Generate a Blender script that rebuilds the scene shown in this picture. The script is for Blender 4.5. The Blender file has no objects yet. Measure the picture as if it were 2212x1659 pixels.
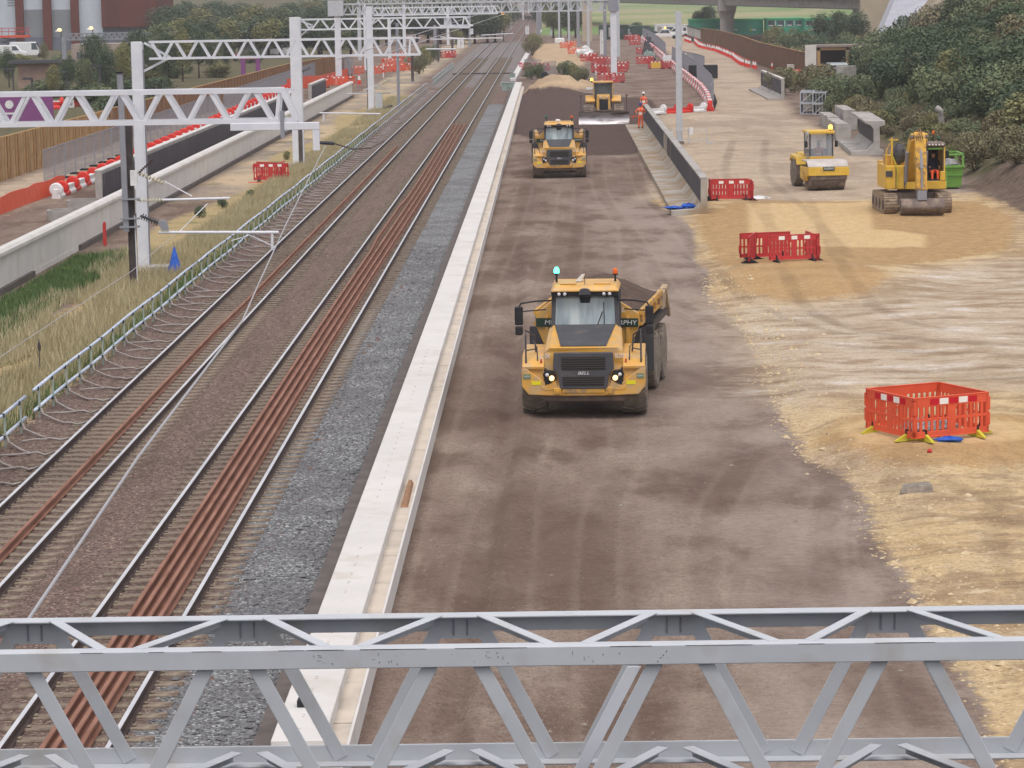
import bpy, bmesh, math, random
import numpy as np
from mathutils import Vector, Matrix, noise as mnoise
R = random.Random(7)
S = bpy.context.scene
COL = S.collection
rad = math.radians
# ------------------------------------------------------------------ camera
F = 6300.0; W2, H2 = 1106.0, 829.5; CZ = 10.55
yc = Vector((1190-W2, H2+30, -F)).normalized()
zc = Vector((1, .0165, 0)).cross(yc).normalized()
xc = yc.cross(zc).normalized()
ROT = Matrix((xc, yc, zc))            # camera -> world
CP = Vector((0, 0, CZ))
cam = bpy.data.objects.new('camera', bpy.data.cameras.new('camera')); COL.objects.link(cam)
cam.data.sensor_width = 36; cam.data.lens = 36*F/(2*W2)
cam.data.clip_start = .5; cam.data.clip_end = 9000
cam.matrix_world = Matrix.Translation(CP) @ ROT.to_4x4()
S.camera = cam
def ray(u, v): return ROT @ Vector((u-W2, H2-v, -F))
def G(u, v, z=0.0):
    d = ray(u, v); return CP + d*((z-CZ)/d.z)
def A(u, v, Y):
    d = ray(u, v); return CP + d*(Y/d.y)
def PX(p):
    q = ROT.transposed() @ (Vector(p)-CP); return (W2+F*q.x/-q.z, H2-F*q.y/-q.z)
# ------------------------------------------------------------------ light
world = bpy.data.worlds.new('World'); S.world = world; world.use_nodes = True
nt = world.node_tree; bg = nt.nodes['Background']
sky = nt.nodes.new('ShaderNodeTexSky'); sky.sky_type = 'NISHITA'; sky.sun_disc = False
SUNEL, SUNAZ = rad(64), rad(-145)
sky.sun_elevation = SUNEL; sky.sun_rotation = -SUNAZ+rad(0); sky.air_density = 1.2; sky.dust_density = 4.0
hs = nt.nodes.new('ShaderNodeHueSaturation'); hs.inputs['Saturation'].default_value = .22
tint = nt.nodes.new('ShaderNodeMix'); tint.data_type = 'RGBA'; tint.blend_type = 'MULTIPLY'
tint.inputs['Factor'].default_value = 1.0; tint.inputs['B'].default_value = (1.0, .975, .985, 1)
nt.links.new(sky.outputs[0], hs.inputs['Color']); nt.links.new(hs.outputs[0], tint.inputs['A'])
nt.links.new(tint.outputs['Result'], bg.inputs['Color']); bg.inputs['Strength'].default_value = .15
sun = bpy.data.objects.new('sun', bpy.data.lights.new('sun', 'SUN')); COL.objects.link(sun)
sun.data.energy = 1.1; sun.data.angle = rad(24); sun.data.color = (1, .95, .9)
sd = Vector((math.sin(SUNAZ)*math.cos(SUNEL), math.cos(SUNAZ)*math.cos(SUNEL), math.sin(SUNEL)))
sun.rotation_euler = sd.to_track_quat('Z', 'Y').to_euler()
S.view_settings.view_transform = 'Standard'; S.view_settings.look = 'None'
S.view_settings.exposure = EXPOSURE = 0.16
S.view_settings.gamma = 1
# ------------------------------------------------------------------ materials
def lin(c): return tuple(((x/255)/12.92 if x/255 <= .04045 else ((x/255+.055)/1.055)**2.4) for x in c)+(1,)
MC = {}
def mat(name, c1, c2=None, scale=3.0, rough=.75, metal=0.0, bump=0.0, bscale=None, detail=5, spec=.3, stretch=None, emit=0, alpha=None, dirt=None, dscale=1.5, dlim=(.5,.7)):
    if name in MC: return MC[name]
    m = bpy.data.materials.new(name); MC[name] = m; m.use_nodes = True
    n = m.node_tree.nodes; l = m.node_tree.links; b = n['Principled BSDF']
    b.inputs['Roughness'].default_value = rough; b.inputs['Metallic'].default_value = metal
    b.inputs['Specular IOR Level'].default_value = spec
    b.inputs['Base Color'].default_value = lin(c1)
    tc = n.new('ShaderNodeTexCoord'); mp = n.new('ShaderNodeMapping'); l.new(tc.outputs['Object'], mp.inputs[0])
    if stretch: mp.inputs['Scale'].default_value = stretch
    out = None
    if c2:
        nz = n.new('ShaderNodeTexNoise'); nz.inputs['Scale'].default_value = scale; nz.inputs['Detail'].default_value = detail
        l.new(mp.outputs[0], nz.inputs['Vector'])
        rp = n.new('ShaderNodeMapRange'); rp.inputs[1].default_value = .35; rp.inputs[2].default_value = .65
        l.new(nz.outputs['Fac'], rp.inputs[0])
        mx = n.new('ShaderNodeMix'); mx.data_type = 'RGBA'
        mx.inputs['A'].default_value = lin(c1); mx.inputs['B'].default_value = lin(c2)
        l.new(rp.outputs[0], mx.inputs['Factor']); out = mx.outputs['Result']
    if dirt:
        nz2 = n.new('ShaderNodeTexNoise'); nz2.inputs['Scale'].default_value = dscale; nz2.inputs['Detail'].default_value = 8
        l.new(mp.outputs[0], nz2.inputs['Vector'])
        rp2 = n.new('ShaderNodeMapRange'); rp2.inputs[1].default_value = dlim[0]; rp2.inputs[2].default_value = dlim[1]
        l.new(nz2.outputs['Fac'], rp2.inputs[0])
        m2 = n.new('ShaderNodeMix'); m2.data_type = 'RGBA'; m2.inputs['A'].default_value = lin(c1); m2.inputs['B'].default_value = lin(dirt)
        if out: l.new(out, m2.inputs['A'])
        l.new(rp2.outputs[0], m2.inputs['Factor']); out = m2.outputs['Result']
    if out: l.new(out, b.inputs['Base Color'])
    if bump:
        bz = n.new('ShaderNodeTexNoise'); bz.inputs['Scale'].default_value = bscale or scale*3; bz.inputs['Detail'].default_value = 6
        l.new(mp.outputs[0], bz.inputs['Vector'])
        bp = n.new('ShaderNodeBump'); bp.inputs['Strength'].default_value = min(1, bump); bp.inputs['Distance'].default_value = .03
        l.new(bz.outputs['Fac'], bp.inputs['Height']); l.new(bp.outputs[0], b.inputs['Normal'])
    if emit:
        b.inputs['Emission Color'].default_value = lin(c1); b.inputs['Emission Strength'].default_value = emit
    if alpha is not None: b.inputs['Alpha'].default_value = alpha
    return m
STEEL = mat('galvanised_steel', (192,195,200), (184,188,194), 5, .55, .0, dirt=(176,174,172), dscale=4, dlim=(.55,.75))
STEELW = mat('bright_galvanised_steel', (222,224,230), (212,215,223), 2, .6, .0)
STEELD = mat('dull_galvanised_steel', (148,150,158), (138,140,148), 2, .65, .0)
DARKM = mat('weathered_brown_steel', (92,84,84), (74,67,68), 3, .8)
BLACK = mat('black_plastic', (34,35,40), (46,46,50), 6, .5)
TYRE = mat('dusty_tyre_rubber', (112,104,96), (140,130,118), 5, .95, bump=.3, bscale=20)
YEL = mat('plant_yellow_paint', (220,170,84), (208,156,72), 2, .35, dirt=(186,162,130), dscale=3.2, dlim=(.47,.72), spec=.5)
YELD = mat('muddy_yellow_paint', (212,162,66), (196,148,66), 4, .5, dirt=(146,124,98), dscale=5, dlim=(.46,.64))
YELB = mat('bright_yellow_paint', (224,186,78), (214,172,66), 2, .4, dirt=(180,160,110), dscale=3, dlim=(.6,.8))
CHAR = mat('charcoal_paint', (72,73,78), (82,82,86), 3, .6, dirt=(120,108,98), dscale=3, dlim=(.6,.85))
GLASS = mat('window_glass', (150,166,172), (118,134,140), 1.6, .12, spec=.9, dirt=(182,192,192), dscale=1.2, dlim=(.45,.6), stretch=(2,1,.35))
GLASSD = mat('dark_window_glass', (58,66,72), (96,104,110), 1.6, .12, spec=.9, stretch=(2,1,.35))
CONC = mat('grey_concrete', (176,172,168), (158,154,150), 1.5, .9, bump=.1, dirt=(136,128,120), dscale=.8, dlim=(.5,.75))
CONCW = mat('clean_white_concrete', (209,206,203), (201,198,195), .8, .85, dirt=(190,182,172), dscale=1.1, dlim=(.56,.8))
CONCB = mat('sandy_concrete_ledge', (203,191,176), (188,177,165), 1.2, .9, dirt=(160,150,138), dscale=1.3, dlim=(.55,.8))
CONCK = mat('black_coated_concrete', (62,60,68), (78,75,82), 1.5, .7, dirt=(104,98,96), dscale=1.2, dlim=(.55,.8), stretch=(1,1,.3))
CONCD = mat('damp_dark_concrete', (104,96,92), (88,81,78), 2, .9)
WHITE = mat('white_plastic', (228,228,228), (214,214,216), 3, .5, dirt=(190,184,176), dscale=3, dlim=(.6,.8))
RED = mat('red_barrier_plastic', (196,62,62), (182,54,56), 2, .5, dirt=(176,84,72), dscale=4, dlim=(.55,.8))
ORNG = mat('orange_barrier_plastic', (226,96,64), (214,86,58), 2, .5, dirt=(206,110,76), dscale=4, dlim=(.6,.85))
REDW = mat('water_barrier_red', (214,58,48), (200,50,44), 2, .5)
YFOOT = mat('yellow_rubber_foot', (206,196,66), (190,180,60), 3, .7)
WOOD = mat('treated_timber', (158,122,92), (136,104,80), 3, .9, stretch=(6,6,.6), dirt=(116,92,74), dscale=2, dlim=(.5,.8))
WOODL = mat('pale_timber_post', (186,152,108), (166,132,92), 3, .9, stretch=(4,4,.5))
RUST = mat('rusty_rail_steel', (150,110,94), (128,90,74), 2.5, .85, bump=.1, stretch=(3,.4,3))
RUSTD = mat('brown_rail_web', (92,78,74), (74,64,62), 3, .9)
SHINE = mat('polished_running_surface', (222,222,226), (205,206,212), 1, .35, .3)
SLEEP = mat('weathered_sleeper_concrete', (142,130,114), (118,105,94), 5, .95, bump=.2, bscale=30, dirt=(98,82,74), dscale=7, dlim=(.45,.7))
GREEN = mat('cabin_green_paint', (72,164,134), (66,156,128), 1, .6)
GREENL = mat('light_green_roof', (86,178,122), (76,168,116), 1, .6)
DKGREEN = mat('dark_green_livery', (42,62,52), (48,70,58), 1, .5)
SKIPG = mat('lime_green_paint', (118,168,80), (108,156,72), 2, .5, dirt=(96,128,66), dscale=3, dlim=(.55,.8))
HIVIS = mat('orange_hi_vis_cloth', (248,112,64), (232,98,56), 12, .8)
REFL = mat('reflective_band', (232,220,206), None)
NAVY = mat('navy_cloth', (34,36,52), (28,30,44), 6, .9)
SKIN = mat('skin', (196,146,122), None)
BLUEC = mat('blue_sheeting', (38,84,178), (54,104,200), 5, .6)
BLUEH = mat('blue_hard_hat', (40,60,140), None, rough=.4)
AMBER = mat('amber_lens', (224,104,40), None, rough=.3)
AMBON = mat('lit_amber_lamp', (255,176,60), None, emit=6)
GRNON = mat('lit_green_lamp', (60,255,190), None, emit=9)
WRMON = mat('lit_headlamp', (255,206,140), None, emit=2.2)
SIGON = mat('lit_signal', (255,160,60), None, emit=7)
LAMPC = mat('clear_lamp', (210,210,214), None, rough=.15)
INSB = mat('brown_insulator', (70,50,48), None, rough=.3)
INSW = mat('cream_insulator', (206,200,176), None, rough=.4)
INSG = mat('grey_insulator', (68,70,80), None, rough=.4)
BLADE = mat('worn_bright_steel', (200,196,198), (176,172,174), 1.2, .4, .4, dirt=(104,92,88), dscale=1.6, dlim=(.45,.62), stretch=(.5,1,2))
MUDST = mat('muddy_steel', (124,112,104), (98,88,82), 3, .85, bump=.2, dirt=(150,132,116), dscale=2.5)
PURP = mat('purple_hoarding', (136,78,132), (126,72,124), 1, .7)
CLAD = mat('silver_cladding', (196,203,214), (186,194,206), .5, .5, .1)
CLADG = mat('grey_cladding', (136,140,146), (128,132,138), .5, .6)
CLADB = mat('brown_cladding', (104,56,46), (98,52,42), .3, .8)
BRICKG = mat('slate_brick', (110,114,128), (100,104,118), 1, .9)
PLASTER = mat('pale_board', (214,208,200), (202,196,190), 1, .8)
CARW = mat('white_car_paint', (226,228,230), None, rough=.3, spec=.6)
CARD = mat('dark_green_van_paint', (44,66,58), (50,74,64), 1, .35, spec=.6)
CARG = mat('silver_car_paint', (150,158,162), None, rough=.3, spec=.6)
SOIL = mat('dark_tipped_soil', (96,80,70), (78,64,58), 6, .98, bump=.8, bscale=10)
SAND = mat('pale_sandy_spoil', (186,160,130), (160,136,112), 1.2, .98, bump=.8, bscale=6, dirt=(140,118,100), dscale=2.5)
STONE = mat('yellow_limestone', (208,190,156), (176,154,120), 9, .95)
STONEG = mat('grey_stone', (150,140,128), (120,112,104), 9, .95)
BARK = mat('bark', (74,62,52), (58,48,42), 8, .95)
# ------------------------------------------------------------------ mesh builder
class MB:
    def __init__(s): s.v = []; s.f = []; s.mi = []; s.cm = 0
    def add(s, vs, fs):
        o = len(s.v); s.v += [tuple(p) for p in vs]; s.f += [tuple(i+o for i in f) for f in fs]; s.mi += [s.cm]*len(fs); return s
    def box(s, x0, x1, y0, y1, z0, z1):
        return s.add([(x0,y0,z0),(x1,y0,z0),(x1,y1,z0),(x0,y1,z0),(x0,y0,z1),(x1,y0,z1),(x1,y1,z1),(x0,y1,z1)],
              [(0,3,2,1),(4,5,6,7),(0,1,5,4),(1,2,6,5),(2,3,7,6),(3,0,4,7)])
    def bc(s, cx, cy, cz, sx, sy, sz): return s.box(cx-sx/2,cx+sx/2,cy-sy/2,cy+sy/2,cz-sz/2,cz+sz/2)
    def hexa(s, b, t):   # 4 bottom pts, 4 top pts (ccw)
        return s.add(list(b)+list(t), [(0,3,2,1),(4,5,6,7),(0,1,5,4),(1,2,6,5),(2,3,7,6),(3,0,4,7)])
    def obar(s, p0, p1, Ad, Bd, a0, a1, b0, b1):
        p0=Vector(p0);p1=Vector(p1);Ad=Vector(Ad);Bd=Vector(Bd)
        q=[p0+Ad*a0+Bd*b0,p0+Ad*a1+Bd*b0,p0+Ad*a1+Bd*b1,p0+Ad*a0+Bd*b1]
        r=[p1+Ad*a0+Bd*b0,p1+Ad*a1+Bd*b0,p1+Ad*a1+Bd*b1,p1+Ad*a0+Bd*b1]
        return s.hexa(q,r)
    def bar(s, p0, p1, w, h=None):
        h = h or w; p0=Vector(p0);p1=Vector(p1); d=(p1-p0).normalized()
        up = Vector((0,0,1)) if abs(d.z)<.95 else Vector((0,1,0))
        a = d.cross(up).normalized(); b = a.cross(d)
        return s.obar(p0,p1,a,b,-w/2,w/2,-h/2,h/2)
    def tube(s, pts, r, n=6, r1=None):
        pts=[Vector(p) for p in pts]; k=len(pts); vs=[]; fs=[]
        for i,p in enumerate(pts):
            d=(pts[min(i+1,k-1)]-pts[max(i-1,0)]).normalized()
            up = Vector((0,0,1)) if abs(d.z)<.9 else Vector((0,1,0))
            a=d.cross(up).normalized(); b=a.cross(d)
            rr = r if r1 is None else r+(r1-r)*i/(k-1)
            for j in range(n):
                t=2*math.pi*j/n; vs.append(p+a*math.cos(t)*rr+b*math.sin(t)*rr)
        for i in range(k-1):
            for j in range(n):
                fs.append((i*n+j,i*n+(j+1)%n,(i+1)*n+(j+1)%n,(i+1)*n+j))
        fs.append(tuple(range(n))[::-1]); fs.append(tuple((k-1)*n+j for j in range(n)))
        return s.add(vs,fs)
    def lathe(s, c, prof, n=16, axis='z'):   # prof: (r, h)
        vs=[];fs=[];c=Vector(c)
        for r,h in prof:
            for j in range(n):
                t=2*math.pi*j/n; a,b=math.cos(t)*r,math.sin(t)*r
                vs.append(c+(Vector((a,b,h)) if axis=='z' else Vector((h,a,b)) if axis=='x' else Vector((a,h,b))))
        for i in range(len(prof)-1):
            for j in range(n): fs.append((i*n+j,i*n+(j+1)%n,(i+1)*n+(j+1)%n,(i+1)*n+j))
        fs.append(tuple(range(n))[::-1]); fs.append(tuple((len(prof)-1)*n+j for j in range(n)))
        return s.add(vs,fs)
    def prism(s, poly, lo, hi, axis='y', top=None):   # poly 2D; axis y: (x,z); x: (y,z); z: (x,y)
        n=len(poly); q=top or poly
        def P(a,b,h): return (a,h,b) if axis=='y' else (h,a,b) if axis=='x' else (a,b,h)
        vs=[P(a,b,lo) for a,b in poly]+[P(a,b,hi) for a,b in q]
        fs=[tuple(range(n))[::-1],tuple(range(n,2*n))]+[(i,(i+1)%n,n+(i+1)%n,n+i) for i in range(n)]
        return s.add(vs,fs)
    def blob(s, c, rx, ry, rz, n=10, m=6, jit=.12, half=False, seed=0):
        r=random.Random(seed); vs=[];fs=[]; 
        for i in range(m+1):
            ph=math.pi*(i/m)*(.5 if half else 1)
            for j in range(n):
                t=2*math.pi*j/n; k=1+r.uniform(-jit,jit)
                vs.append((c[0]+rx*math.sin(ph)*math.cos(t)*k,c[1]+ry*math.sin(ph)*math.sin(t)*k,c[2]+rz*math.cos(ph)*(k if not half or i<m else 1)))
        for i in range(m):
            for j in range(n): fs.append((i*n+j,(i+1)*n+j,(i+1)*n+(j+1)%n,i*n+(j+1)%n))
        return s.add(vs,fs)
    def build(s, name, m, parent=None, loc=None, rz=0, world=False, bevel=0, smooth=False, tag_=None, seg=2):
        me = bpy.data.meshes.new(name); v=s.v
        if world and parent is not None:
            o=parent.matrix_basis.inverted(); v=[tuple(o@Vector(p)) for p in v]
        me.from_pydata(v, [], s.f); ms = m if isinstance(m,(list,tuple)) else [m]
        for k in ms: me.materials.append(k)
        if len(ms)>1: me.polygons.foreach_set('material_index', s.mi)
        bm = bmesh.new(); bm.from_mesh(me); bmesh.ops.recalc_face_normals(bm, faces=bm.faces); bm.to_mesh(me); bm.free()
        if smooth: me.polygons.foreach_set('use_smooth', [True]*len(me.polygons))
        o = bpy.data.objects.new(name, me); COL.objects.link(o)
        if parent is not None: o.parent = parent
        if loc is not None: o.location = loc
        if rz: o.rotation_euler = (0,0,rz)
        if bevel:
            b=o.modifiers.new('bevel','BEVEL'); b.width=bevel; b.segments=seg; b.limit_method='ANGLE'; b.angle_limit=rad(40)
        if tag_: tag(o,*tag_)
        return o
def tag(o, label=None, cat=None, group=None, kind=None):
    if label: o['label']=label
    if cat: o['category']=cat
    if group: o['group']=group
    if kind: o['kind']=kind
    return o
def thing(name, label, cat, loc=(0,0,0), rz=0, group=None):
    o=bpy.data.objects.new(name,None); COL.objects.link(o); o.location=loc; o.rotation_euler=(0,0,rz); o.empty_display_size=.2
    o.matrix_basis = Matrix.Translation(Vector(loc)) @ Matrix.Rotation(rz,4,'Z')
    return tag(o,label,cat,group)
def dup(root, loc, rz=0, label=None, group=None, scale=None):
    r=root.copy(); COL.objects.link(r); r.location=loc; r.rotation_euler=(0,0,rz)
    if scale: r.scale = scale if isinstance(scale,(tuple,list)) else (scale,)*3
    if label: r['label']=label
    if group: r['group']=group
    for ch in KIDS(root):
        c=ch.copy(); COL.objects.link(c); c.parent=r
        for g in KIDS(ch):
            d=g.copy(); COL.objects.link(d); d.parent=c
    return r
_kc={}
def KIDS(o):
    if o.name not in _kc: _kc[o.name]=list(o.children)
    return _kc[o.name]
def text(name, body, size, m, parent, loc, rx=90, rz=0, bold=.0, sx=1.0, shear=0):
    c=bpy.data.curves.new(name,'FONT'); c.body=body; c.size=size; c.align_x='CENTER'; c.align_y='CENTER'; c.extrude=.004; c.offset=0; c.shear=shear
    t=bpy.data.objects.new('t',c); COL.objects.link(t)
    me=bpy.data.meshes.new_from_object(t.evaluated_get(bpy.context.evaluated_depsgraph_get()))
    bpy.data.objects.remove(t); me.materials.clear(); me.materials.append(m)
    o=bpy.data.objects.new(name,me); COL.objects.link(o); o.parent=parent; o.location=loc; o.rotation_euler=(rad(rx),0,rad(rz)); o.scale=(sx,1,1)
    return o
def L(name, m, parent=None, world=False, **k):
    b=MB(); return b
# ------------------------------------------------------------------ terrain
def smooth(t): t=np.clip(t,0,1); return t*t*(3-2*t)
def vnoise(x, y, seed=0):
    xi=np.floor(x).astype(np.int64); yi=np.floor(y).astype(np.int64); fx=x-xi; fy=y-yi
    def h(a,b):
        n=(a*374761393+b*668265263+seed*1442695041)&0xffffffff
        n=((n^(n>>13))*1274126177)&0xffffffff
        return ((n^(n>>16))&0xffff)/65535.0
    fx=fx*fx*(3-2*fx); fy=fy*fy*(3-2*fy)
    return (h(xi,yi)*(1-fx)+h(xi+1,yi)*fx)*(1-fy)+(h(xi,yi+1)*(1-fx)+h(xi+1,yi+1)*fx)*fy
def fbm(x,y,seed=0,o=4):
    r=0;a=.5
    for k in range(o): r=r+a*vnoise(x*2**k,y*2**k,seed+k); a*=.5
    return r
def sdist(X,Y,poly,ymul=1.0):
    P=np.array([(p[0],p[1]*ymul) for p in poly]); Yq=Y*ymul
    d=np.full(X.shape,1e9); ins=np.zeros(X.shape,bool); n=len(P)
    for i in range(n):
        a=P[i];b=P[(i+1)%n];e=b-a;L2=max(e@e,1e-9)
        t=np.clip(((X-a[0])*e[0]+(Yq-a[1])*e[1])/L2,0,1)
        d=np.minimum(d,np.hypot(X-a[0]-t*e[0],Yq-a[1]-t*e[1]))
        c=((a[1]>Yq)!=(b[1]>Yq))&(X<(b[0]-a[0])*(Yq-a[1])/(b[1]-a[1]+1e-12)+a[0]); ins^=c
    return np.where(ins,d,-d)
def gp(*uv): return [(G(u,v).x,G(u,v).y) for u,v in uv]
def pdist(X,Y,pts):
    d=np.full(X.shape,1e9)
    for (ax,ay),(bx,by) in zip(pts[:-1],pts[1:]):
        ex,ey=bx-ax,by-ay; t=np.clip(((X-ax)*ex+(Y-ay)*ey)/(ex*ex+ey*ey),0,1); d=np.minimum(d,np.hypot(X-ax-t*ex,Y-ay-t*ey))
    return d
def gau(X,Y,c,rx,ry,p=2): 
    q=((X-c[0])/rx)**2+((Y-c[1])/ry)**2; return np.exp(-q**(p/2))
PAD=G(2010,925,.35); MND=G(1690,560,.35)
TAN=gp((1400,432),(1468,470),(1500,500),(1502,560),(1535,600),(1530,640),(1590,690),(1640,760),(1655,840),(1690,900),(1722,955),(1740,995),(1800,1015),(1850,1050),(1880,1100),(1895,1170),(1960,1250),(1985,1300),(2040,1400),(2100,1480),(2150,1590),(2180,1700),(2210,1900),(2900,1900),(2900,380),(2300,400),(1900,430),(1700,436),(1560,430))
HX=lambda Y: np.interp(Y,[0,140,165,255,290,310,600],[23,22.3,21.5,21.5,27,28.5,28.5])
HH=lambda Y: np.interp(Y,[0,140,165,255,285,310,398,440,600],[23.5,22.6,21.8,22,29,36,44.5,60,90])
def height(X,Y):
    X=np.asarray(X,float);Y=np.asarray(Y,float)
    z=np.zeros(np.broadcast(X,Y).shape)
    z=z+.18*smooth((-X-3.95)/.4)                       # ballast bed
    z=z-.10*smooth((-X-12.9)/1.5)
    z=z+.20*smooth((-X-2.6)/.1)*smooth((280-Y)/5)*0
    dirt=smooth((X+2.6)/.5)
    z=z+dirt*.10*(fbm(X*.35,Y*.18,3)-.45)
    # ruts along the haul way
    z=z-dirt*.10*np.exp(-((X+1.45+.25*np.sin(Y*.06))/.22)**2)*smooth((130-Y)/20)
    z=z+dirt*.07*np.exp(-((X+1.0+.25*np.sin(Y*.06))/.22)**2)*smooth((130-Y)/20)
    tn=smooth(sdist(X,Y,TAN,.6)/1.2)
    z=z+tn*(.16*(fbm(X*.5,Y*.5,9)-.45)+.05*(fbm(X*1.6,Y*1.2,11,3)-.45))+.10*tn
    z=z+.28*gau(X,Y,(PAD.x+.2,PAD.y),3.4,4.0,4)*tn
    z=z+.22*gau(X,Y,(MND.x+.5,MND.y-4),4.2,7,4)
    z=z+2.0*gau(X,Y,(1.3,290),4.6,6.5,2.5)*(.45+1.0*fbm(X*.8,Y*.4,21))*smooth((X+2.9)/.8)            # sand heap
    z=z+.35*gau(X,Y,(10,235),6,6,3)*(.6+.8*fbm(X*.7,Y*.5,22))
    fr=sdist(X,Y,gp((1108,203),(1260,208),(1400,212),(1420,230),(1380,250),(1392,322),(1370,334),(1262,336),(1255,300),(1150,298),(1108,290)),.3)
    z=z+.16*smooth(fr/.6)*(.7+.6*fbm(X*1.5,Y*.6,31))
    hx=HH(Y)
    z=z+8.5*smooth((X-hx)/22)*smooth((Y-90)/60)*smooth((1500-Y)/300)+.6*smooth((X-hx+.3)/2)*(fbm(X*.8,Y*.5,41))
    z=z+1.0*smooth((X-21.3)/2.2)*smooth((Y-100)/15)*smooth((165-Y)/15)*(.5+1.0*fbm(X*.9,Y*.5,51))
    z=z+10*smooth((-X-70)/40)*smooth((Y-800)/300)
    z=z+14*smooth((Y-1300)/900)*0
    return z
def hz(x,y): return float(height(np.array([x]),np.array([y]))[0])
def onG(u,v,it=4):
    z=0.
    for _ in range(it): p=G(u,v,z); z=hz(p.x,p.y)
    return Vector((p.x,p.y,z))
ys=[24.]
while ys[-1]<4200:
    y=ys[-1]; ys.append(y+max(.10,y*y/(CZ*F)*3.4*(1 if y<250 else 1.5)) if y<420 else y*1.03)
ys=np.array(ys)
tn_=np.linspace(-1,1,430); 
base=np.sign(tn_)*(np.abs(tn_)**1.0)
XX=[];YY=[]
for y in ys:
    hw=max(9,y*.215)+2; XX.append(base*hw); YY.append(np.full(base.shape,y))
XX=np.array(XX);YY=np.array(YY); ny,nx=XX.shape
# extend the outer columns far sideways
XX[:,0]-=600;XX[:,-1]+=600
ZZ=height(XX,YY)
fx=XX.ravel();fy=YY.ravel()
me=bpy.data.meshes.new('ground'); co=np.stack([fx,fy,ZZ.ravel()],1)
idx=np.arange(ny*nx).reshape(ny,nx); q=np.stack([idx[:-1,:-1],idx[:-1,1:],idx[1:,1:],idx[1:,:-1]],-1).reshape(-1,4)
me.vertices.add(len(co)); me.vertices.foreach_set('co',co.ravel())
me.loops.add(q.size); me.loops.foreach_set('vertex_index',q.ravel())
me.polygons.add(len(q)); me.polygons.foreach_set('loop_start',np.arange(0,q.size,4)); me.polygons.foreach_set('loop_total',np.full(len(q),4))
me.update(calc_edges=True); me.polygons.foreach_set('use_smooth',[True]*len(q))
def attr(name,val):
    a=me.attributes.new(name,'FLOAT','POINT'); a.data.foreach_set('value',np.clip(val,-6,6).astype(np.float32).ravel())
rail_x=fx; 
attr('m_pink',np.minimum(-4.1-fx,fx+13.5-np.clip((fy-250)*.01,0,3)*0))
attr('m_grey',np.minimum(np.minimum(-3.9-fx,fx+5.95+.25*np.sin(fy*.23)),262-fy))
attr('m_grey2',np.minimum(np.minimum(-4.1-fx,fx+13.3),np.minimum(fy-308,560-fy)*.2))
attr('m_dry',np.minimum(np.minimum(-13.1-fx,fx+17.1+.8*np.sin(fy*.11)),.1*(290-fy)))
attr('m_green',np.minimum(np.minimum(-16.8-fx,fx+19.0),.1*(118-fy)))
attr('m_gravel',np.minimum(np.minimum(-15.1-fx,fx+19.4),.1*(fy-150)))
attr('m_tan',sdist(fx,fy,TAN,.6))
attr('m_fresh',sdist(fx,fy,gp((1500,472),(1560,452),(1620,432),(1900,440),(2110,440),(2190,480),(2180,545),(2040,565),(1900,590),(1560,590),(1530,540)),.5))
attr('m_fresh2',np.maximum(sdist(fx,fy,gp((1560,600),(1700,585),(1850,590),(1925,612),(1860,650),(1700,655),(1590,640)),.5),sdist(fx,fy,gp((1760,960),(1850,925),(2200,925),(2400,960),(2300,1010),(2100,1030),(1900,1020)),.5)))
attr('m_pad',np.maximum(sdist(fx,fy,gp((1615,445),(1880,440),(1885,500),(2000,515),(1998,540),(1622,538)),.5),sdist(fx,fy,gp((1800,955),(1880,938),(2180,940),(2280,960),(2180,985),(1990,992),(1850,985)),.5)))
attr('m_dark',sdist(fx,fy,gp((1108,203),(1260,208),(1400,212),(1420,230),(1380,250),(1392,322),(1370,334),(1262,336),(1255,300),(1150,298),(1108,290)),.3))
attr('m_sand',np.maximum(4.6-np.hypot(fx-1.3,(fy-291)*.6),sdist(fx,fy,gp((1125,195),(1160,176),(1210,173),(1290,190),(1330,205),(1270,210),(1110,206)),.3)*0-5+0*fx,)) if 0 else attr('m_sand',np.maximum(4.8-np.hypot(fx-1.2,(fy-292)*.55),sdist(fx,fy,gp((1165,95),(1250,92),(1265,115),(1262,142),(1165,142),(1150,120)),.2)))
attr('m_pale',sdist(fx,fy,gp((1535,650),(1700,668),(1900,640),(1990,590),(2200,560),(2400,560),(2400,870),(2100,840),(1900,850),(1740,890),(1620,850),(1600,760),(1560,690)),.5))
attr('m_road',np.maximum(sdist(fx,fy,gp((1380,432),(1450,330),(1420,250),(1540,240),(1500,150),(1430,105),(1400,80),(1480,78),(1560,110),(1660,180),(1720,250),(1800,290),(1900,340),(2050,400),(2080,440),(1700,440)),.4),
   np.minimum(np.minimum(-26.6-fx-(fy-150)*.008,fx+31),.1*(330-fy))))
attr('m_veg',np.maximum(np.minimum(fx-HX(fy)-.2,.1*(560-fy)),np.minimum(.1*(fy-120),-33.5-fx)))
attr('m_churn',np.maximum.reduce([sdist(fx,fy,gp((1420,795),(1620,775),(1665,800),(1600,850),(1420,860)),.5),sdist(fx,fy,gp((1480,990),(1690,965),(1705,1040),(1570,1110),(1440,1070)),.5),
  sdist(fx,fy,gp((960,1060),(1180,1010),(1400,1130),(1420,1290),(940,1330)),.5)-.3,sdist(fx,fy,gp((1600,1210),(1800,1200),(1850,1290),(1700,1310)),.5),.45-np.abs(fx+1.5+.2*np.sin(fy*.07)),.35-np.abs(fx-.9-.4*np.sin(fy*.05)),sdist(fx,fy,gp((1060,900),(1130,870),(1130,940),(1050,960)),.5),sdist(fx,fy,gp((1700,1440),(2080,1400),(2130,1600),(1800,1650)),.5)-.2]))
TR=[]
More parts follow.
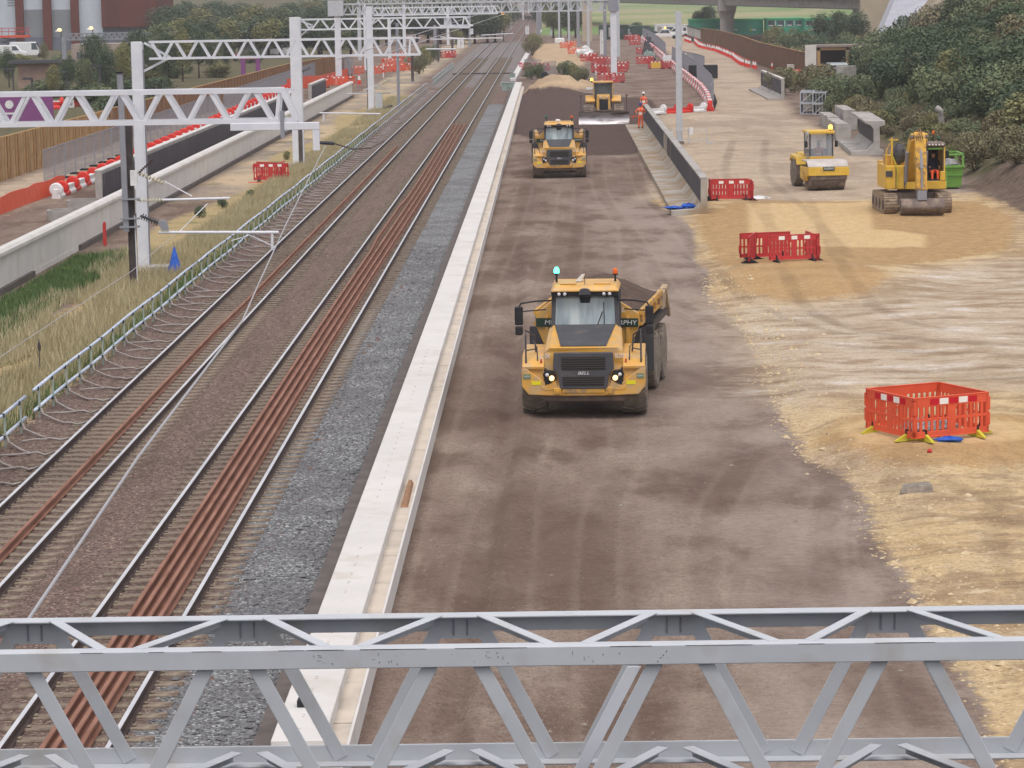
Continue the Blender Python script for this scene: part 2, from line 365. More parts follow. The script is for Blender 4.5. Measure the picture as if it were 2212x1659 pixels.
for pts in (((1255,900),(1250,1000),(1180,1100),(1150,1300),(1140,1700)),((1300,480),(1300,560),(1290,640),(1330,760),(1420,830),(1560,850),(1720,840),(1950,820),(2250,810)),
            ((1330,340),(1340,420),(1400,480),(1460,560),(1520,650),(1700,730),(2000,760),(2300,770)),((1720,1000),(1660,1100),(1640,1250),(1700,1450),(1740,1700)),
            ((1180,400),(1160,500),(1110,640),(1075,780),(1040,950),(980,1200),(930,1450)),((1700,440),(1760,620),(1850,700),(2050,740),(2300,745)),((1620,300),(1600,380),(1680,440),(1800,600)),((2050,1010),(2000,1200),(2150,1400),(2300,1500)),((1850,1000),(2000,1100),(2300,1130))):
    q=[G(*p) for p in pts]; fine=[]
    for a_0,b_0 in zip(q[:-1],q[1:]):
        for k_ in range(6): fine.append(a_0.lerp(b_0,k_/6))
    for _ in range(6): fine=[fine[0]]+[(fine[i-1]+fine[i]*2+fine[i+1])*.25 for i in range(1,len(fine)-1)]+[fine[-1]]
    for sg in (-1.1,1.1):
        o_=[]
        for i in range(len(fine)):
            d_=(fine[min(i+1,len(fine)-1)]-fine[max(i-1,0)]).normalized(); o_.append((fine[i].x-d_.y*sg,fine[i].y+d_.x*sg))
        TR.append(o_)
trk=np.full(fx.shape,-6.)
near=(fy<260)
for o_ in TR: trk[near]=np.maximum(trk[near],.27-pdist(fx[near],fy[near],o_))
attr('m_trk',trk)
attr('m_bank',np.minimum(fx-21.0,(152-fy)*.3))
attr('m_field',np.minimum((fy-640)/40,fx+3))
gm=bpy.data.materials.new('site_ground'); gm.use_nodes=True; n=gm.node_tree.nodes; l=gm.node_tree.links; b=n['Principled BSDF']
b.inputs['Roughness'].default_value=.97; b.inputs['Specular IOR Level'].default_value=.08
tc=n.new('ShaderNodeTexCoord')
def NZ(scale,detail=4,st=None,rough=.55):
    z=n.new('ShaderNodeTexNoise'); z.inputs['Scale'].default_value=scale; z.inputs['Detail'].default_value=detail; z.inputs['Roughness'].default_value=rough
    if st:
        mp=n.new('ShaderNodeMapping'); mp.inputs['Scale'].default_value=st; l.new(tc.outputs['Object'],mp.inputs[0]); l.new(mp.outputs[0],z.inputs['Vector'])
    else: l.new(tc.outputs['Object'],z.inputs['Vector'])
    return z.outputs['Fac']
def MR(x,a,b_,c=0,d=1):
    r=n.new('ShaderNodeMapRange'); l.new(x,r.inputs[0]); r.inputs[1].default_value=a; r.inputs[2].default_value=b_; r.inputs[3].default_value=c; r.inputs[4].default_value=d; return r.outputs[0]
def MXC(f,a,b_,mode='MIX'):
    m=n.new('ShaderNodeMix'); m.data_type='RGBA'; m.blend_type=mode
    if hasattr(f,'links') or not isinstance(f,(int,float)): l.new(f,m.inputs['Factor'])
    else: m.inputs['Factor'].default_value=f
    for s_,v in (('A',a),('B',b_)):
        if isinstance(v,tuple): m.inputs[s_].default_value=lin(v)
        else: l.new(v,m.inputs[s_])
    return m.outputs['Result']
def MTH(op,a,b_):
    m=n.new('ShaderNodeMath'); m.operation=op
    for i,v in enumerate((a,b_)):
        if isinstance(v,(int,float)): m.inputs[i].default_value=v
        else: l.new(v,m.inputs[i])
    return m.outputs[0]
nb=NZ(.5,5); nm=NZ(2.2,5); nf=NZ(11,4); nxs=NZ(.9,6,(.5,1.0,1),.65); nys=NZ(.9,5,(2.0,.3,1),.65); nf2=NZ(34,3)
edge=MTH('ADD',MTH('MULTIPLY',MTH('SUBTRACT',nm,.5),1.1),MTH('MULTIPLY',MTH('SUBTRACT',nf,.5),.5))
def MASK(name,soft=.12,br=1.0,wide=None):
    a=n.new('ShaderNodeAttribute'); a.attribute_name=name
    v=MTH('ADD',a.outputs['Fac'],MTH('MULTIPLY',edge,br))
    return MR(v,-soft,soft)
def SPECK(col,dk,lt,amt=.5,src=None):
    s_=src or nf
    c=MXC(MR(s_,.52,.7,0,amt),col,dk); return MXC(MR(nf2,.60,.74,0,amt),c,lt)
vo=n.new('ShaderNodeTexVoronoi'); vo.inputs['Scale'].default_value=23; l.new(tc.outputs['Object'],vo.inputs['Vector'])
vs_=n.new('ShaderNodeSeparateColor'); l.new(vo.outputs['Color'],vs_.inputs[0]); vr=vs_.outputs[0]; vg=vs_.outputs[1]
nl=NZ(.16,6,(1,.55,1),.62); nl2=NZ(.42,6,(1,.45,1),.6); nsw=NZ(1.3,4,(.5,1.1,1))
base_=MXC(MR(nl,.36,.62),(144,128,116),(120,102,92)); base_=MXC(MR(nl2,.50,.60,0,.85),base_,(104,86,76)); base_=MXC(MR(nl2,.42,.34,0,.6),base_,(158,144,132)); base_=MXC(MR(nsw,.54,.7,0,.45),base_,(122,104,96))
base_=MXC(MR(nys,.56,.68,0,.35),base_,(104,88,80))
base_=SPECK(base_,(96,82,74),(204,190,176),.8)
dk=SPECK(MXC(MR(nm,.35,.65),(86,70,66),(98,82,76)),(66,54,52),(124,106,98),.6)
tan_=MXC(MR(nl2,.36,.62),(206,183,144),(186,160,120)); tan_=MXC(MR(nl,.50,.60,0,.8),tan_,(176,156,132)); tan_=MXC(MR(nxs,.49,.60,0,.75),tan_,(148,124,98)); tan_=MXC(MR(nl2,.56,.64,0,.6),tan_,(152,128,102)); tan_=MXC(MR(nm,.6,.72,0,.6),tan_,(216,200,176))
tan_=SPECK(tan_,(140,114,84),(236,220,190),.7)
pale=MXC(MR(nl2,.38,.6),(196,180,160),(178,160,138)); pale=MXC(MR(nxs,.50,.62,0,.75),pale,(146,122,98)); pale=MXC(MR(nxs,.44,.34,0,.8),pale,(212,204,196)); pale=MXC(MR(nl,.56,.64,0,.6),pale,(158,134,108)); pale=SPECK(pale,(140,118,96),(222,212,198),.5)
fresh=SPECK(MXC(MR(nm,.35,.65),(184,154,112),(164,134,96)),(136,108,78),(212,188,152),.7)
fresh2=SPECK(MXC(MR(nb,.35,.65),(186,154,112),(172,140,98)),(140,112,80),(224,206,172),.7)
pad=MXC(MR(nm,.4,.65,0,.7),(206,178,136),(192,162,118))
grey=MXC(MR(vr,.0,1.0),(88,88,90),(142,143,145)); grey=MXC(MR(vg,.8,.9),grey,(182,184,184)); grey=MXC(MR(nb,.45,.6,0,.5),grey,(98,96,98))
pink=MXC(MR(vr,.0,1.0),(92,76,72),(134,116,108)); pink=MXC(MR(vg,.88,.94,0,.8),pink,(176,156,138)); pink=MXC(MR(vg,.1,.03,0,.8),pink,(58,48,46)); pink=MXC(MR(nys,.5,.66,0,.5),pink,(90,78,70))
grey2=MXC(MR(vr,0,1),(106,102,102),(140,136,134)); grey2=MXC(MR(nb,.5,.6,0,.6),grey2,(146,124,118))
dry=MXC(MR(nf,.35,.65),(150,132,98),(188,168,128)); green=MXC(MR(nf,.4,.6),(58,84,44),(92,112,58)); dry=MXC(MR(nb,.55,.65,0,.7),dry,(104,112,66))
grav=MXC(MR(nl,.42,.56),(190,170,142),(150,138,126)); grav=MXC(MR(nl2,.56,.64,0,.7),grav,(112,112,78)); grav=SPECK(grav,(128,116,100),(212,196,172),.4)
sand=SPECK(MXC(MR(nb,.4,.6),(194,170,138),(172,148,122)),(146,126,104),(212,192,166),.6)
road=MXC(MR(nb,.3,.7),(192,174,152),(168,150,132)); road=MXC(MR(nl,.48,.58,0,.7),road,(156,138,122)); road=MXC(MR(nxs,.54,.74,0,.22),road,(142,122,104)); road=MXC(MR(nl2,.55,.64,0,.5),road,(150,130,110)); road=MXC(MR(nm,.60,.7,0,.7),road,(216,208,198)); road=SPECK(road,(146,128,110),(212,198,180),.4)
veg=MXC(MR(nm,.4,.6),(84,88,62),(112,100,82))
field=MXC(MR(NZ(.008,3),.42,.58),(112,144,84),(164,158,122)); field=MXC(MR(nb,.35,.65,0,.35),field,(132,132,100))
a_=n.new('ShaderNodeAttribute'); a_.attribute_name='m_tan'; td=MTH('ADD',a_.outputs['Fac'],MTH('MULTIPLY',edge,1.2))
base_=MXC(MTH('MULTIPLY',MR(td,-5.6,-1.2,0,.75),MR(nl2,.62,.42,.25,1)),base_,(160,146,136)); base_=MXC(MR(nys,.42,.30,0,.3),base_,(166,152,140)); base_=MXC(MTH('MULTIPLY',MR(td,-.45,-.1,0,.7),MR(nm,.45,.55)),base_,(118,104,98))
a2_=n.new('ShaderNodeAttribute'); a2_.attribute_name='m_churn'; ch=MR(MTH('ADD',a2_.outputs['Fac'],MTH('MULTIPLY',MTH('SUBTRACT',nl2,.5),3.0)),-.6,.8,0,.62)
base_=MXC(ch,base_,(100,82,73))
c=base_
for nm_,col,soft,br in (('m_road',road,.6,1.8),('m_tan',tan_,.10,1.0),('m_pale',pale,.9,2.2),('m_fresh',fresh,.14,1.3),('m_fresh2',fresh2,.25,1.3),('m_pad',pad,.15,.6),('m_dark',dk,.08,.8),('m_sand',sand,.25,1.0),
        ('m_pink',pink,.05,.3),('m_grey2',grey2,.5,1.),('m_grey',grey,.10,.9),('m_gravel',grav,.6,1.5),('m_dry',dry,.2,1.5),('m_green',green,.2,1.2),('m_veg',veg,.4,1.2),('m_bank',SPECK(MXC(MR(nm,.4,.6),(122,106,94),(98,84,74)),(80,68,60),(160,144,128),.6),.3,1.5),('m_field',field,.5,.5)):
    c=MXC(MASK(nm_,soft,br),c,col)
ng=NZ(5.5,8,(.8,1,1),.78); gf=MTH('MULTIPLY',MR(ng,.30,.70,.80,1.22),1.0); gc=n.new('ShaderNodeCombineColor'); [l.new(gf,gc.inputs[i_]) for i_ in range(3)]
c=MXC(1.0,c,gc.outputs[0],'MULTIPLY')
a3_=n.new('ShaderNodeAttribute'); a3_.attribute_name='m_trk'; t3=MTH('ADD',a3_.outputs['Fac'],MTH('MULTIPLY',MTH('SUBTRACT',nf,.5),.5))
c=MXC(MTH('MULTIPLY',MR(t3,-.06,.12,0,.34),MR(nl2,.35,.6,.15,1)),c,(106,90,78))
c=MXC(MTH('MULTIPLY',MTH('MULTIPLY',MR(t3,-.25,-.12,0,.13),MR(t3,-.10,-.02,1,0)),MR(nl2,.35,.6,.15,1)),c,(190,176,160))
l.new(c,b.inputs['Base Color'])
hsum=MTH('ADD',MTH('MULTIPLY',nf,.5),MTH('ADD',MTH('MULTIPLY',nf2,.25),MTH('MULTIPLY',nm,.35)))
hsum=MTH('ADD',hsum,MTH('MULTIPLY',nxs,.2))
bp=n.new('ShaderNodeBump'); bp.inputs['Strength'].default_value=.9; bp.inputs['Distance'].default_value=.12; l.new(hsum,bp.inputs['Height']); l.new(bp.outputs[0],b.inputs['Normal'])
me.materials.append(gm); go=bpy.data.objects.new('ground',me); COL.objects.link(go); go['kind']='structure'
# ------------------------------------------------------------------ railway
RH=.36   # rail top
RX=[-11.26,-9.75,-7.72,-6.18]
def rail_profile(mb,x,y0,y1,w=.07,h=.16,z=RH):
    mb.box(x-.075,x+.075,y0,y1,z-h,z-h+.02); mb.box(x-.012,x+.012,y0,y1,z-h+.02,z-.035)
def track(cx,label):
    t=thing('railway_track',label,'railway track',(cx,40,0),0,'pair of ballasted railway tracks')
    for sgn in (-.75,.75):
        m=MB(); rail_profile(m,sgn,-20,1260); m.box(sgn-.036,sgn+.036,-20,1260,RH-.04,RH-.004); r=m.build('rail',RUSTD,t)
        m=MB(); m.box(sgn-.033,sgn+.033,-20,1260,RH-.004,RH+.002); h=m.build('rail_head',SHINE,r)
    pm=MB(); pm.box(-1.25,1.25,-.125,.125,.10,.213); 
    for sgn in (-.75,.75):
        for dd in (-.11,.11): pm.box(sgn+dd-.035,sgn+dd+.035,-.05,.05,.213,.245)
    p=pm.build('sleeper',SLEEP,t,loc=(0,-10,0),bevel=.015,seg=1)
    for k in range(1,100):
        c=p.copy(); COL.objects.link(c); c.parent=t; c.location=(R.uniform(-.01,.01),-10+k*.65,0); c.rotation_euler=(0,0,R.uniform(-.008,.008))
    mm=MB()
    for k in range(100,620): y=-10+k*.65; mm.box(-1.25,1.25,y-.125,y+.125,.12,.213)
    o=mm.build('sleeper',SLEEP,t); o['kind']='stuff'
track(-10.50,'far left railway track with one loose rusty rail lying between its shiny rails')
track(-6.95,'railway track beside the grey ballast with four loose rusty rails between its shiny rails')
def loose(pts,label,z=.213):
    m=MB(); sect=[(-.07,0),(.07,0),(.07,.02),(.014,.03),(.014,.11),(.036,.12),(.034,.158),(-.034,.158),(-.036,.12),(-.014,.11),(-.014,.03),(-.07,.02)]
    vs=[];fs=[];k=len(sect)
    for x,y in pts:
        for a,b in sect: vs.append((x+a,y,z+b))
    for i in range(len(pts)-1):
        for j in range(k): fs.append((i*k+j,i*k+(j+1)%k,(i+1)*k+(j+1)%k,(i+1)*k+j))
    fs.append(tuple(range(k))); fs.append(tuple((len(pts)-1)*k+j for j in range(k)))
    m.add(vs,fs); o=m.build('loose_rail',RUST); tag(o,label,'rail','loose rusty rails lying between the running rails')
names=['leftmost of the four rusty rails lying in the right-hand track','second from left of the four rusty rails lying in the right-hand track','third from left of the four rusty rails lying in the right-hand track','rightmost of the four rusty rails lying in the right-hand track']
def wl(x,a,y): return x+a*math.sin(y*.045+x)
for i in range(4):
    pts=[]
    for y in range(24,226,6):
        spread=.17+.12*max(0,y-40)/170
        x=-6.88+(i-1.5)*spread+.04*math.sin(y*.05)+(.10 if i==0 and 118<y<142 else 0)*-1-.13*max(0,y-150)/66
        pts.append((x,y))
    loose(pts,names[i])
loose([(-10.33+.03*math.sin(y*.05)+(.08 if y>88 else 0)*min(1,(y-88)/8 if y>88 else 0),y) for y in range(40,196,4)],'single rusty rail lying in the far left railway track')
# track details: level boards, crossing strip
for k,(x0,x1,lab) in enumerate([(-12,-8.4,'dark trough crossing strip under the far left track'),(-8.35,-4.6,'dark trough crossing strip under the right-hand track')]):
    y=G(1060,163).y; m=MB(); m.box(x0,x1,y-.5,y+.5,.2,.30)
    for q in range(6): m.box(x0+q*.6,x0+q*.6+.35,y-.6,y-.35,.30,.34)
    m.build('cable_crossing',DARKM,tag_=(lab,'cable crossing','cable crossings under the tracks'))
# ---------------------------------------------------------------- coping wall (platform-like retaining wall)
XL,XR=-3.90,-3.18
YE=G(1113,178,.6).y
w=thing('coping_wall','long low retaining wall with clean white coping slabs beside the grey ballast','wall',(-3.5,40,0))
m=MB(); m.box(XL-.30,XL+.1,20,YE-2,.05,.42); y=20
m.build('left_footing',CONCD,w,world=True)
nsl=0; y=38.0; step=1.52
m2=MB()
while y<YE:
    if nsl<100:
        m=MB(); m.box(XL,XR,y+.012,y+step-.012,.40,.60+R.uniform(-.004,.004)); m.build('coping_slab',CONCW,w,world=True,bevel=.012,seg=1); nsl+=1
    else: m2.box(XL,XR,y+.01,y+step-.01,.40,.60)
    y+=step
o=m2.build('coping_slab',CONCW,w,world=True); o['kind']='stuff'
m=MB()
y=38.2
while y<80:
    for dy in (.30,.42,1.08,1.20): m.box(-3.59,-3.55,y+dy-.005,y+dy+.005,.59,.604)
    y+=step
m.build('lifting_eye',mat('grey_plug',(170,162,154)),w,world=True)
m=MB(); m.box(XL+.12,-3.24,20,YE,.05,.395); m.build('wall_stem',CONCW,w,world=True)
m=MB(); y=30.
while y<YE-8:
    m.box(-3.23,-2.925,y+.012,y+2.4,.1,.40+R.uniform(-.005,.005)); y+=2.42
m.build('ledge',CONCB,w,world=True)
m=MB(); m.box(-2.92,-2.88,20,YE-8,-.1,.412); m.build('ledge_edging',CONCW,w,world=True)
# gap cover in coping: board and broken bit
p=G(872,1085,.4); m=MB(); m.hexa([(p.x-.03,p.y-.6,.40),(p.x+.12,p.y-.6,.40),(p.x+.1,p.y+2.2,.40),(p.x-.02,p.y+2.2,.40)],[(p.x-.02,p.y-.5,.46),(p.x+.08,p.y-.5,.46),(p.x+.06,p.y+2.1,.5),(p.x-.0,p.y+2.1,.5)])
m.build('timber_offcut',WOOD,tag_=('brown timber offcut lying on the ledge of the white coping wall','timber offcut'))
p=G(652,1525,.6); m=MB(); m.box(p.x-.06,p.x+.07,p.y-.1,p.y+.12,.6,.7); m.box(p.x-.03,p.x+.05,p.y-.05,p.y+.07,.7,.74); m.build('small_black_box',BLACK,bevel=.01,tag_=('small black box standing on the white coping behind the lattice girder','box'))
# ---------------------------------------------------------------- left white wall
wx=-19.72
def wallw():
    t=thing('white_wall','long white concrete wall with rounded coping beside the green verge','wall',(wx,100,0))
    yb=G(763,212).y; segs=[(60,105.4),(108.5,122),(125.4,yb)]
    m=MB()
    Y0=60
    k=Y0
    while k<yb:
        e=min(k+1.95,yb); m.box(wx-.12,wx+.12,k+.008,e-.008,.28,1.42); k=e
    m.build('wall_panel',CONCW,t,world=True)
    m=MB(); m.prism([(wx-.24,1.42),(wx+.24,1.42),(wx+.24,1.54),(wx+.14,1.64),(wx-.14,1.64),(wx-.24,1.54)],Y0,yb+.4); m.build('coping',CONCW,t,world=True)
    m=MB()
    for a,b in ((60,108.6),(119.5,yb)): m.box(wx-.2,wx+.26,a,b,-.1,.30)
    m.build('plinth',CONCD,t,world=True)
    m=MB(); m.box(wx-.13,wx+.135,108.7,119.4,0,.29); m.build('low_panel',CONCW,t,world=True)
wallw()
p=G(227,535); m=MB(); m.box(p.x-.07,p.x+.07,p.y-.03,p.y+.03,0,.98); m.prism([(p.x-.07,.98),(p.x+.07,.98),(p.x+.05,1.08),(p.x-.03,1.08)],p.y-.03,p.y+.03)
m.build('marker_post',RED,tag_=('red marker post leaning against the white wall at the verge','marker post'))
# second wall (black faced)
def wallb(y0,y1,label):
    x=-23.35; t=thing('retaining_wall',label,'wall',(x,y0,0),0,'black faced precast walls behind the white wall')
    m=MB(); m.prism([(x-.35,0),(x-.35,1.45),(x-.02,1.45),(x-.02,0)],y0,y1); m.build('wall_unit',CONC,t,world=True)
    m=MB(); m.box(x-.02,x+.02,y0+.35,y1-.1,.1,1.30); m.build('coated_face',CONCK,t,world=True)
    m=MB(); m.box(x-.36,x+.0,y0-.02,y1+.02,1.45,1.52); m.build('top_edge',CONCW,t,world=True)
wallb(150.5,271,'long precast wall with black coated face and white top behind the white wall')
wallb(284,302,'short black faced wall unit standing alone beyond the long one')
# ---------------------------------------------------------------- right L-shaped wall
X0=6.72; t=thing('retaining_wall','precast L-shaped concrete wall with black coated face beside the orange workers','wall',(X0,134,0)); Y0=G(1500,467).y; Y1=G(1398,228,1.65).y
prof=[(X0-1.35,.0),(X0+.30,.0),(X0+.30,1.72),(X0+.0,1.72),(X0+.0,.62),(X0-.28,.30),(X0-1.35,.26)]
y=Y0
while y<Y1:
    e=min(y+5.0,Y1); m=MB(); m.prism(prof,y+.0006,e-.0006); m.build('wall_unit',mat('mud_stained_concrete',(176,170,162),(156,148,138),1.2,.9,bump=.1,dirt=(150,130,106),dscale=.7,dlim=(.42,.6)),t,world=True); y=e
m=MB(); 
for a,b in ((Y0+.12,167),(168.2,172),(178,Y1-.3)): m.box(X0-.02,X0+.003,a,b,.64,1.64)
m.build('coated_face',CONCK,t,world=True)
m=MB(); m.box(X0-.03,X0+.32,Y0-.01,Y1,1.725,1.77); m.build('top_edge',CONC,t,world=True)
p=Vector((X0-.75,Y0+1.2,.29)); m=MB(); m.blob((p.x+.25,p.y,.36),.32,.5,.14,12,5,.35,seed=3); m.blob((p.x-.45,p.y-.3,.33),.45,.35,.08,12,5,.4,seed=5); m.build('blue_sheet',BLUEC,smooth=False,tag_=('crumpled blue plastic sheet lying on the near end of the L-shaped wall','plastic sheet'))
# ---------------------------------------------------------------- cable rail fence
FXc=-12.84
def cablefence(y0,y1,label,up=True,cab=True):
    t=thing('pipe_rail',label,'pipe rail',(FXc,y0,0),0,'pale blue twin pipe rails along the left track')
    for z,nm in ((.93,'top_pipe'),(.42,'lower_pipe')):
        m=MB(); k=int((y1-y0)/3)+1; m.tube([(FXc,y0+(y1-y0)*i/k,z+.02*math.sin(i*1.3)) for i in range(k+1)],.042,8)
        m.build(nm,mat('pale_blue_pipe',(176,192,216),(204,212,226),1,.4,.0),t,world=True,smooth=True)
    y=y0+.35; n_=0; mb=MB(); mk=MB()
    while y<y1:
        m=MB() if n_<45 else mb
        m.bar((FXc+.06,y,.1),(FXc+.06,y,.96),.045)
        (mk).box(FXc-.05,FXc+.07,y-.05,y+.05,.88,.96); mk.box(FXc-.05,FXc+.07,y-.05,y+.05,.37,.45)
        if n_<45: m.build('post',mat('pale_green_post',(168,180,172)),t,world=True)
        if cab:
            j=R.uniform(-.15,.15)
            m=MB() if n_<45 else mb
            m.tube([(FXc+.1,y,.42),(FXc+.16,y-.1,.30),(FXc+.55,y-.75+j,.245),(FXc+.85,y-1.25+j,.235),(FXc+1.02,y-1.2,.235),(FXc+1.25,y-1.55+j,.235),(FXc+1.4,y-1.25,.25)],.026,5)
            if R.random()<.6: m.tube([(FXc+.2+j,y-1.55,.23),(FXc+.62,y-1.45+j,.24),(FXc+.9,y-1.3,.235)],.024,5)
            if n_<45: m.build('cable_tail',mat('grey_cable',(170,164,160),(150,140,136),6,.8),t,world=True,smooth=True)
        y+=2.08+R.uniform(-.1,.1); n_+=1
    if mb.v: o=mb.build('cable_tail',mat('grey_cable',(170,164,160)),t,world=True); o['kind']='stuff'
    mk.build('pipe_clip',BLACK,t,world=True)
cablefence(56,69.6,'near short length of pale blue pipe rail at the left frame edge')
cablefence(70.8,104,'pale blue pipe rail with curling cable tails nearest the dry grass foreground')
cablefence(104.6,300,'long far length of pale blue pipe rail with cable tails running to the crossing')
cablefence(315,380,'distant short length of pipe rail beyond the cable crossing',cab=False)
# thin stay wire fence
m=MB(); pts=[G(-30,800,1.2)]; 
Pw=[A(-20,785,58),A(85,715,66),A(200,640,75),A(285,585,86),A(385,500,101)]
m.tube(Pw,.012,4); m.build('stay_wire',mat('thin_grey_wire',(170,168,166)),tag_=('thin grey earth wire sagging over the dry grass','wire'))
p=onG(87,812); m=MB(); m.tube([p,p+Vector((0,0,1.02))],.015,5); m.blob((p.x,p.y,.9),.05,.05,.14,6,4,0); m.build('wire_stake',DARKM,tag_=('thin dark stake in the dry grass holding the grey wire','stake'))
# ---------------------------------------------------------------- lattice girders
def lattice(name,parent,P0,P1,d,w,n,t=.07,m=STEELW,start_up=True,endslope=0):
    P0=Vector(P0);P1=Vector(P1); D=(P1-P0)/n; dn=D.normalized(); up=Vector((0,0,1)); bk=Vector((0,1,0))
    mb=MB()
    for yy in (0,w):
        o=bk*yy
        mb.bar(P0+o,P1+o-dn*(endslope),t*1.3); mb.bar(P0+o-up*d,P1+o-up*d,t*1.3)
        for k in range(n):
            a=P0+D*k+o; c=P0+D*(k+.5)+o-up*d; e=P0+D*(k+1)+o-(dn*endslope if k==n-1 else dn*0)
            mb.bar(a+dn*.06,c-dn*.05,t); mb.bar(c+dn*.05,e-dn*.06,t)
        if endslope: mb.bar(P1-dn*endslope+o,P1-up*d+o,t*1.4)
    for k in range(n):
        a=P0+D*k; mb.bar(a,P0+D*(k+.5)+bk*w,t*.8); mb.bar(P0+D*(k+.5)+bk*w,a+D,t*.8)
        mb.bar(a-up*d,P0+D*(k+.5)+bk*w-up*d,t*.8)
    return mb.build(name,m,parent,world=True)
def mastH(parent,x,y,z0,z1,w,two=None,name='mast',m=STEELW):
    mb=MB(); mb.box(x-w/2,x+w/2,y-.02,y+.02,z0,z1); 
    mb.box(x-w/2,x-w/2+.0+.03,y-w/2,y+w/2,z0,z1); mb.box(x+w/2-.03,x+w/2,y-w/2,y+w/2,z0,z1)
    return mb.build(name,m,parent,world=True)
def boxmast(parent,x,y,z0,z1,w,m=STEELW,name='mast'):
    mb=MB(); mb.box(x-w/2,x+w/2,y-w/2,y+w/2,z0,z1); mb.box(x-w*.8,x+w*.8,y-w*.8,y+w*.8,z0,z0+.06)
    mb.box(x+w/2,x+w/2+.05,y-w/2-.02,y+w/2+.02,z0+.1,z1-.05); return mb.build(name,m,parent,world=True,bevel=.01,seg=1)
# foreground girder
YR,YF=12.6,11.9; ZT=A(1100,1321,YR).z; DD=.675; roll=-.0015
t=thing('lattice_girder','close galvanised steel lattice girder spanning the whole foreground','gantry girder',(0,12.2,ZT))
xv=Vector((1,0,0)); Zv=Vector((0,0,1)); Yv=Vector((0,1,0)); x0,x1=-3.4,3.4; LT=.010; LW=.083
def Lm(p0,p1,A_,a0,a1,B_,b0,b1):   # two legs
    mb=MB(); mb.obar(p0,p1,A_,B_,a0,a1,0,LT*(1 if b1>0 else -1)); mb.obar(p0,p1,B_,A_,b0+ (LT if b1>0 else -LT),b1,0 if a1>0 else -LT,LT if a1>0 else 0); return mb
# chords: outer corner at given y,z ; leg vertical (down for top), leg horizontal inward
def chord(y,z,inw,dn_,nm):
    mb=MB(); vz=-LW if dn_ else LW
    mb.box(x0,x1,min(y,y+inw*LT),max(y,y+inw*LT),min(z,z+vz),max(z,z+vz))
    a=y+inw*LT; bb=y+inw*LW; zz=z-LT if dn_ else z
    mb.box(x0,x1,min(a,bb),max(a,bb),zz,zz+LT)
    mb.build(nm,STEEL,t,world=True,bevel=.0035)
chord(YR,ZT,-1,True,'rear_top_chord'); chord(YF,ZT-.0,1,True,'front_top_chord'); chord(YR,ZT-DD,-1,False,'rear_bottom_chord'); chord(YF,ZT-DD,1,False,'front_bottom_chord')
def brace(p0,p1,n_out,nm,wd=.062,flip=1):
    # angle section: flat leg in face plane, second leg perpendicular (away)
    p0=Vector(p0);p1=Vector(p1);d=(p1-p0).normalized(); n_=Vector(n_out); s_=d.cross(n_).normalized()*flip
    mb=MB(); mb.obar(p0,p1,s_,n_,-wd/2,wd/2,0,-.007); mb.obar(p0,p1,n_,s_,-.0075,-wd*.9,wd/2-.007,wd/2); mb.build(nm,STEEL,t,world=True,bevel=.0025)
SK=[-1.38+.94*k for k in range(-2,6)]
for S_ in SK:
    if S_-.5>x1: continue
    for yy,off,nout,nm in ((YF+LT+.009,0,(0,-1,0),'front_brace'),(YR-.014,0,(0,-1,0),'rear_brace')):
        zt=ZT-LW*.8 if yy<12.2 else ZT-LW*.55; zb=ZT-DD+LW*.6
        for sg in (-1,1):
            brace((S_+sg*.075,yy,ZT-.022),(S_+sg*.40,yy,ZT-DD+.022),nout,nm,flip=sg)
    for sg in (-1,1):   # top lacing
        brace((S_+sg*.095,YR-LW*.75,ZT+.0035),(S_+sg*.395,YF+LW*.7,ZT+.0035),(0,0,1),'top_lacing',wd=.050,flip=-sg)
        brace((S_+sg*.055,YR-LW*.9,ZT-DD+.075),(S_+sg*.40,YF+LW*.5,ZT-DD+.06),(0,0,1),'bottom_lacing',wd=.055,flip=-sg)
# weld plates
m=MB()
for S_ in SK:
    m=MB(); m.box(S_-.09,S_+.09,YR-.016,YR-.0105,ZT-.115,ZT-.012); m.build('gusset_plate',STEEL,t,world=True)
    for sg in (-1,1):
        m=MB(); m.lathe((S_+sg*.35,YF-.006,ZT-.04),[(.009,-.006),(.009,.006)],6,'y') if 0 else m.box(S_+sg*.03-.004,S_+sg*.03+.004,YR-.022,YR-.016,ZT-.10,ZT-.03); m.build('weld_seam',STEELD,t,world=True)
# extra inclined flat strut behind
m=MB(); a=A(1370,1440,12.45); b_=A(1245,1680,12.45); m.obar(a,b_,xv,Yv,-.03,.03,0,.008); m.build('diagonal_strut',STEELW,t,world=True,bevel=.002)
# dark scuffs and stencil marks on front chord
m=MB(); RR=random.Random(5)
for k in range(34):
    xx=RR.choice([-1.0,-.72,-.35,-.25,.1,.15,.42])+RR.gauss(0,.05); zz=ZT-RR.uniform(.015,.07); a,b_=RR.choice([(.0012,.010),(.002,.006),(.007,.0012),(.002,.002),(.001,.016)])
    m.box(xx-a,xx+a,YF-.0012,YF+.001,zz-b_/2,zz+b_/2)
for k in range(30):
    xx=RR.uniform(-2,1.5); a=RR.uniform(.02,.07); m.box(xx-a,xx+a,YF-.001,YF+.001,ZT-.0035,ZT-.0015)
m.build('scuff_marks',mat('scuffed_grime',(118,112,118),(100,96,100),40,.9),t,world=True)
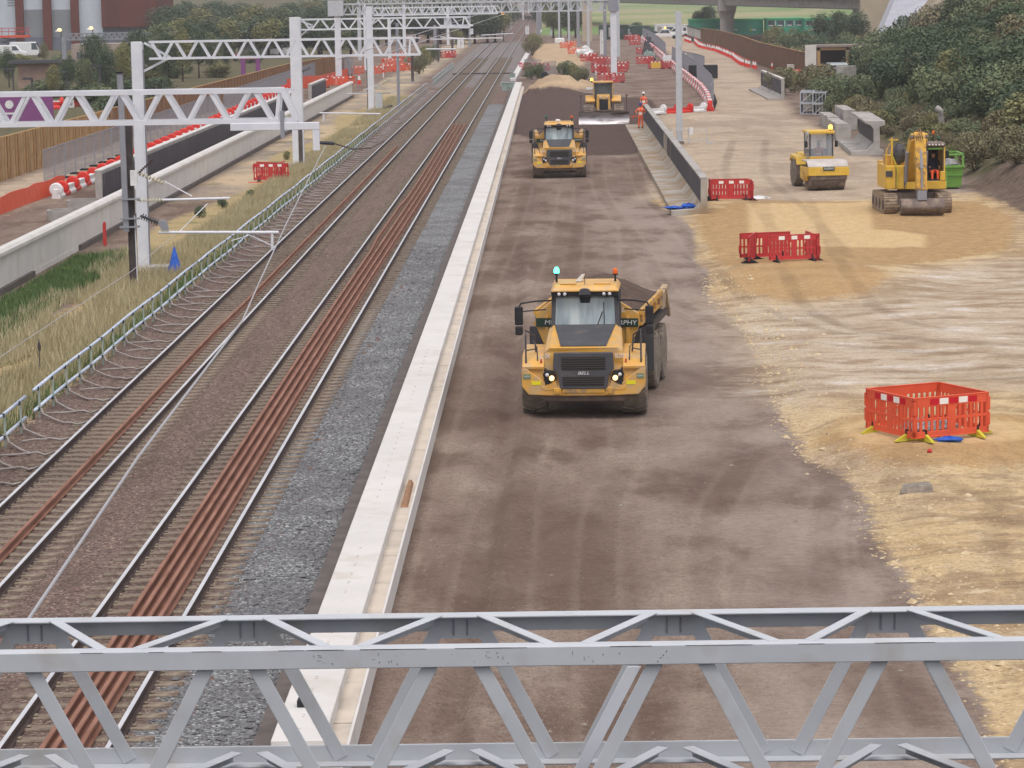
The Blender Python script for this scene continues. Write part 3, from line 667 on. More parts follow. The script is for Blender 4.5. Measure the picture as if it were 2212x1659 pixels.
# gantry A (cantilever from left)
YA=60; t=thing('overhead_gantry','galvanised cantilever gantry reaching in from the left with drop bracket','gantry',(-16,YA,0),0,'overhead line gantries left of the tracks')
P0=A(-120,206,YA);P1=A(612,195,YA)
n_=8; lattice('lattice_arm',t,(A(-130,209,YA).x,YA,P1.z),(A(641,262,YA).x,YA,P1.z),.62,.5,8,.075,endslope=.28)
boxmast(t,A(-135,209,YA).x-.3,YA+.25,0,P1.z+.4,.45)
m=MB(); a=A(498,272,YA); b_=A(690,272,YA); m.box(a.x,b_.x,YA-.07,YA+.07,a.z-.10,a.z+.05); e=A(690,325,YA); m.box(b_.x-.14,b_.x,YA-.065,YA+.065,e.z,a.z-.1); m.build('drop_bracket',STEELW,t,world=True,bevel=.008,seg=1)
m=MB(); 
for u in (612,): q=A(u,250,YA); m.box(q.x-.06,q.x+.02,YA-.08,YA+.1,q.z-.45,q.z+.1)
m.build('hanger_clamp',STEELD,t,world=True)
m=MB(); a=A(690,308,YA); b_=A(722,310,YA); m.tube([a,b_],.035,8); 
for k in range(5): q=a.lerp(b_,.25+.15*k); m.lathe(q,[(.02,-.01),(.055,0),(.02,.01)],8,'x')
m.build('insulator',INSG,t,world=True)
m=MB(); m.tube([b_,A(760,322,YA+3),A(800,320,YA+9),A(830,305,YA+18)],.016,5); m.build('jumper_wire',DARKM,t,world=True)
# G2
YB=G(316,592).y; xb=A(311,590,YB).x; zt=A(303,90,YB).z
t=thing('overhead_gantry','nearest full white gantry mast standing in dry grass with lattice arm','gantry',(xb,YB,0),0,'overhead line gantries left of the tracks')
boxmast(t,xb,YB,0,zt,.37)
m=MB(); m.box(xb+.22,xb+.25,YB-.16,YB+.16,.2,zt-.3); m.build('cable_tray',STEELD,t,world=True)
e=A(908,122,YB); lattice('lattice_arm',t,(xb+.5,YB-.2,zt-.02),(e.x,YB-.2,zt-.02),.62,.45,11,.06,endslope=.3)
m=MB(); a=A(368,124,YB); m.bar((xb+.2,YB,a.z-.52),(a.x,YB,a.z),.09); m.bar((xb+.3,YB,zt-.05),(a.x,YB,a.z),.08); m.build('knee_brace',STEELW,t,world=True)
# old mast at left with insulators
YO=G(291,620).y; t=thing('signal_mast','thin old brown steel mast with insulators beside the nearest gantry','mast',(A(291,620,YO).x,YO,0))
x=A(285,500,YO).x; z1=A(265,152,YO).z
m=MB(); m.box(x-.12,x+.12,YO-.02,YO+.02,0,A(275,270,YO).z); m.box(x-.13,x-.11,YO-.1,YO+.1,0,A(275,270,YO).z); m.box(x+.11,x+.13,YO-.1,YO+.1,0,A(275,270,YO).z); m.build('lower_mast',DARKM,t,world=True)
m=MB(); a=A(268,158,YO); b_=A(276,500,YO); m.bar((x-.22,YO-.15,a.z),(x-.17,YO-.15,b_.z),.2); m.build('upper_pole',STEELD,t,world=True,bevel=.02)
m=MB(); m.box(x-.34,x-.08,YO-.28,YO-.02,a.z,a.z+.06); m.build('pole_cap',BLACK,t,world=True)
m=MB(); m.tube([(x+.16,YO-.12,0),(x+.13,YO-.12,2.6)],.02,5); m.build('conduit',STEELW,t,world=True)
m=MB(); q=A(290,385,YO); m.box(q.x-.1,q.x+.15,YO-.32,YO-.2,q.z-.25,q.z+.3); m.build('number_plate',WHITE,t,world=True)
m=MB()
for v in (430,472,490): q=A(278,v,YO); m.box(q.x-.3,q.x+.4,YO-.28,YO+.12,q.z-.02,q.z+.03)
m.build('clamp_band',STEELD,t,world=True)
def insul(t,a,b_,n,r,m_,rod=.02):
    m=MB(); a=Vector(a);b_=Vector(b_); m.tube([a,b_],rod,6); d=(b_-a).normalized()
    for k in range(n):
        c=a.lerp(b_,.12+.76*k/(n-1)); m.tube([c-d*.018,c,c+d*.018],rod,9,None)
        m.tube([c-d*.012,c+d*.012],r,9)
    return m.build('insulator',m_,t,world=True)
insul(t,A(298,375,YO),A(330,345,YO-.2),7,.055,INSB)
insul(t,A(303,466,YO),A(345,482,YO),7,.13,INSG,.05)
insul(t,A(296,372,YO+.2),A(358,398,YO),8,.09,INSW)
insul(t,A(296,433,YO),A(360,432,YO),8,.08,INSW)
m=MB(); m.tube([A(355,392,YO),A(415,424,YO)],.025,6); m.tube([A(350,432,YO),A(496,428,YO)],.045,8); m.tube([A(343,502,YO),A(602,502,YO)],.055,8); m.tube([A(588,503,YO),A(588,540,YO)],.05,6)
m.tube([A(385,503,YO),A(448,440,YO+1)],.018,5); m.tube([A(500,520,YO),A(540,508,YO),A(586,530,YO)],.02,5); m.build('registration_tube',STEELW,t,world=True)
m=MB(); q=A(352,488,YO); m.prism([(q.x-.2,q.z+.2),(q.x+.12,q.z+.2),(q.x+.22,q.z-.15),(q.x-.05,q.z-.15)],YO-.08,YO+.08); m.build('bracket',STEELD,t,world=True)
# generic masts: (u_base,v_base,v_top,width_px,label,top of painted shade strip)
def gmast(u,v,vt,wpx,label,dark_from=None,arm=None,group='overhead line masts beside the tracks',name='line_mast',m=STEELW,shape='box'):
    Y=G(u,v).y; s=F/Y; x=G(u,v).x; z1=A(u,vt,Y).z; w=max(wpx/s,.12)
    t=thing(name,label,'mast',(x,Y,0),0,group)
    if shape=='tube':
        mb=MB(); mb.tube([(x,Y,0),(x,Y,z1)],w/2,8); mb.build('pole',m,t,world=True,smooth=True)
    else: boxmast(t,x,Y,0,z1,w,m)
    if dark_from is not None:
        zz=A(u,dark_from,Y).z; mb=MB(); mb.box(x+w*.1,x+w*.52,Y-w*.53,Y-w*.51,0,zz); mb.build('painted_shade',DARKM,t,world=True)  # dark strip paints the shaded inner side onto the plain box mast
    mb=MB(); mb.box(x-w*.9,x+w*.9,Y-w*.9,Y+w*.9,0,.25); mb.build('footing',CONC,t,world=True)
    return t,x,Y,z1,s
t,x,Y,z1,s=gmast(645,362,37,22,'second gantry mast with painted-on shade strip, lattice arm over the white wall',270,group='overhead line gantries left of the tracks',name='overhead_gantry')
e=A(1016,50,Y); lattice('lattice_arm',t,(x+.4,Y-.2,z1-.15),(e.x,Y-.2,z1-.15),.6,.45,9,.07,endslope=.3)
m=MB(); q=A(676,55,Y); m.bar((x+.2,Y,q.z-.7),(q.x,Y,q.z),.1); m.bar((x+.2,Y,z1-.2),(q.x,Y,q.z),.1); m.build('knee_brace',STEELW,t,world=True)
m=MB(); q=A(966,40,Y); m.box(q.x-.2,q.x+.25,Y-.1,Y+.1,A(966,62,Y).z,q.z); a=A(950,58,Y);b_=A(1022,58,Y); m.box(a.x,b_.x,Y-.08,Y+.08,a.z-.12,a.z+.12); c_=A(1022,74,Y); m.box(b_.x-.22,b_.x,Y-.08,Y+.08,c_.z,a.z); m.build('drop_bracket',STEELW,t,world=True)
insul(t,A(652,155,Y),A(672,146,Y),6,.1,INSB)
m=MB(); m.tube([A(690,244,Y),A(822,246,Y)],.05,6); m.tube([A(699,246,Y),A(699,262,Y)],.05,6); m.build('registration_tube',STEELW,t,world=True)
t,x,Y,z1,s=gmast(802,243,14,12,'third gantry mast with long lattice arm toward the signal light',group='overhead line gantries left of the tracks',name='overhead_gantry')
e=A(1075,28,Y); lattice('lattice_arm',t,(x+.4,Y-.2,z1-.15),(e.x,Y-.2,z1-.15),.62,.45,11,.08,endslope=.3)
m=MB(); q=A(835,30,Y); m.bar((x+.2,Y,q.z-.9),(q.x,Y,q.z),.12); m.build('knee_brace',STEELW,t,world=True)
insul(t,A(822,183,Y),A(845,170,Y),6,.28,INSW,.06); insul(t,A(818,201,Y),A(845,199,Y),7,.2,INSW,.05); insul(t,A(818,238,Y),A(848,228,Y),7,.22,INSG,.08)
m=MB(); m.tube([A(785,195,Y),A(822,183,Y)],.07,6); m.tube([A(750,203,Y),A(856,200,Y)],.06,6); m.box(A(811,210,Y).x,A(826,210,Y).x,Y-.2,Y+.2,A(811,235,Y).z,A(811,203,Y).z); m.build('switch_gear',STEEL,t,world=True)
gmast(797,241,126,6,'dark brown post tight beside the third gantry mast',m=DARKM)
gmast(861,243,50,5,'thin grey post with cantilever at the pipe rail',m=STEELD)
gmast(891,180,118,5,'dark brown post in the scrub near the cable crossing',m=DARKM)
gmast(940,108,54,6,'grey post beside the sandy heap left of the tracks',m=STEELD)
gmast(946,136,60,4,'dark post standing before the orange barriers far left of track',m=DARKM)
gmast(977,118,68,4,'short dark post by the low white cabinet',m=DARKM)
gmast(842,137,40,6,'grey mast behind the third gantry')
gmast(874,122,10,6,'pale mast behind the lattice arms, right of the third gantry')
gmast(968,100,14,5,'pale mast near the signal light, left side'); gmast(982,92,10,4,'slim pale mast close to the far gantry ends')
gmast(790,155,10,5,'pale mast just left of the third gantry mast')
gmast(1014,78,12,3.5,'very thin far mast left of the signal',m=STEELD); gmast(1033,72,8,3.5,'faraway mast beneath the large girder left of the signal',m=STEELD)
t,x,Y,z1,s=gmast(1104,63,-14,4,'white slim post at the left edge of the far track',shape='tube',m=WHITE)
gmast(1130,45,4,3,'tiny far post beside the bend of the track'); gmast(1142,30,-10,2.5,'tiniest post at the far bend')
rp=[(1177,52,-6,4,'far right mast closest to the track bend'),(1191,79,40,3,'short pale-topped mast right of the white track cabinet'),(1208,87,-8,4,'mast over the white sack right of the track'),(1229,92,-8,4,'mast behind the left orange barrier pair'),
 (1249,102,-8,6,'broad dull mast behind the white bags'),(1271,118,-8,5,'mast rising out of the pile of white bags'),(1307,138,-6,6,'tall mast left of the big portal leg')]
for u,v,vt,wp,lb in rp: gmast(u,v,vt,wp,lb,group='overhead line masts right of the tracks',m=STEELD if wp==6 else STEEL)
gmast(1467,311,25,11.5,'tall lone galvanised mast right of the L-shaped wall',m=STEEL,group='overhead line masts right of the tracks')
# big portal
YP=G(732,184).y; sP=F/YP; xL=A(732,184,YP).x; xR=A(1326,180,YP).x; zb=A(1030,27,YP).z; zt=A(1030,4,YP).z
t=thing('portal_gantry','large portal gantry whose perforated box girder spans all the tracks','gantry',((xL+xR)/2,YP,0))
for x in (xL,xR): boxmast(t,x,YP,0,zb+.6,.62)
m=MB(); m.box(xL-.5,xR+.4,YP-.25,YP+.25,zt-.12,zt+.06); m.box(xL-.5,xR+.4,YP-.25,YP+.25,zb-.06,zb+.10); 
x=xL-.5
while x<xR+.2:
    m.box(x,x+.14,YP-.2,YP+.2,zb,zt); m.bar((x+.07,YP,zb+.05),(x+.6,YP,zt-.1),.16); m.bar((x+1.1,YP,zb+.05),(x+.6,YP,zt-.1),.16); x+=1.1
m.build('box_girder',STEEL,t,world=True)
m=MB(); m.box(xL-1.0,xL+.7,YP-.5,YP+.3,zb-.15,zt+.4); m.build('girder_end_box',STEEL,t,world=True); m=MB(); m.box(xR-.5,xR+.6,YP-.5,YP+.3,zb-.1,zt+.3); m.build('girder_end_box',STEELD,t,world=True)
YQ=YP+110; t=thing('portal_gantry','second distant portal gantry with close lattice behind the large one','gantry',(0,YQ,0)); zq=A(1050,2,YQ).z
m=MB(); xa,xb_=A(770,0,YQ).x,A(1338,0,YQ).x; m.box(xa,xb_,YQ-.2,YQ+.2,zq+.8,zq+1.1); m.box(xa,xb_,YQ-.2,YQ+.2,zq-.3,zq-.1); x=xa
while x<xb_: m.bar((x,YQ,zq-.2),(x+.5,YQ,zq+.9),.14); m.bar((x+1,YQ,zq-.2),(x+.5,YQ,zq+.9),.14); x+=1.0
m.build('lattice_beam',STEEL,t,world=True)
for x in (xa+.3,xb_-.3): boxmast(t,x,YQ,0,zq+.2,.5,STEEL)
# far catenary masts along track and contact wires
for k,(Yk) in enumerate((520,600,700)):
    for xx,side in ((-14.5,'left'),(-2.5,'right')):
        t=thing('line_mast','distant mast %s of the far tracks with cantilever tube, row %s'%(side,['first','second','third'][k]),'mast',(xx,Yk,0),0,'overhead line masts beside the tracks')
        boxmast(t,xx,Yk,0,8.3,.35,STEELD); m=MB(); m.bar((xx,Yk,6.6),(xx+(4 if xx<-5 else -4),Yk,6.6),.14); m.bar((xx,Yk,7.4),(xx+(4 if xx<-5 else -4),Yk,6.6),.1); m.build('cantilever',STEELD,t,world=True)
m=MB(); m.tube([A(40,1372,15),A(60,1340,16),A(300,985,22),A(523,694,30)],.011,6); m.tube([A(523,694,30),A(560,610,34),A(620,480,42),A(703,315,58)],.009,6); m.build('contact_wire',mat('overhead_wire',(168,168,172),None,rough=.5),tag_=('thick grey overhead wire sagging diagonally across the tracks','overhead wire'))
m=MB(); m.tube([A(730,128,170),A(1100,10,420)],.03,4); m.tube([A(820,120,175),A(1120,20,420)],.03,4); m.build('far_contact_wire',mat('overhead_wire',(168,168,172)),tag_=('thin far overhead wires running toward the track bend','overhead wire'))
m=MB(); 
for u0,v0,u1,v1,Y in ((930,85,1085,82,300),(950,80,1010,84,330),(1040,76,1110,72,380),(920,106,985,106,250)): m.tube([A(u0,v0,Y),A(u1,v1,Y)],.06,5)
m.build('far_registration_tubes',STEELW,tag_=('pale horizontal cantilever tubes at the far left masts','cantilever tubes'))
# signal
Y=560; q=A(1087,28,Y); t=thing('railway_signal','orange lit railway signal on a slim post left of the far track','signal',(q.x,Y,0))
m=MB(); m.tube([(q.x,Y,0),(q.x,Y,q.z)],.08,6); m.build('post',DARKM,t,world=True)
m=MB(); m.box(q.x-.3,q.x+.3,Y-.1,Y+.15,q.z-.4,q.z+.4); m.build('signal_head',BLACK,t,world=True)
m=MB(); m.lathe((q.x,Y-.12,q.z),[(.34,-.05),(.30,-.14),(.08,-.18)],12,'y'); m.build('lamp',SIGON,t,world=True)
# cabinets
def cabinet(u,v,wpx,hpx,dep,m_,label,name='equipment_cabinet'):
    p=G(u,v); s=F/p.y; w=wpx/s; h=hpx/s; t=thing(name,label,'cabinet',p)
    m=MB(); m.box(-w/2,w/2,0,dep,.05,h); m.build('body',m_,t,bevel=.02)
    m=MB(); m.box(-w/2-.04,w/2+.04,-.06,dep+.04,h,h+.06); m.build('lid',m_,t)
    m=MB(); m.box(-w*.02,w*.02,-.012,-.002,.12,h-.05); m.box(w*.1,w*.2,-.03,-.002,h*.45,h*.55); m.build('door_seam',DARKM,t)
cabinet(1139,76,8,19,.6,WHITE,'tall white cabinet standing in the middle of the far tracks')
GGR=mat('pale_green_cabinet',(150,166,160),(138,154,148),2,.6)
cabinet(1097,200,26,20,.9,GGR,'pale green trackside cabinet at the far end of the white coping')
cabinet(1107,176,12,16,.9,GGR,'smaller pale green cabinet behind the coping end')
cabinet(995,105,14,22,.8,WHITE,'low white cabinet beside the short dark post')
cabinet(1300,118,7,52,.5,WHITE,'tall narrow white cabinet left of the big portal leg')
# troughing line right of far tracks
m=MB(); a=G(1108,178);b_=G(1168,68); m.obar(a,b_,(1,0,0),(0,0,1),-.32,.32,0,.42); m.build('cable_trough',CONCW,tag_=('pale concrete cable trough running along the far right rail','cable trough'))
# ------------------------------------------------------------------ vehicles (front faces -Y)
def wheel(parent,x,y,r,w,face,rimm,name='wheel',pr=.62,lug=22):
    """face=+1 outer side toward +x"""
    m=MB(); a=w/2
    m.lathe((x,y,r),[(r*.55,-a),(r*.86,-a),(r*.955,-a*.86),(r*.965,-a*.3),(r*.965,a*.3),(r*.955,a*.86),(r*.86,a),(r*.55,a)],32,'x')
    for k in range(lug):
        for sg in (-1,1):
            t=2*math.pi*(k+(.5 if sg>0 else 0))/lug; t2=t+.16
            pts=[]
            for rr in (r*.95,r):
                for xx,tt in ((x+sg*a*.05,t2),(x+sg*a*.95,t)):
                    for dt in (-.055,.055): pts.append((xx,y+math.cos(tt+dt)*rr,r+math.sin(tt+dt)*rr))
            i=pts; m.hexa([i[0],i[1],i[3],i[2]],[i[4],i[5],i[7],i[6]])
    o=m.build(name,TYRE,parent)
    m=MB(); f=face; m.lathe((x+f*a*.2,y,r),[(r*.56,-a*.7*1),(r*.56,a*.72),(r*.50,a*.74),(r*.46,a*.3*f+0),(r*.2,a*.3*f),(r*.18,a*.55*f),(.02,a*.55*f)],20,'x')
    q=m.build('rim',rimm,o); return o
def lamp(parent,c,r,m_,axis='y',name='lamp'):
    m=MB(); m.lathe(c,[(r,.02),(r,-.02),(r*.7,-.045),(.01,-.05)],12,axis); return m.build(name,m_,parent,smooth=True)
def beacon(parent,c,m_,h=.14,r=.06,name='beacon',stem=.1):
    m=MB(); m.lathe(c,[(r*.3,-stem),(r*.3,0),(r*.8,.005),(r,.03),(r,h*.7),(r*.6,h),(.01,h*1.02)],12,'z'); o=m.build(name,m_,parent,smooth=True)
    m=MB(); m.lathe(c,[(r*.5,-stem-.02),(r*.35,-.01),(r*1.05,-.01),(r*1.05,.02)],10,'z'); m.build('beacon_base',BLACK,o); return o
def panel(parent,quad,th,m_,name,nrm):
    n_=Vector(nrm)*th; q=[Vector(p) for p in quad]; m=MB(); m.hexa(q,[p+n_ for p in q]); return m.build(name,m_,parent)
def dump_truck(loc,rz,label,loaded=True,lights=True,art=.10):
    t=thing('dump_truck',label,'dump truck',loc,rz,'articulated dump trucks on the haul way')
    # front tyres
    for sg in (-1,1): wheel(t,sg*1.19,1.05,.74,.60,sg,YELD,'front_wheel')
    # bumper
    m=MB(); m.prism([(-1.46,1.22),(-1.46,.80),(-1.30,.60),(-.6,.57),(.6,.57),(1.30,.60),(1.46,.80),(1.46,1.22),(1.36,1.24),(1.0,.95),(.74,.79),(-.74,.79),(-1.0,.95),(-1.36,1.24)],-.05,.38,top=[(-1.46,1.25),(-1.46,.84),(-1.36,.74),(-.6,.70),(.6,.70),(1.36,.74),(1.46,.84),(1.46,1.25),(1.36,1.25),(1.0,.97),(.74,.81),(-.74,.81),(-1.0,.97),(-1.36,1.25)])
    m.build('bumper',YEL,t,bevel=.02)
    m=MB(); m.prism([(-1.2,.62),(1.2,.62),(.95,.42),(-.95,.42)],.12,.9,top=[(-1.0,.6),(1.0,.6),(.6,.3),(-.6,.3)]); m.build('belly_guard',MUDST,t,bevel=.03)
    m=MB(); 
    for sg in (-1,1): m.box(sg*.62-.09,sg*.62+.09,-.10,-.04,.60,.76); m.box(sg*.62-.04,sg*.62+.04,-.12,-.10,.63,.72)
    m.box(-.5,.5,-.075,-.052,.64,.74)
    m.build('tow_bracket',YELD,t,bevel=.01)
    # fenders (flat shelves)
    for sg in (-1,1):
        m=MB(); pr=[(-.02,.86),(-.02,1.22),(.3,1.42),(1.6,1.5),(1.75,1.25),(1.7,1.5),(1.55,1.6),(.25,1.5),(-.05,1.27)]
        a,b=sorted((sg*.93,sg*1.45)); m.prism([(-.04,1.20),(.28,1.40),(1.7,1.50),(1.7,1.60),(.26,1.52),(-.05,1.28)],a,b,'x'); m.build('fender',YEL,t,bevel=.02)
        a,b=sorted((sg*.88,sg*1.42)); m=MB(); m.box(a,b,.25,1.9,.62,1.38) if False else m.prism([(.05,1.18),(.32,1.36),(.5,1.38),(.5,1.0),(.1,.95)],a,b,'x'); m.build('inner_arch',BLACK,t)
    for sg in (-1,1):
        a,b=sorted((sg*.93,sg*1.42)); m=MB(); m.prism([(.0,.88),(.03,1.22),(.30,1.40),(.34,1.36),(.08,.88)],a,b,'x'); m.build('fender_front',YEL,t,bevel=.01)
    # hood
    fw,rw=.90,.86
    V=[(-.76,-.02,.74),(.76,-.02,.74),(.98,.10,1.02),(.98,.14,1.30),(.93,.16,1.62),(.80,.10,1.70),(-.80,.10,1.70),(-.93,.16,1.62),(-.98,.14,1.30),(-.98,.10,1.02)]
    Rr=[(-.76,1.75,.74),(.76,1.75,.74),(.90,1.75,1.02),(.90,1.75,1.4),(.88,1.75,1.98),(.76,1.70,2.08),(-.76,1.70,2.08),(-.88,1.75,1.98),(-.90,1.75,1.4),(-.90,1.75,1.02)]
    n_=10; m=MB(); m.add(V+Rr,[tuple(range(n_)),tuple(range(n_,2*n_))]+[(i,(i+1)%n_,n_+(i+1)%n_,n_+i) for i in range(n_)]); m.build('bonnet',YEL,t,bevel=.035)
    sl=(2.085-1.705)/(1.60)
    def top(x,y): return (x,y,1.712+sl*(y-.10)*.985)
    m=MB(); q=[top(-.54,.17),top(.54,.17),top(.735,1.62),top(-.735,1.62)]; m.hexa(q,[(a,b,c+.012) for a,b,c in q]); m.build('bonnet_panel',CHAR,t,bevel=.004)
    # grille
    gp_=[(-.70,1.60),(.70,1.60),(.72,1.22),(.60,1.06),(.56,.74),(-.56,.74),(-.60,1.06),(-.72,1.22)]
    m=MB(); m.prism(gp_,-.09,.05); g=m.build('grille',CHAR,t,bevel=.02)
    m=MB(); m.prism([(-.52,1.50),(.52,1.50),(.52,1.20),(-.52,1.20)],-.10,-.085); m.prism([(-.5,1.03),(.5,1.03),(.48,.82),(-.48,.82)],-.10,-.085)
    m.build('grille_mesh',mat('black_mesh',(44,40,38),(60,54,48),60,.9),g)
    m=MB()
    for k in range(5): m.box(-.52,.52,-.108,-.10,1.24+k*.055,1.25+k*.055)
    for k in range(3): m.box(-.49,.49,-.108,-.10,.86+k*.055,.87+k*.055)
    m.build('grille_bar',CHAR,g)
    text('badge','BELL',.10,WHITE,g,(0,-.098,1.115),bold=.004,sx=1.35,shear=.25)
    for sg in (-1,1):
        hp=[(sg*.64,.98),(sg*.90,.83),(sg*.96,1.10),(sg*.90,1.19),(sg*.70,1.16)]
        m=MB(); m.prism(hp,-.07,.12); h=m.build('headlight_housing',BLACK,t,bevel=.01)
        lamp(h,(sg*.75,-.085,1.0),.062,WRMON if lights else LAMPC,name='headlamp'); lamp(h,(sg*.86,-.085,1.08),.045,LAMPC,name='side_lamp')
        m=MB(); m.prism([(sg*.60,.72),(sg*.66,.94),(sg*.93,.79),(sg*1.0,.84),(sg*1.0,.74),(sg*.9,.70)],-.06,.1); m.build('lamp_surround',YEL,t,bevel=.01)
        # railing
        m=MB(); X=sg*1.36
        m.tube([(X,.05,1.26),(X,.05,2.0),(X,.15,2.12),(X-sg*.18,.55,1.95),(X-sg*.22,.6,1.50)],.022,6); m.tube([(X,.05,1.65),(X-sg*.20,.58,1.62)],.018,5)
        m.tube([(X-sg*.28,.1,1.3),(X-sg*.26,.12,1.72),(X-sg*.15,.3,1.86)],.016,5); m.build('handrail',CHAR,t)
        # mirror
        m=MB(); m.tube([(sg*.80,1.65,2.66),(sg*1.15,1.2,2.70),(sg*1.50,.9,2.68),(sg*1.55,.9,2.6)],.022,6); m.tube([(sg*.95,1.6,2.45),(sg*1.45,.95,2.48)],.016,5); a=m.build('mirror_arm',BLACK,t)
        m=MB(); m.box(sg*1.56-.10,sg*1.56+.10,.86,.95,2.16,2.60); m.box(sg*1.56-.09,sg*1.56+.09,.84,.95,1.92,2.13); m.build('mirror',BLACK,t,bevel=.03)
        text('model_mark','B20' if sg>0 else '0E',.15,WHITE,t,(sg*.85,.10,1.50),bold=.006,sx=.95,rz=sg*14)
        m=MB(); q=[(sg*1.16-.12,-.056,.86),(sg*1.16+.12,-.056,.86),(sg*1.16+.12,-.051,1.02),(sg*1.16-.12,-.051,1.02)]
        m.box(sg*1.12-.11,sg*1.12+.11,-.058,-.045,.84,.93); m.build('warning_label',mat('yellow_label',(226,214,40)),t)
        m=MB(); m.box(sg*1.34-.09,sg*1.34+.09,-.060,-.048,.98,1.10); lb=m.build('name_label',mat('faded_label',(120,138,110)),t)
        text('label_text','MURPHY',.05,WHITE,lb,(sg*1.34,-.066,1.04),sx=.8)
        m=MB(); m.box(sg*1.0-.02,sg*1.0+.02,.02,.06,1.36,1.44); m.build('side_reflector',RED,t)
    # cab
    ca=[(-.80,1.62),(.80,1.62),(.84,3.1),(-.84,3.1)]
    m=MB()
    for sg in (-1,1):
        m.hexa([(sg*.78-.05,1.60,1.95),(sg*.78+.05,1.60,1.95),(sg*.78+.05,1.72,1.95),(sg*.78-.05,1.72,1.95)],[(sg*.75-.05,1.78,2.80),(sg*.75+.05,1.78,2.80),(sg*.75+.05,1.90,2.80),(sg*.75-.05,1.90,2.80)])
        m.box(sg*.80-.04,sg*.80+.04,2.95,3.05,1.5,2.80); m.box(sg*.80-.03,sg*.80+.03,1.7,3.0,1.3,1.98); m.box(sg*.80-.03,sg*.80+.03,2.3,2.36,1.9,2.80)
    m.box(-.8,.8,3.0,3.06,1.3,2.8); m.box(-.8,.8,1.66,1.72,1.3,1.99)
    cab=m.build('cab_frame',CHAR,t,bevel=.012)
    m=MB(); m.hexa([(-.73,1.63,1.98),(.73,1.63,1.98),(.73,1.66,1.98),(-.73,1.66,1.98)],[(-.70,1.80,2.76),(.70,1.80,2.76),(.70,1.83,2.76),(-.70,1.83,2.76)]); m.build('windscreen',GLASS,cab)
    for sg in (-1,1):
        m=MB(); m.box(sg*.80-.008,sg*.80+.008,1.72,2.3,1.98,2.78); m.box(sg*.80-.008,sg*.80+.008,2.36,2.95,1.98,2.78); m.build('side_window',GLASSD,cab)
    m=MB(); m.tube([(-.45,1.60,2.0),(-.10,1.62,2.05)],.010,4); m.tube([(.28,1.58,2.02),(.42,1.68,2.38)],.012,4); m.tube([(.46,1.62,2.02),(.45,1.72,2.62)],.010,4); m.build('wiper',BLACK,cab)
    m=MB(); m.prism([(-.14,2.72),(.14,2.72),(.11,2.58),(-.11,2.58)],1.76,1.79); m.build('camera_pod',BLACK,cab)
    m=MB(); m.prism([(-.80,2.76),(.80,2.76),(.82,2.88),(-.82,2.88)],1.58,3.05); m.build('roof_visor',BLACK,t,bevel=.01)
    V=[(-.84,1.52,2.87),(.84,1.52,2.87),(.86,3.1,2.89),(-.86,3.1,2.89)]; T=[(-.74,1.62,3.02),(.74,1.62,3.02),(.76,3.0,3.05),(-.76,3.0,3.05)]
    m=MB(); m.hexa(V,T); rf=m.build('cab_roof',YEL,t,bevel=.05,seg=3)
    m=MB(); m.box(-.62,-.22,1.8,2.7,3.03,3.055); m.box(.22,.62,1.8,2.7,3.03,3.055); m.build('roof_panel',YEL,rf,bevel=.01)
    for x in (-.62,-.48,.46,.60): lamp(t,(x,1.56,2.82),.042,LAMPC,name='roof_lamp')
    m=MB(); m.prism([(-.15,2.80),(.15,2.80),(.12,2.93),(.05,2.96),(-.05,2.96),(-.12,2.93)],1.48,1.56); m.build('front_camera',CHAR,t,bevel=.01)
    beacon(t,(-.70,2.2,3.25),GRNON if lights else mat('unlit_green_lens',(50,120,100)),.16,.06,'green_beacon',.18)
    beacon(t,(.72,2.4,3.20),AMBER,.16,.06,'amber_beacon',.14)
    m=MB(); m.blob((-.05,2.3,3.08),.16,.18,.1,10,5,0) if not lights else m.hexa([(-.24,2.3,3.05),(-.10,2.3,3.05),(-.10,2.6,3.05),(-.24,2.6,3.05)],[(-.10,2.3,3.22),(-.02,2.3,3.24),(-.02,2.5,3.20),(-.10,2.5,3.18)]); m.build('roof_antenna',WHITE,t,smooth=not lights)
    m=MB(); m.tube([(0,1.8,3.02),(-.01,1.8,3.2)],.008,4); m.build('aerial',BLACK,t)
    # mid chassis
    m=MB(); m.box(-.85,.85,1.7,3.2,.75,1.5); m.box(-1.3,1.3,2.0,3.1,.8,1.35); m.build('front_chassis',CHAR,t,bevel=.02)
    # rear unit rotated about pivot
    def RB(mb,name,m_,**k): o=mb.build(name,m_,t,loc=(0,3.2,0),rz=art,**k); return o
    m=MB(); m.box(-.45,.45,-.2,5.0,.7,1.15); m.box(-.9,.9,2.2,2.5,.6,.9); m.box(-.9,.9,3.7,4.0,.6,.9); RB(m,'rear_chassis',CHAR)
    rp=bpy.data.objects
    for yy in (2.35,3.95):
        for sg in (-1,1):
            o=wheel(t,sg*1.19,yy,.74,.60,sg,YELD,'rear_wheel'); o.location=(0,3.2,0); o.rotation_euler=(0,0,art)
    # tub: cross section along y (local)
    sec=[(-1.28,2.20),(-1.28,1.95),(-.9,1.25),(-.55,1.12),(.55,1.12),(.9,1.25),(1.28,1.95),(1.28,2.20)]
    m=MB(); vs=[];ysl=[(.15,1.0,0),(.5,1,0),(3.6,1.0,0),(4.6,1.0,.35),(5.4,.96,.8)]
    for yy,k,dz in ysl:
        for i,(a,b) in enumerate(sec): vs.append((a*k,yy,b+(dz if 1<i<6 else dz*.0)))
    ns=len(sec); fs=[]
    for j in range(len(ysl)-1):
        for i in range(ns-1): fs.append((j*ns+i,j*ns+i+1,(j+1)*ns+i+1,(j+1)*ns+i))
    fs.append(tuple(range(ns))); m.add(vs,fs); tb=RB(m,'tipper_body',YEL); 
    so=tb.modifiers.new('th','SOLIDIFY'); so.thickness=.06
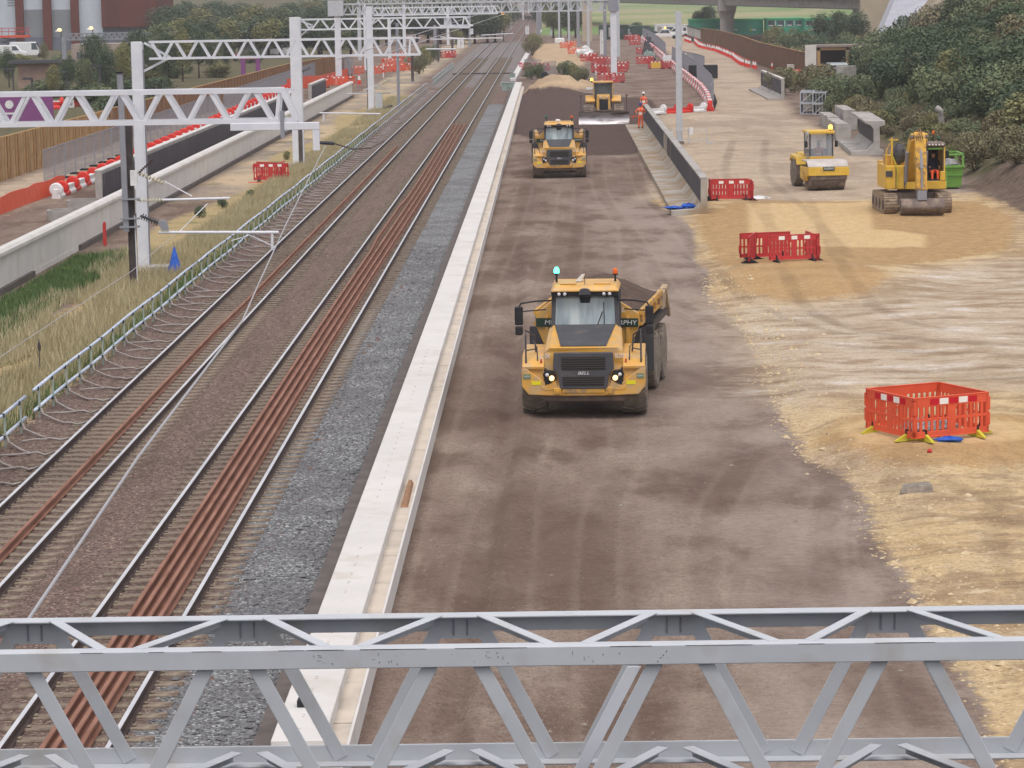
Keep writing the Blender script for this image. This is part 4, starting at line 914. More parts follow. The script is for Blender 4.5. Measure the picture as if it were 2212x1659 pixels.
    m=MB(); m.prism([(-1.28,2.16),(-1.28,1.85),(-1.0,1.2),(1.0,1.2),(1.28,1.85),(1.28,2.16),(.72,2.52),(-.72,2.52)],.0,.12)
    for x in (-1.0,-.4,.4,1.0): m.box(x-.04,x+.04,-.05,.01,1.3,2.1)
    RB(m,'tipper_headboard',YEL,bevel=.01)
    for sg in (-1,1):
        m=MB(); a,b=sorted((sg*1.27,sg*1.35)); m.box(a,b,.1,5.3,2.12,2.24); m.box(a,b,.1,5.2,1.86,1.93)
        for yy in (.3,1.3,2.3,3.3,4.3): m.box(min(sg*1.28,sg*1.34),max(sg*1.28,sg*1.34),yy,yy+.12,1.9,2.15)
        RB(m,'body_rail',YELD)
        m=MB(); a,b=sorted((sg*1.15,sg*1.46)); m.prism([(1.0,1.5),(1.2,1.72),(2.2,1.76),(5.0,1.76),(5.1,1.65),(5.0,1.6),(2.2,1.6)],a,b,'x'); RB(m,'mudguard',BLACK)
        m=MB(); m.box(sg*1.18-.38,sg*1.18+.38,.75,.80,.65,1.75); RB(m,'mud_flap',CHAR)
    m=MB(); m.box(.45,1.27,-.055,-.02,1.84,2.05); m.box(-1.27,-.45,-.055,-.02,1.84,2.05); nb_=RB(m,'name_board',DKGREEN)
    tx=text('name_text','MURPHY',.16,WHITE,nb_,(.87,-.07,1.945),bold=.006,sx=1.15,shear=.1); text('name_text','MURPHY',.16,WHITE,nb_,(-.70,-.07,1.945),bold=.006,sx=1.15,shear=.1)
    text('maker_text','BELL',.17,WHITE,nb_,(.74,-.07,2.26),bold=.008,sx=1.2,shear=.25)
    m=MB(); q=[(1.36,5.2,1.6),(1.46,5.2,1.6),(1.5,5.6,1.7),(1.38,5.6,1.7)]
    for sg in (-1,1):
        m.hexa([(sg*1.24,4.6,1.6),(sg*1.38,4.6,1.6),(sg*1.38,5.3,1.7),(sg*1.24,5.3,1.7)],[(sg*1.24,4.8,2.2),(sg*1.40,4.8,2.2),(sg*1.44,5.4,2.35),(sg*1.28,5.4,2.35)])
        m.bar((sg*1.4,5.0,2.3),(sg*1.45,5.5,1.5),.1)
    RB(m,'tailgate_arm',mat('dusty_tan_steel',(186,166,138),(150,132,112),4,.9),bevel=.02)
    if loaded:
        m=MB(); g=14; vs=[];fs=[]
        for i in range(g+1):
            for j in range(g+1):
                a=-1.25+2.50*i/g; b=.15+5.0*j/g; u=a/1.25; v=(b-2.6)/2.5
                h=2.15+.72*max(0,1-abs(u)**1.6)*max(0,1-abs(v)**2)**.8+R.uniform(-.03,.03)*(abs(u)<.95)
                vs.append((a,b,h))
        for i in range(g):
            for j in range(g): fs.append((i*(g+1)+j,(i+1)*(g+1)+j,(i+1)*(g+1)+j+1,i*(g+1)+j+1))
        m.add(vs,fs); RB(m,'soil_load',SOIL)
    return t
p=onG(1262,908); dump_truck((p.x,p.y+.15,p.z),rad(-2.5),'loaded yellow articulated dump truck with green beacon lit and headlights on, nearest the camera',True,True,-.10).scale=(1.035,)*3
p=onG(1209,386); dump_truck((p.x,p.y+.2,p.z),0,'empty yellow articulated dump truck with lights off in front of the bulldozer',False,False,.0)
# ------------------------------------------------------------------ person
def skinmesh(pts,edges,rads,mats,pick):
    me=bpy.data.meshes.new('p'); me.from_pydata(pts,edges,[]); o=bpy.data.objects.new('p',me); COL.objects.link(o)
    md=o.modifiers.new('s','SKIN'); 
    for i,r in enumerate(rads):
        r=r if isinstance(r,tuple) else (r,r); me.skin_vertices[0].data[i].radius=r
    me.skin_vertices[0].data[0].use_root=True
    o.modifiers.new('ss','SUBSURF').levels=1; o.modifiers['ss'].render_levels=1
    nm=bpy.data.meshes.new_from_object(o.evaluated_get(bpy.context.evaluated_depsgraph_get())); bpy.data.objects.remove(o)
    nm.materials.clear()
    for k in mats: nm.materials.append(k)
    for f in nm.polygons: f.material_index=pick(f.center); f.use_smooth=True
    return nm
def person(loc,rz,label,pose='hips',top=HIVIS,legs=HIVIS,hat=BLUEH,group=None,h=1.0):
    t=thing('person',label,'person',loc,rz,group)
    sit=pose=='sit'
    P=[(0,0,.96),(0,0,1.10),(0,.01,1.28),(0,0,1.44),(0,0,1.50),(0,-.01,1.58),(0,-.02,1.68),(0,-.01,1.76)]
    Rr=[(.155,.11),(.14,.10),(.165,.11),(.15,.09),(.06,.06),(.075,.085),(.08,.095),(.05,.06)]
    E=[(i,i+1) for i in range(7)]
    def chain(st,pl,rl):
        k=st
        for p_,r_ in zip(pl,rl): P.append(p_); Rr.append(r_); E.append((k,len(P)-1)); k=len(P)-1
        return k
    for sg in (-1,1):
        if sit: chain(0,[(sg*.10,-.05,.93),(sg*.13,-.45,.98),(sg*.13,-.50,.60),(sg*.13,-.58,.52)],[.10,.075,.055,.045])
        else: chain(0,[(sg*.10,0,.88),(sg*.12,-.02,.50),(sg*.13,.02,.10),(sg*.14,-.12,.05)],[.10,.075,.06,.05])
        if pose=='hips': arm=[(sg*.20,0,1.42),(sg*.36,.06,1.20),(sg*.22,-.06,1.06)]
        elif sit: arm=[(sg*.20,0,1.42),(sg*.27,-.06,1.18),(sg*.22,-.32,1.14)]
        else: arm=[(sg*.20,0,1.42),(sg*.26,.02,1.15),(sg*.25,-.06,.92)]
        e=chain(3,arm,[.065,.05,.036]); hd=Vector(P[e]); dr=(hd-Vector(P[e-1])).normalized(); 
        pm=chain(e,[tuple(hd+dr*.07)],[(.03,.02)])
        sd_=dr.cross(Vector((0,1,0))).normalized()
        for q in range(4): chain(pm,[tuple(hd+dr*(.10)+sd_*(q-1.5)*.018),tuple(hd+dr*(.14-.006*abs(q-1.3))+sd_*(q-1.5)*.021+Vector((0,-.012,0)))],[.009,.008])
        chain(e,[tuple(hd+dr*.03-sd_*.035+Vector((0,-.01,0))),tuple(hd+dr*.07-sd_*.05+Vector((0,-.02,0)))],[.011,.009])
    hands=[Vector(P[i]) for i in range(len(P))]
    def pick(c):
        if c.z>1.535 and abs(c.x)<.14: return 3
        d=min((Vector(a)-c).length for a in [ (sg*x_,y_,z_) for sg in (-1,1) for x_,y_,z_ in ([(.20,-.08,1.03)] if pose=='hips' else [(.215,-.38,1.13)] if sit else [(.25,-.09,.85)])])
        if d<.10: return 3
        if (c.z<.13 and not sit) or (sit and c.z<.60): return 4
        if c.z>1.0: return 2 if (1.12<c.z<1.17 or 1.02<c.z<1.05 or (1.17<c.z<1.48 and .09<abs(c.x)<.12)) and top is HIVIS else 0
        if sit: return 2 if .70<c.z<.74 else 1
        return 2 if (.27<c.z<.32 or .40<c.z<.45) and legs is HIVIS else 1
    nm=skinmesh(P,E,Rr,[top,legs,REFL,SKIN,BLACK],pick); nm.name='body'
    o=bpy.data.objects.new('body',nm); COL.objects.link(o); o.parent=t
    m=MB(); m.lathe((0,-.005,1.73),[(.125,0),(.128,.02),(.12,.06),(.09,.115),(.04,.14),(.005,.145)],14,'z'); m.blob((0,-.11,1.735),.09,.06,.012,10,4,0); m.build('hard_hat',hat,t,smooth=True)
    m=MB(); m.blob((0,-.105,1.635),.014,.02,.022,6,4,0); 
    for sg in (-1,1): m.blob((sg*.085,0,1.65),.012,.02,.03,6,4,0)
    m.build('nose_and_ears',SKIN,t,smooth=True)
    m=MB(); 
    for sg in (-1,1): m.blob((sg*.03,-.098,1.672),.009,.006,.006,6,4,0)
    m.box(-.022,.022,-.102,-.096,1.600,1.606); m.build('eyes_and_mouth',BLACK,t)
    m=MB(); m.blob((0,.03,1.66),.085,.075,.09,10,6,0); m.build('hair',DARKM,t,smooth=True)
    return t
p=G(1384,278,.27); a_=person((p.x,p.y,.27),rad(180),'person in orange hi-vis suit and blue hard hat, hands on hips on the wall base','hips',HIVIS,HIVIS,BLUEH)
m=MB(); m.bar((-.62,.0,.86),(-.18,.05,.92),.10,.07); m.bar((-.45,.0,.86),(-.42,.05,.70),.05); o=m.build('orange_tool',ORNG); o.location=(p.x-.1,p.y,.27); tag(o,'small orange hand tool held out beside the worker with blue hard hat','tool')
p=A(1390,240,232); person((p.x+.02,232,.27),rad(170),'person in orange hi-vis and white hard hat behind the worker with hands on hips','stand',HIVIS,HIVIS,WHITE)
p=G(1481,147); person((p.x,p.y,0),rad(20),'person in orange hi-vis vest and white hard hat between the far mesh fences','stand',HIVIS,NAVY,WHITE)
p=G(1476,146); person((p.x,p.y+.5,0),rad(200),'person in dark blue clothing partly behind the tall mast','stand',NAVY,NAVY,BLUEH)
# ------------------------------------------------------------------ bulldozer
def tracks(t,x,y0,y1,h,w,m_=MUDST,name='track'):
    m=MB(); r=h/2; n_=10
    prof=[(y0+r+math.cos(a)*-r if 0 else y0+r-math.sin(a)*r, r-math.cos(a)*r) for a in [math.pi*i/n_ for i in range(n_+1)]]
    prof+= [(y1-r+math.sin(a)*r, r+math.cos(a)*r) for a in [math.pi*i/n_ for i in range(n_+1)]]
    m.prism(prof,x-w/2,x+w/2,'x')
    # shoes
    L_=len(prof)
    for i in range(L_):
        a=Vector((0,)+prof[i]); b=Vector((0,)+prof[(i+1)%L_]); d=b-a; k=max(1,int(d.length/.19))
        for j in range(k):
            c=a+d*((j+.5)/k); nn=Vector((0,d.z,-d.y)).normalized()*-1
            cc=Vector((x,c.y,c.z)); dd=d.normalized()
            m.obar(cc-Vector((w/2+.01,0,0)),cc+Vector((w/2+.01,0,0)),dd,nn*-1,-.03,.03,-.035,.035)
    o=m.build(name,m_,t)
    m=MB()
    for q in range(4): yy=y0+r+ (y1-y0-2*r)*q/3; m.lathe((x,yy,r),[(r*.5,-w/2-.03),(r*.5,w/2+.03)],12,'x')
    m.build('track_roller',DARKM,o); return o
def bulldozer(loc,label):
    t=thing('bulldozer',label,'bulldozer',loc)
    # blade
    m=MB(); n_=8; vs=[];fs=[]
    prof=[(-.0-.18*math.sin(math.pi*i/n_)+.30*(i/n_)**2*0, i/n_*1.05) for i in range(n_+1)]
    prof=[(.05+.22*math.sin(math.pi*i/n_)-.02, .02+i/n_*1.0) for i in range(n_+1)]
    m.prism([(a,b*.93) for a,b in prof]+[(.42,.95),(.42,.05)],-1.9,1.9,'x'); bl=m.build('blade',BLADE,t)
    m=MB(); m.box(-1.9,1.9,.0,.2,.93,.97); m.blob((.2,.18,.93),1.1,.2,.14,14,5,.3,True,seed=2); m.build('spoil_on_blade',SOIL,bl)
    for sg in (-1,1):
        m=MB(); m.tube([(sg*1.72,.45,.8),(sg*1.72,.45,2.15)],.035,6); m.box(sg*1.72-.09,sg*1.72+.09,.38,.52,2.1,2.2); m.build('gps_mast',DARKM,t)
        tracks(t,sg*1.15,.9,4.5,1.45,.75)
        m=MB(); m.bar((sg*.8,.4,.5),(sg*.8,2.8,.5),.18); m.tube([(sg*.35,.3,.9),(sg*.42,1.3,1.25)],.07,8); m.build('push_arm',MUDST,t)
        m=MB(); a,b=sorted((sg*.62,sg*1.35)); m.prism([(2.2,1.55),(2.15,1.7),(2.7,2.05),(4.2,2.05),(4.3,1.6)],a,b,'x'); m.build('fender',YEL,t,bevel=.04)
        m=MB(); m.box(sg*.70-.04,sg*.70+.04,2.4,2.5,1.8,3.05); m.build('rops_post',YEL,t)
    V=[(-.55,.95,.6),(.55,.95,.6),(.62,2.6,.6),(-.62,2.6,.6)];T=[(-.46,1.0,2.12),(.46,1.0,2.12),(.5,2.6,2.2),(-.5,2.6,2.2)]
    m=MB(); m.hexa(V,T); m.build('engine_cover',YEL,t,bevel=.05)
    m=MB(); m.prism([(-.33,1.0),(.33,1.0),(.33,1.86),(-.33,1.86)],.88,.95); m.build('radiator_grille',BLACK,t)
    m=MB(); 
    for sg in (-1,1): m.box(sg*.42-.08,sg*.42+.08,.86,.96,.8,2.0)
    m.build('grille_frame',YEL,t)
    for sg in (-1,1): lamp(t,(sg*.25,.93,2.0),.06,LAMPC,name='headlamp')
    m=MB()
    for x in (-.62,.62): m.box(x-.05,x+.05,2.35,2.45,1.2,3.05); m.box(x-.05,x+.05,3.7,3.8,1.2,3.05)
    m.box(-.05,.05,2.33,2.37,2.0,3.0); m.box(-.64,.64,2.36,2.44,1.2,2.0); fr=m.build('cab_frame',CHAR,t)
    m=MB(); m.box(-.57,.57,2.40,2.43,2.0,3.02); m.box(-.64,-.62,2.45,3.7,1.62,3.02); m.box(.62,.64,2.45,3.7,1.62,3.02); m.build('cab_glass',GLASSD,fr)
    m=MB(); m.box(-.78,.78,2.2,4.0,3.05,3.15); m.build('cab_roof',YEL,t,bevel=.04)
    beacon(t,(-.86,2.4,3.2),AMBON,.2,.10,'lit_beacon',.1)
    m=MB(); m.box(-1.3,-.8,2.4,2.5,2.55,2.72); m.build('mirror',WHITE,t)
p=onG(1305,269); bulldozer((p.x,p.y,p.z),'yellow bulldozer pushing dark soil with a wide worn steel blade')
# ------------------------------------------------------------------ roller
def roller(loc,rz,label):
    t=thing('road_roller',label,'roller',loc,rz)
    m=MB(); m.lathe((0,.75,.75),[(.70,-1.07),(.75,-1.05),(.75,1.05),(.70,1.07)],40,'x'); m.build('drum',MUDST,t,smooth=False)
    for sg in (-1,1):
        m=MB(); a,b=sorted((sg*1.09,sg*1.22)); m.prism([(-.12,.82),(-.12,1.22),(1.9,1.22),(1.9,.62),(1.1,.5),(.4,.5),(.2,.8)],a,b,'x'); m.build('drum_frame',YELB,t,bevel=.02)
        m=MB(); m.lathe((sg*1.23,.75,.75),[(.3,-.03),(.3,.03),(.1,.05)],16,'x'); m.build('drum_hub',YELD,t)
    m=MB(); m.box(-1.22,1.22,-.17,-.05,.80,1.24); fb=m.build('front_beam',YELB,t,bevel=.02)
    m=MB(); m.prism([(-.06,1.235),(.35,1.50),(1.5,1.52),(1.5,1.58),(.33,1.56),(-.08,1.27)],-1.19,1.19,'x'); m.build('top_plate',mat('pale_worn_plate',(196,190,186),(176,168,162),2,.8),t,bevel=.01)
    m=MB(); m.box(-1.1,1.1,-.10,-.04,.60,.80); m.build('scraper_bar',MUDST,t)
    m=MB(); m.box(-.34,.34,-.20,-.172,1.06,1.26); nb_=m.build('name_board',DKGREEN,t); text('name_text','MURPHY',.17,WHITE,nb_,(0,-.205,1.165),bold=.006,sx=.9)
    m=MB(); m.box(-.4,.4,1.6,2.6,.6,1.3); m.build('articulation_frame',YELD,t)
    for sg in (-1,1): wheel(t,sg*.88+.0,4.0,.76,.55,sg,YELB,'rear_wheel')
    m=MB(); m.box(-.62,.62,3.6,5.6,.8,1.75); m.build('engine_cover',YELB,t,bevel=.06)
    m=MB(); m.prism([(3.0,1.2),(3.2,1.6),(4.6,1.7),(4.9,1.3),(4.6,1.5),(3.3,1.45)],-1.15,1.15,'x'); m.build('wheel_arch',YELB,t,bevel=.02)
    cx=.18; x0,x1=cx-.72,cx+.72
    m=MB(); m.box(x0,x1,2.3,2.38,1.38,1.66); m.box(x0,x1,2.3,3.7,1.15,1.4); m.build('cab_base',YELB,t,bevel=.01)
    m=MB()
    for x in (x0+.04,x1-.04):
        for yy in (2.35,3.65): m.box(x-.04,x+.04,yy-.04,yy+.04,1.4,2.88)
    m.box(x0,x1,2.31,2.39,1.41,1.56); m.box(x0+.05,x1-.05,3.6,3.68,1.4,2.0); fr=m.build('cab_frame',CHAR,t)
    m=MB(); m.box(x0+.08,x1-.08,2.33,2.35,1.56,2.84); g_=mat('clear_cab_glass',(170,180,190),None,rough=.08,spec=.9,alpha=.42); m.build('windscreen',g_,fr)
    m=MB(); m.box(x0,x0+.02,2.4,3.6,1.5,2.84); m.box(x1-.02,x1,2.4,3.6,1.5,2.84); m.build('side_window',g_,fr)
    m=MB(); m.box(x0-.06,x1+.06,2.15,3.85,2.86,3.02); m.build('cab_roof',YELB,t,bevel=.04)
    m=MB(); m.box(x0-.2,x0-.0,2.2,2.5,2.9,2.98); m.build('sun_visor',STEEL,t)
    beacon(t,(x1-.18,2.3,3.08),AMBON,.24,.12,'lit_beacon',.08)
    for x in (x0-.2,x1+.18): m=MB(); m.box(x-.09,x+.09,2.3,2.38,2.15,2.48); m.bar((x,2.34,2.5),(x*.85,2.34,2.8),.03); m.build('mirror',BLACK,t,bevel=.02)
    return t
p=onG(1789,412); RZ=rad(7); rt=roller((p.x,p.y,p.z),RZ,'yellow single drum roller with lit amber beacon driving toward the camera'); rt.scale=(.87,1,.97)
q=Vector((.18,3.1,0)); q=Matrix.Rotation(RZ,4,'Z')@q
person((p.x+q.x,p.y+q.y,p.z+.55),RZ,'person in orange hi-vis seated at the controls of the yellow roller','sit',HIVIS,HIVIS,WHITE)
# ------------------------------------------------------------------ excavator
def excavator(loc,rz,label):
    t=thing('excavator',label,'excavator',loc,rz)
    for sg in (-1,1): tracks(t,sg*1.32,.4,4.6,.92,.64,mat('dusty_track_steel',(166,148,128),(128,112,98),4,.95))
    m=MB(); m.box(-1.0,1.0,1.6,3.4,.35,.95); m.lathe((0,2.5,.95),[(.7,0),(.7,.18)],24,'z'); m.build('undercarriage',MUDST,t)
    # left body and counterweight
    m=MB(); m.box(-1.42,-.42,1.4,4.4,1.12,2.25); m.build('side_body',YELB,t,bevel=.05)
    m=MB(); m.box(-.42,1.42,1.35,4.4,1.12,1.45); m.build('deck',YELB,t,bevel=.03)
    m=MB(); m.box(-1.38,1.38,3.6,4.7,1.2,2.35); m.build('counterweight',YELD,t,bevel=.08)
    m=MB(); m.box(-1.435,-1.10,1.37,1.395,1.72,2.0); m.build('maker_plate',CHAR,t)
    m=MB(); m.box(-.55,-.50,1.375,1.398,1.15,2.2); m.box(-.95,-.92,1.375,1.398,1.15,2.2); m.build('door_seam',CHAR,t)
    m=MB(); m.box(-1.38,-.5,1.8,2.6,2.25,2.72); m.build('upper_locker',YELD,t,bevel=.04)
    m=MB(); m.blob((-.72,2.0,2.72),.36,.4,.52,10,6,.1); m.build('engine_pipework',CHAR,t)
    m=MB(); m.tube([(-1.38,1.45,1.6),(-1.38,1.45,3.0),(-1.2,1.5,3.3)],.03,6); m.tube([(-1.1,1.6,2.2),(-1.1,1.6,3.55)],.05,6); m.bar((-1.25,1.6,3.45),(-.8,1.6,3.45),.05); m.tube([(-1.42,1.4,1.2),(-1.42,1.4,2.9)],.02,5); m.build('handrail',YELB,t)
    m=MB(); m.tube([(-1.2,1.36,2.9),(-.98,1.35,2.4),(-.85,1.34,1.9),(-.9,1.34,1.3)],.03,6); m.build('yellow_hose',YFOOT,t)
    # cab
    x0,x1=.52,1.42
    m=MB()
    for x in (x0+.04,x1-.04):
        for yy in (1.35,2.9): m.box(x-.045,x+.045,yy-.045,yy+.045,1.45,3.15)
    m.box(x0,x1,1.3,1.38,1.42,1.55); m.box(x0,x1,2.85,2.93,1.4,3.1); fr=m.build('cab_frame',CHAR,t)
    m=MB(); m.box(x0+.1,x1-.1,1.305,1.34,2.98,3.06); m.build('lime_trim',SKIPG,fr)
    m=MB(); m.box(x0-.02,x1+.04,1.25,3.0,3.12,3.30); rf=m.build('cab_roof',MUDST,t,bevel=.04)
    for k in range(5): lamp(rf,(x0+.15+.16*k,1.24,3.2),.05,LAMPC,name='work_lamp')
    m=MB(); m.box(x1-.04,x1+.03,1.28,2.95,1.3,3.1); m.build('cab_side',YELB,t,bevel=.02)
    m=MB(); m.box(x0-.05,x1+.08,1.22,1.5,1.12,1.5); m.box(x1-.22,x1+.04,1.2,1.4,1.5,1.95); m.build('cab_step',YELB,t,bevel=.03)
    m=MB(); m.box(x0+.25,x1-.2,2.2,2.35,1.6,2.9); m.box(x0+.2,x1-.2,1.9,2.3,1.75,1.9); m.build('seat',BLACK,fr)
    m=MB(); m.box(x1+.03,x1+.22,1.3,1.36,2.55,2.9); m.build('mirror',BLACK,t,bevel=.02)
    beacon(t,(1.05,2.4,3.62),AMBER,.2,.06,'amber_beacon',.3); beacon(t,(1.30,2.4,3.42),mat('unlit_green_lens',(50,120,100)),.14,.05,'green_beacon',.1)
    # boom (x centre 0.02): from (y1.6,z1.6) up to peak (y .1? z 4.1)
    def slab(path,ws,w,name,m_):
        vs=[];fs=[]
        for (y,z),hh in zip(path,ws): pass
        mb=MB(); k=len(path)
        for i,((y,z),hh) in enumerate(zip(path,ws)):
            a=Vector((0,)+path[max(i-1,0)]); b=Vector((0,)+path[min(i+1,k-1)]); d=(b-a).normalized(); nn=Vector((0,-d.z,d.y))*hh/2
            c=Vector((0,y,z))
            for sx,sn in ((-1,-1),(1,-1),(1,1),(-1,1)): vs.append((sx*w/2,c.y+nn.y*sn,c.z+nn.z*sn))
        for i in range(k-1):
            for j in range(4): fs.append((i*4+j,i*4+(j+1)%4,(i+1)*4+(j+1)%4,(i+1)*4+j))
        fs+=[(0,1,2,3),(k*4-4,k*4-3,k*4-2,k*4-1)]; mb.add(vs,fs); return mb.build(name,m_,t,bevel=.02)
    slab([(2.3,1.5),(1.7,2.4),(1.1,3.1),(.5,3.5),(.1,3.65)],[.35,.55,.6,.5,.35],.80,'boom',YELB)
    slab([(.25,3.8),(.0,3.4),(-.2,2.7),(-.45,1.8),(-.6,1.2)],[.3,.5,.5,.4,.28],.52,'dipper_arm',mat('grimy_arm_paint',(222,176,74),(204,156,66),3,.6,dirt=(134,108,82),dscale=5,dlim=(.46,.66)))
    m=MB(); m.tube([(-.46,1.5,1.3),(-.46,.9,2.9)],.09,8); m.tube([(.46,1.5,1.3),(.46,.9,2.9)],.09,8); m.tube([(0,-.15,3.4),(0,-.62,2.2)],.08,8); m.tube([(0,-.62,2.3),(0,-.75,1.3)],.05,8); m.build('hydraulic_ram',STEELD,t)
    m=MB()
    for k in range(4): m.tube([(-.3+.1*k,.9,3.2),(-.25+.1*k,.3,3.85+.07*k),(-.2+.1*k,-.2,3.65),(-.15+.1*k,-.32,3.1)],.028,6)
    m.build('hydraulic_hose',mat('dusty_hose',(150,120,84),(90,70,56),6,.9),t)
    m=MB(); m.tube([(-.46,.15,3.62),(.46,.15,3.62)],.12,10); m.tube([(-.3,-.6,1.2),(.3,-.6,1.2)],.08,8); m.build('pivot_pin',MUDST,t)
    m=MB(); m.box(-.22,.22,-.8,-.45,.75,1.2); m.build('quick_hitch',STEELD,t)
    # wide ditching bucket
    m=MB(); n_=8; pf=[(-.25-.48*math.cos(math.pi*(i/n_)*.95)*1, .48+.46*math.sin(-math.pi/2+math.pi*i/n_*1.0)) for i in range(n_+1)]
    pf=[(-.55-.42*math.sin(math.pi*i/n_), .04+.78*i/n_) for i in range(n_+1)]+[(-.35,.80),(-.35,.10)]
    m.prism(pf,-1.02,1.08,'x'); m.build('bucket',MUDST,t,bevel=.01)
    return t
p=onG(1990,465); ex=(p.x,p.y+.6,p.z); excavator(ex,rad(2),'yellow tracked excavator facing the camera with boom raised and wide bucket down').scale=(.93,.93,.96)
person((ex[0]+.85,ex[1]+1.85,ex[2]+.92),rad(2),'person in navy top and orange trousers seated in the open excavator cab','sit',NAVY,HIVIS,NAVY)
# ------------------------------------------------------------------ pedestrian barriers
def proto_barrier(m_,foot,name='pedestrian_barrier',striped=False):
    t=thing(name,'x','barrier',(0,0,-50)); W=1.0
    m=MB(); z0=.08
    m.box(-W,W,-.02,.02,z0,z0+.14); m.box(-W,W,-.02,.02,.78,1.0); m.box(-W,-W+.07,-.02,.02,z0,.95); m.box(W-.07,W,-.02,.02,z0,.95)
    m.box(-.06,.06,-.02,.02,.2,.8)
    k=0; x=-W+.17
    while x<W-.1:
        m.box(x-.035,x+.035,-.018,.018,.2,.8); x+=.15
    m.box(-W,W,-.016,.016,.46,.52); m.box(-W,W,-.03,.03,.985,1.005); m.box(-W,W,-.032,.032,z0,z0+.03)
    m.box(-W-.03,-W+.03,-.04,.04,.6,.9); m.box(W-.03,W+.03,-.04,.04,.25,.55)
    m.build('panel',m_,t,bevel=.006,seg=1)
    for c in (-.5,0,.5) if not striped else (-.22,.30): m=MB(); m.box(c-.115,c+.115,-.027,-.019,.82,.955); m.build('white_reflector',REFLW,t)
    if striped:
        for c in (-.48,.04,.56): m=MB(); m.box(c-.115,c+.115,-.027,-.019,.82,.955); m.build('red_reflector',mat('red_reflector',(196,24,44)),t)
    for c in (-.7,.7):
        m=MB(); m.prism([(-.32,.0),(.32,.0),(.32,.02),(.03,.16),(-.03,.16),(-.32,.02)],c-.035,c+.035,'x'); m.box(c-.05,c+.05,-.3,.3,0,.02); f=m.build('foot',foot,t)
        m=MB(); m.box(c-.025,c+.025,-.035,.035,.10,.26); m.build('foot_clip',BLACK,f)
    return t
REFLW=mat('white_reflector',(238,236,232))
PB={'red':proto_barrier(RED,BLACK),'orange':proto_barrier(ORNG,BLACK),'stripe':proto_barrier(ORNG,YFOOT,striped=True)}
def barrier(kind,x,y,rz,label,group=None,z=None,sc=1.0):
    dup(PB[kind],(x,y,hz(x,y) if z is None else z),rz,label,group,sc)
def boxof(kind,c,rz,labels,group,sx=1.0,sc=1.0,z=None):
    ca,sa=math.cos(rz),math.sin(rz)
    for (dx,dy,r),lb in zip(((0,-sx,0),(-1,-0,-math.pi/2),(1,0,math.pi/2),(0,sx,math.pi)),labels):
        dx*=sc;dy*=sc
        barrier(kind,c[0]+dx*ca-dy*sa,c[1]+dx*sa+dy*ca,rz+r,lb,group,z,sc)
pf=lambda w,side: '%s forming the %s side'%(w,side)
SD=['near right','near left','far right','far left']
# near orange box: near corner (1973,956), right (2140,942), left (1896,928)
cN=onG(1973,957); cR=onG(2141,943); cLf=onG(1896,929)
vr_=(cR-cN); vl=(cLf-cN); ang=math.atan2(vr_.y,vr_.x); 
ln=1.98
ur=vr_.normalized(); ul=Vector((-ur.y,ur.x,0))
cN.x+=.02
zc=max(hz(cN.x+ur.x+ul.x,cN.y+ur.y+ul.y),cN.z)-.02
cc=cN+ur*.99+ul*.99
boxof('stripe',(cc.x,cc.y),ang,['orange barrier panel with red and white strip, '+s for s in ('front right side of the near enclosure','left side of the near enclosure','right end of the near enclosure','back side of the near enclosure')],'orange barriers boxing in the near pit',z=zc,sc=.985)
m=MB(); m.blob((cc.x-.1,cc.y-.2,zc+.1),.55,.45,.25,12,5,.3,seed=4); m.blob((cc.x+.3,cc.y+.2,zc+.1),.4,.35,.2,10,5,.3,seed=6); m.build('rubble_pile',mat('grey_rubble',(120,118,122),(170,168,166),14,.95),tag_=('grey rubble heap inside the near orange enclosure','rubble'))
m=MB(); m.blob((cc.x+.35,cc.y-1.1,zc+.03),.35,.12,.06,10,4,.3,seed=8); m.build('blue_sheet',BLUEC,tag_=('scrap of blue sheet poking out beneath the near orange enclosure','plastic sheet'))
p=onG(2008,973); m=MB(); m.blob((p.x,p.y,p.z+.04),.06,.05,.05,8,4,.2); m.build('red_scrap',RED,tag_=('tiny red scrap on the ground before the near orange enclosure','scrap'))
# middle red box
cN=onG(1672,567); b_=onG(1612,545); c_=onG(1765,562)
ang=math.atan2(c_.y-cN.y,c_.x-cN.x)*.35; ur=Vector((math.cos(ang),math.sin(ang),0)); ul=Vector((-ur.y,ur.x,0))
cc=cN+ur*.75+ul*1.0
for (dx,dy,r,lb) in ((0.05,-.95,.05,'front side of the middle enclosure'),(-1.30,-.1,-math.pi/2-.45,'angled left side of the middle enclosure'),(1.05,0,math.pi/2-.1,'right end of the middle enclosure'),(-.45,1.0,math.pi+.02,'back side of the middle enclosure')):
    q=cc+ur*dx+ul*dy; barrier('red',q.x,q.y,ang+r,'red barrier panel with white patches, '+lb,'red barriers on the middle mound',z=max(hz(q.x,q.y)-.02,.1))
# red box by wall
cN=onG(1580,433); 
for dx,dy,r,lb in ((0,0,.05,'front side of the enclosure by the wall end'),(-.95,1.0,math.pi/2,'left side of the enclosure by the wall end'),(1.0,.95,math.pi/2+.05,'right side of the enclosure by the wall end'),(0,2.0,math.pi,'back side of the enclosure by the wall end')):
    barrier('red',cN.x+dx,cN.y+dy,r,'red barrier panel, '+lb,'red barriers by the L-shaped wall end')
p=onG(1640,428); m=MB(); m.blob((p.x,p.y,p.z),.6,.5,.12,10,4,.3,seed=9); m.build('white_bag',WHITE,tag_=('flat white bag lying right of the red enclosure by the wall end','bag'))
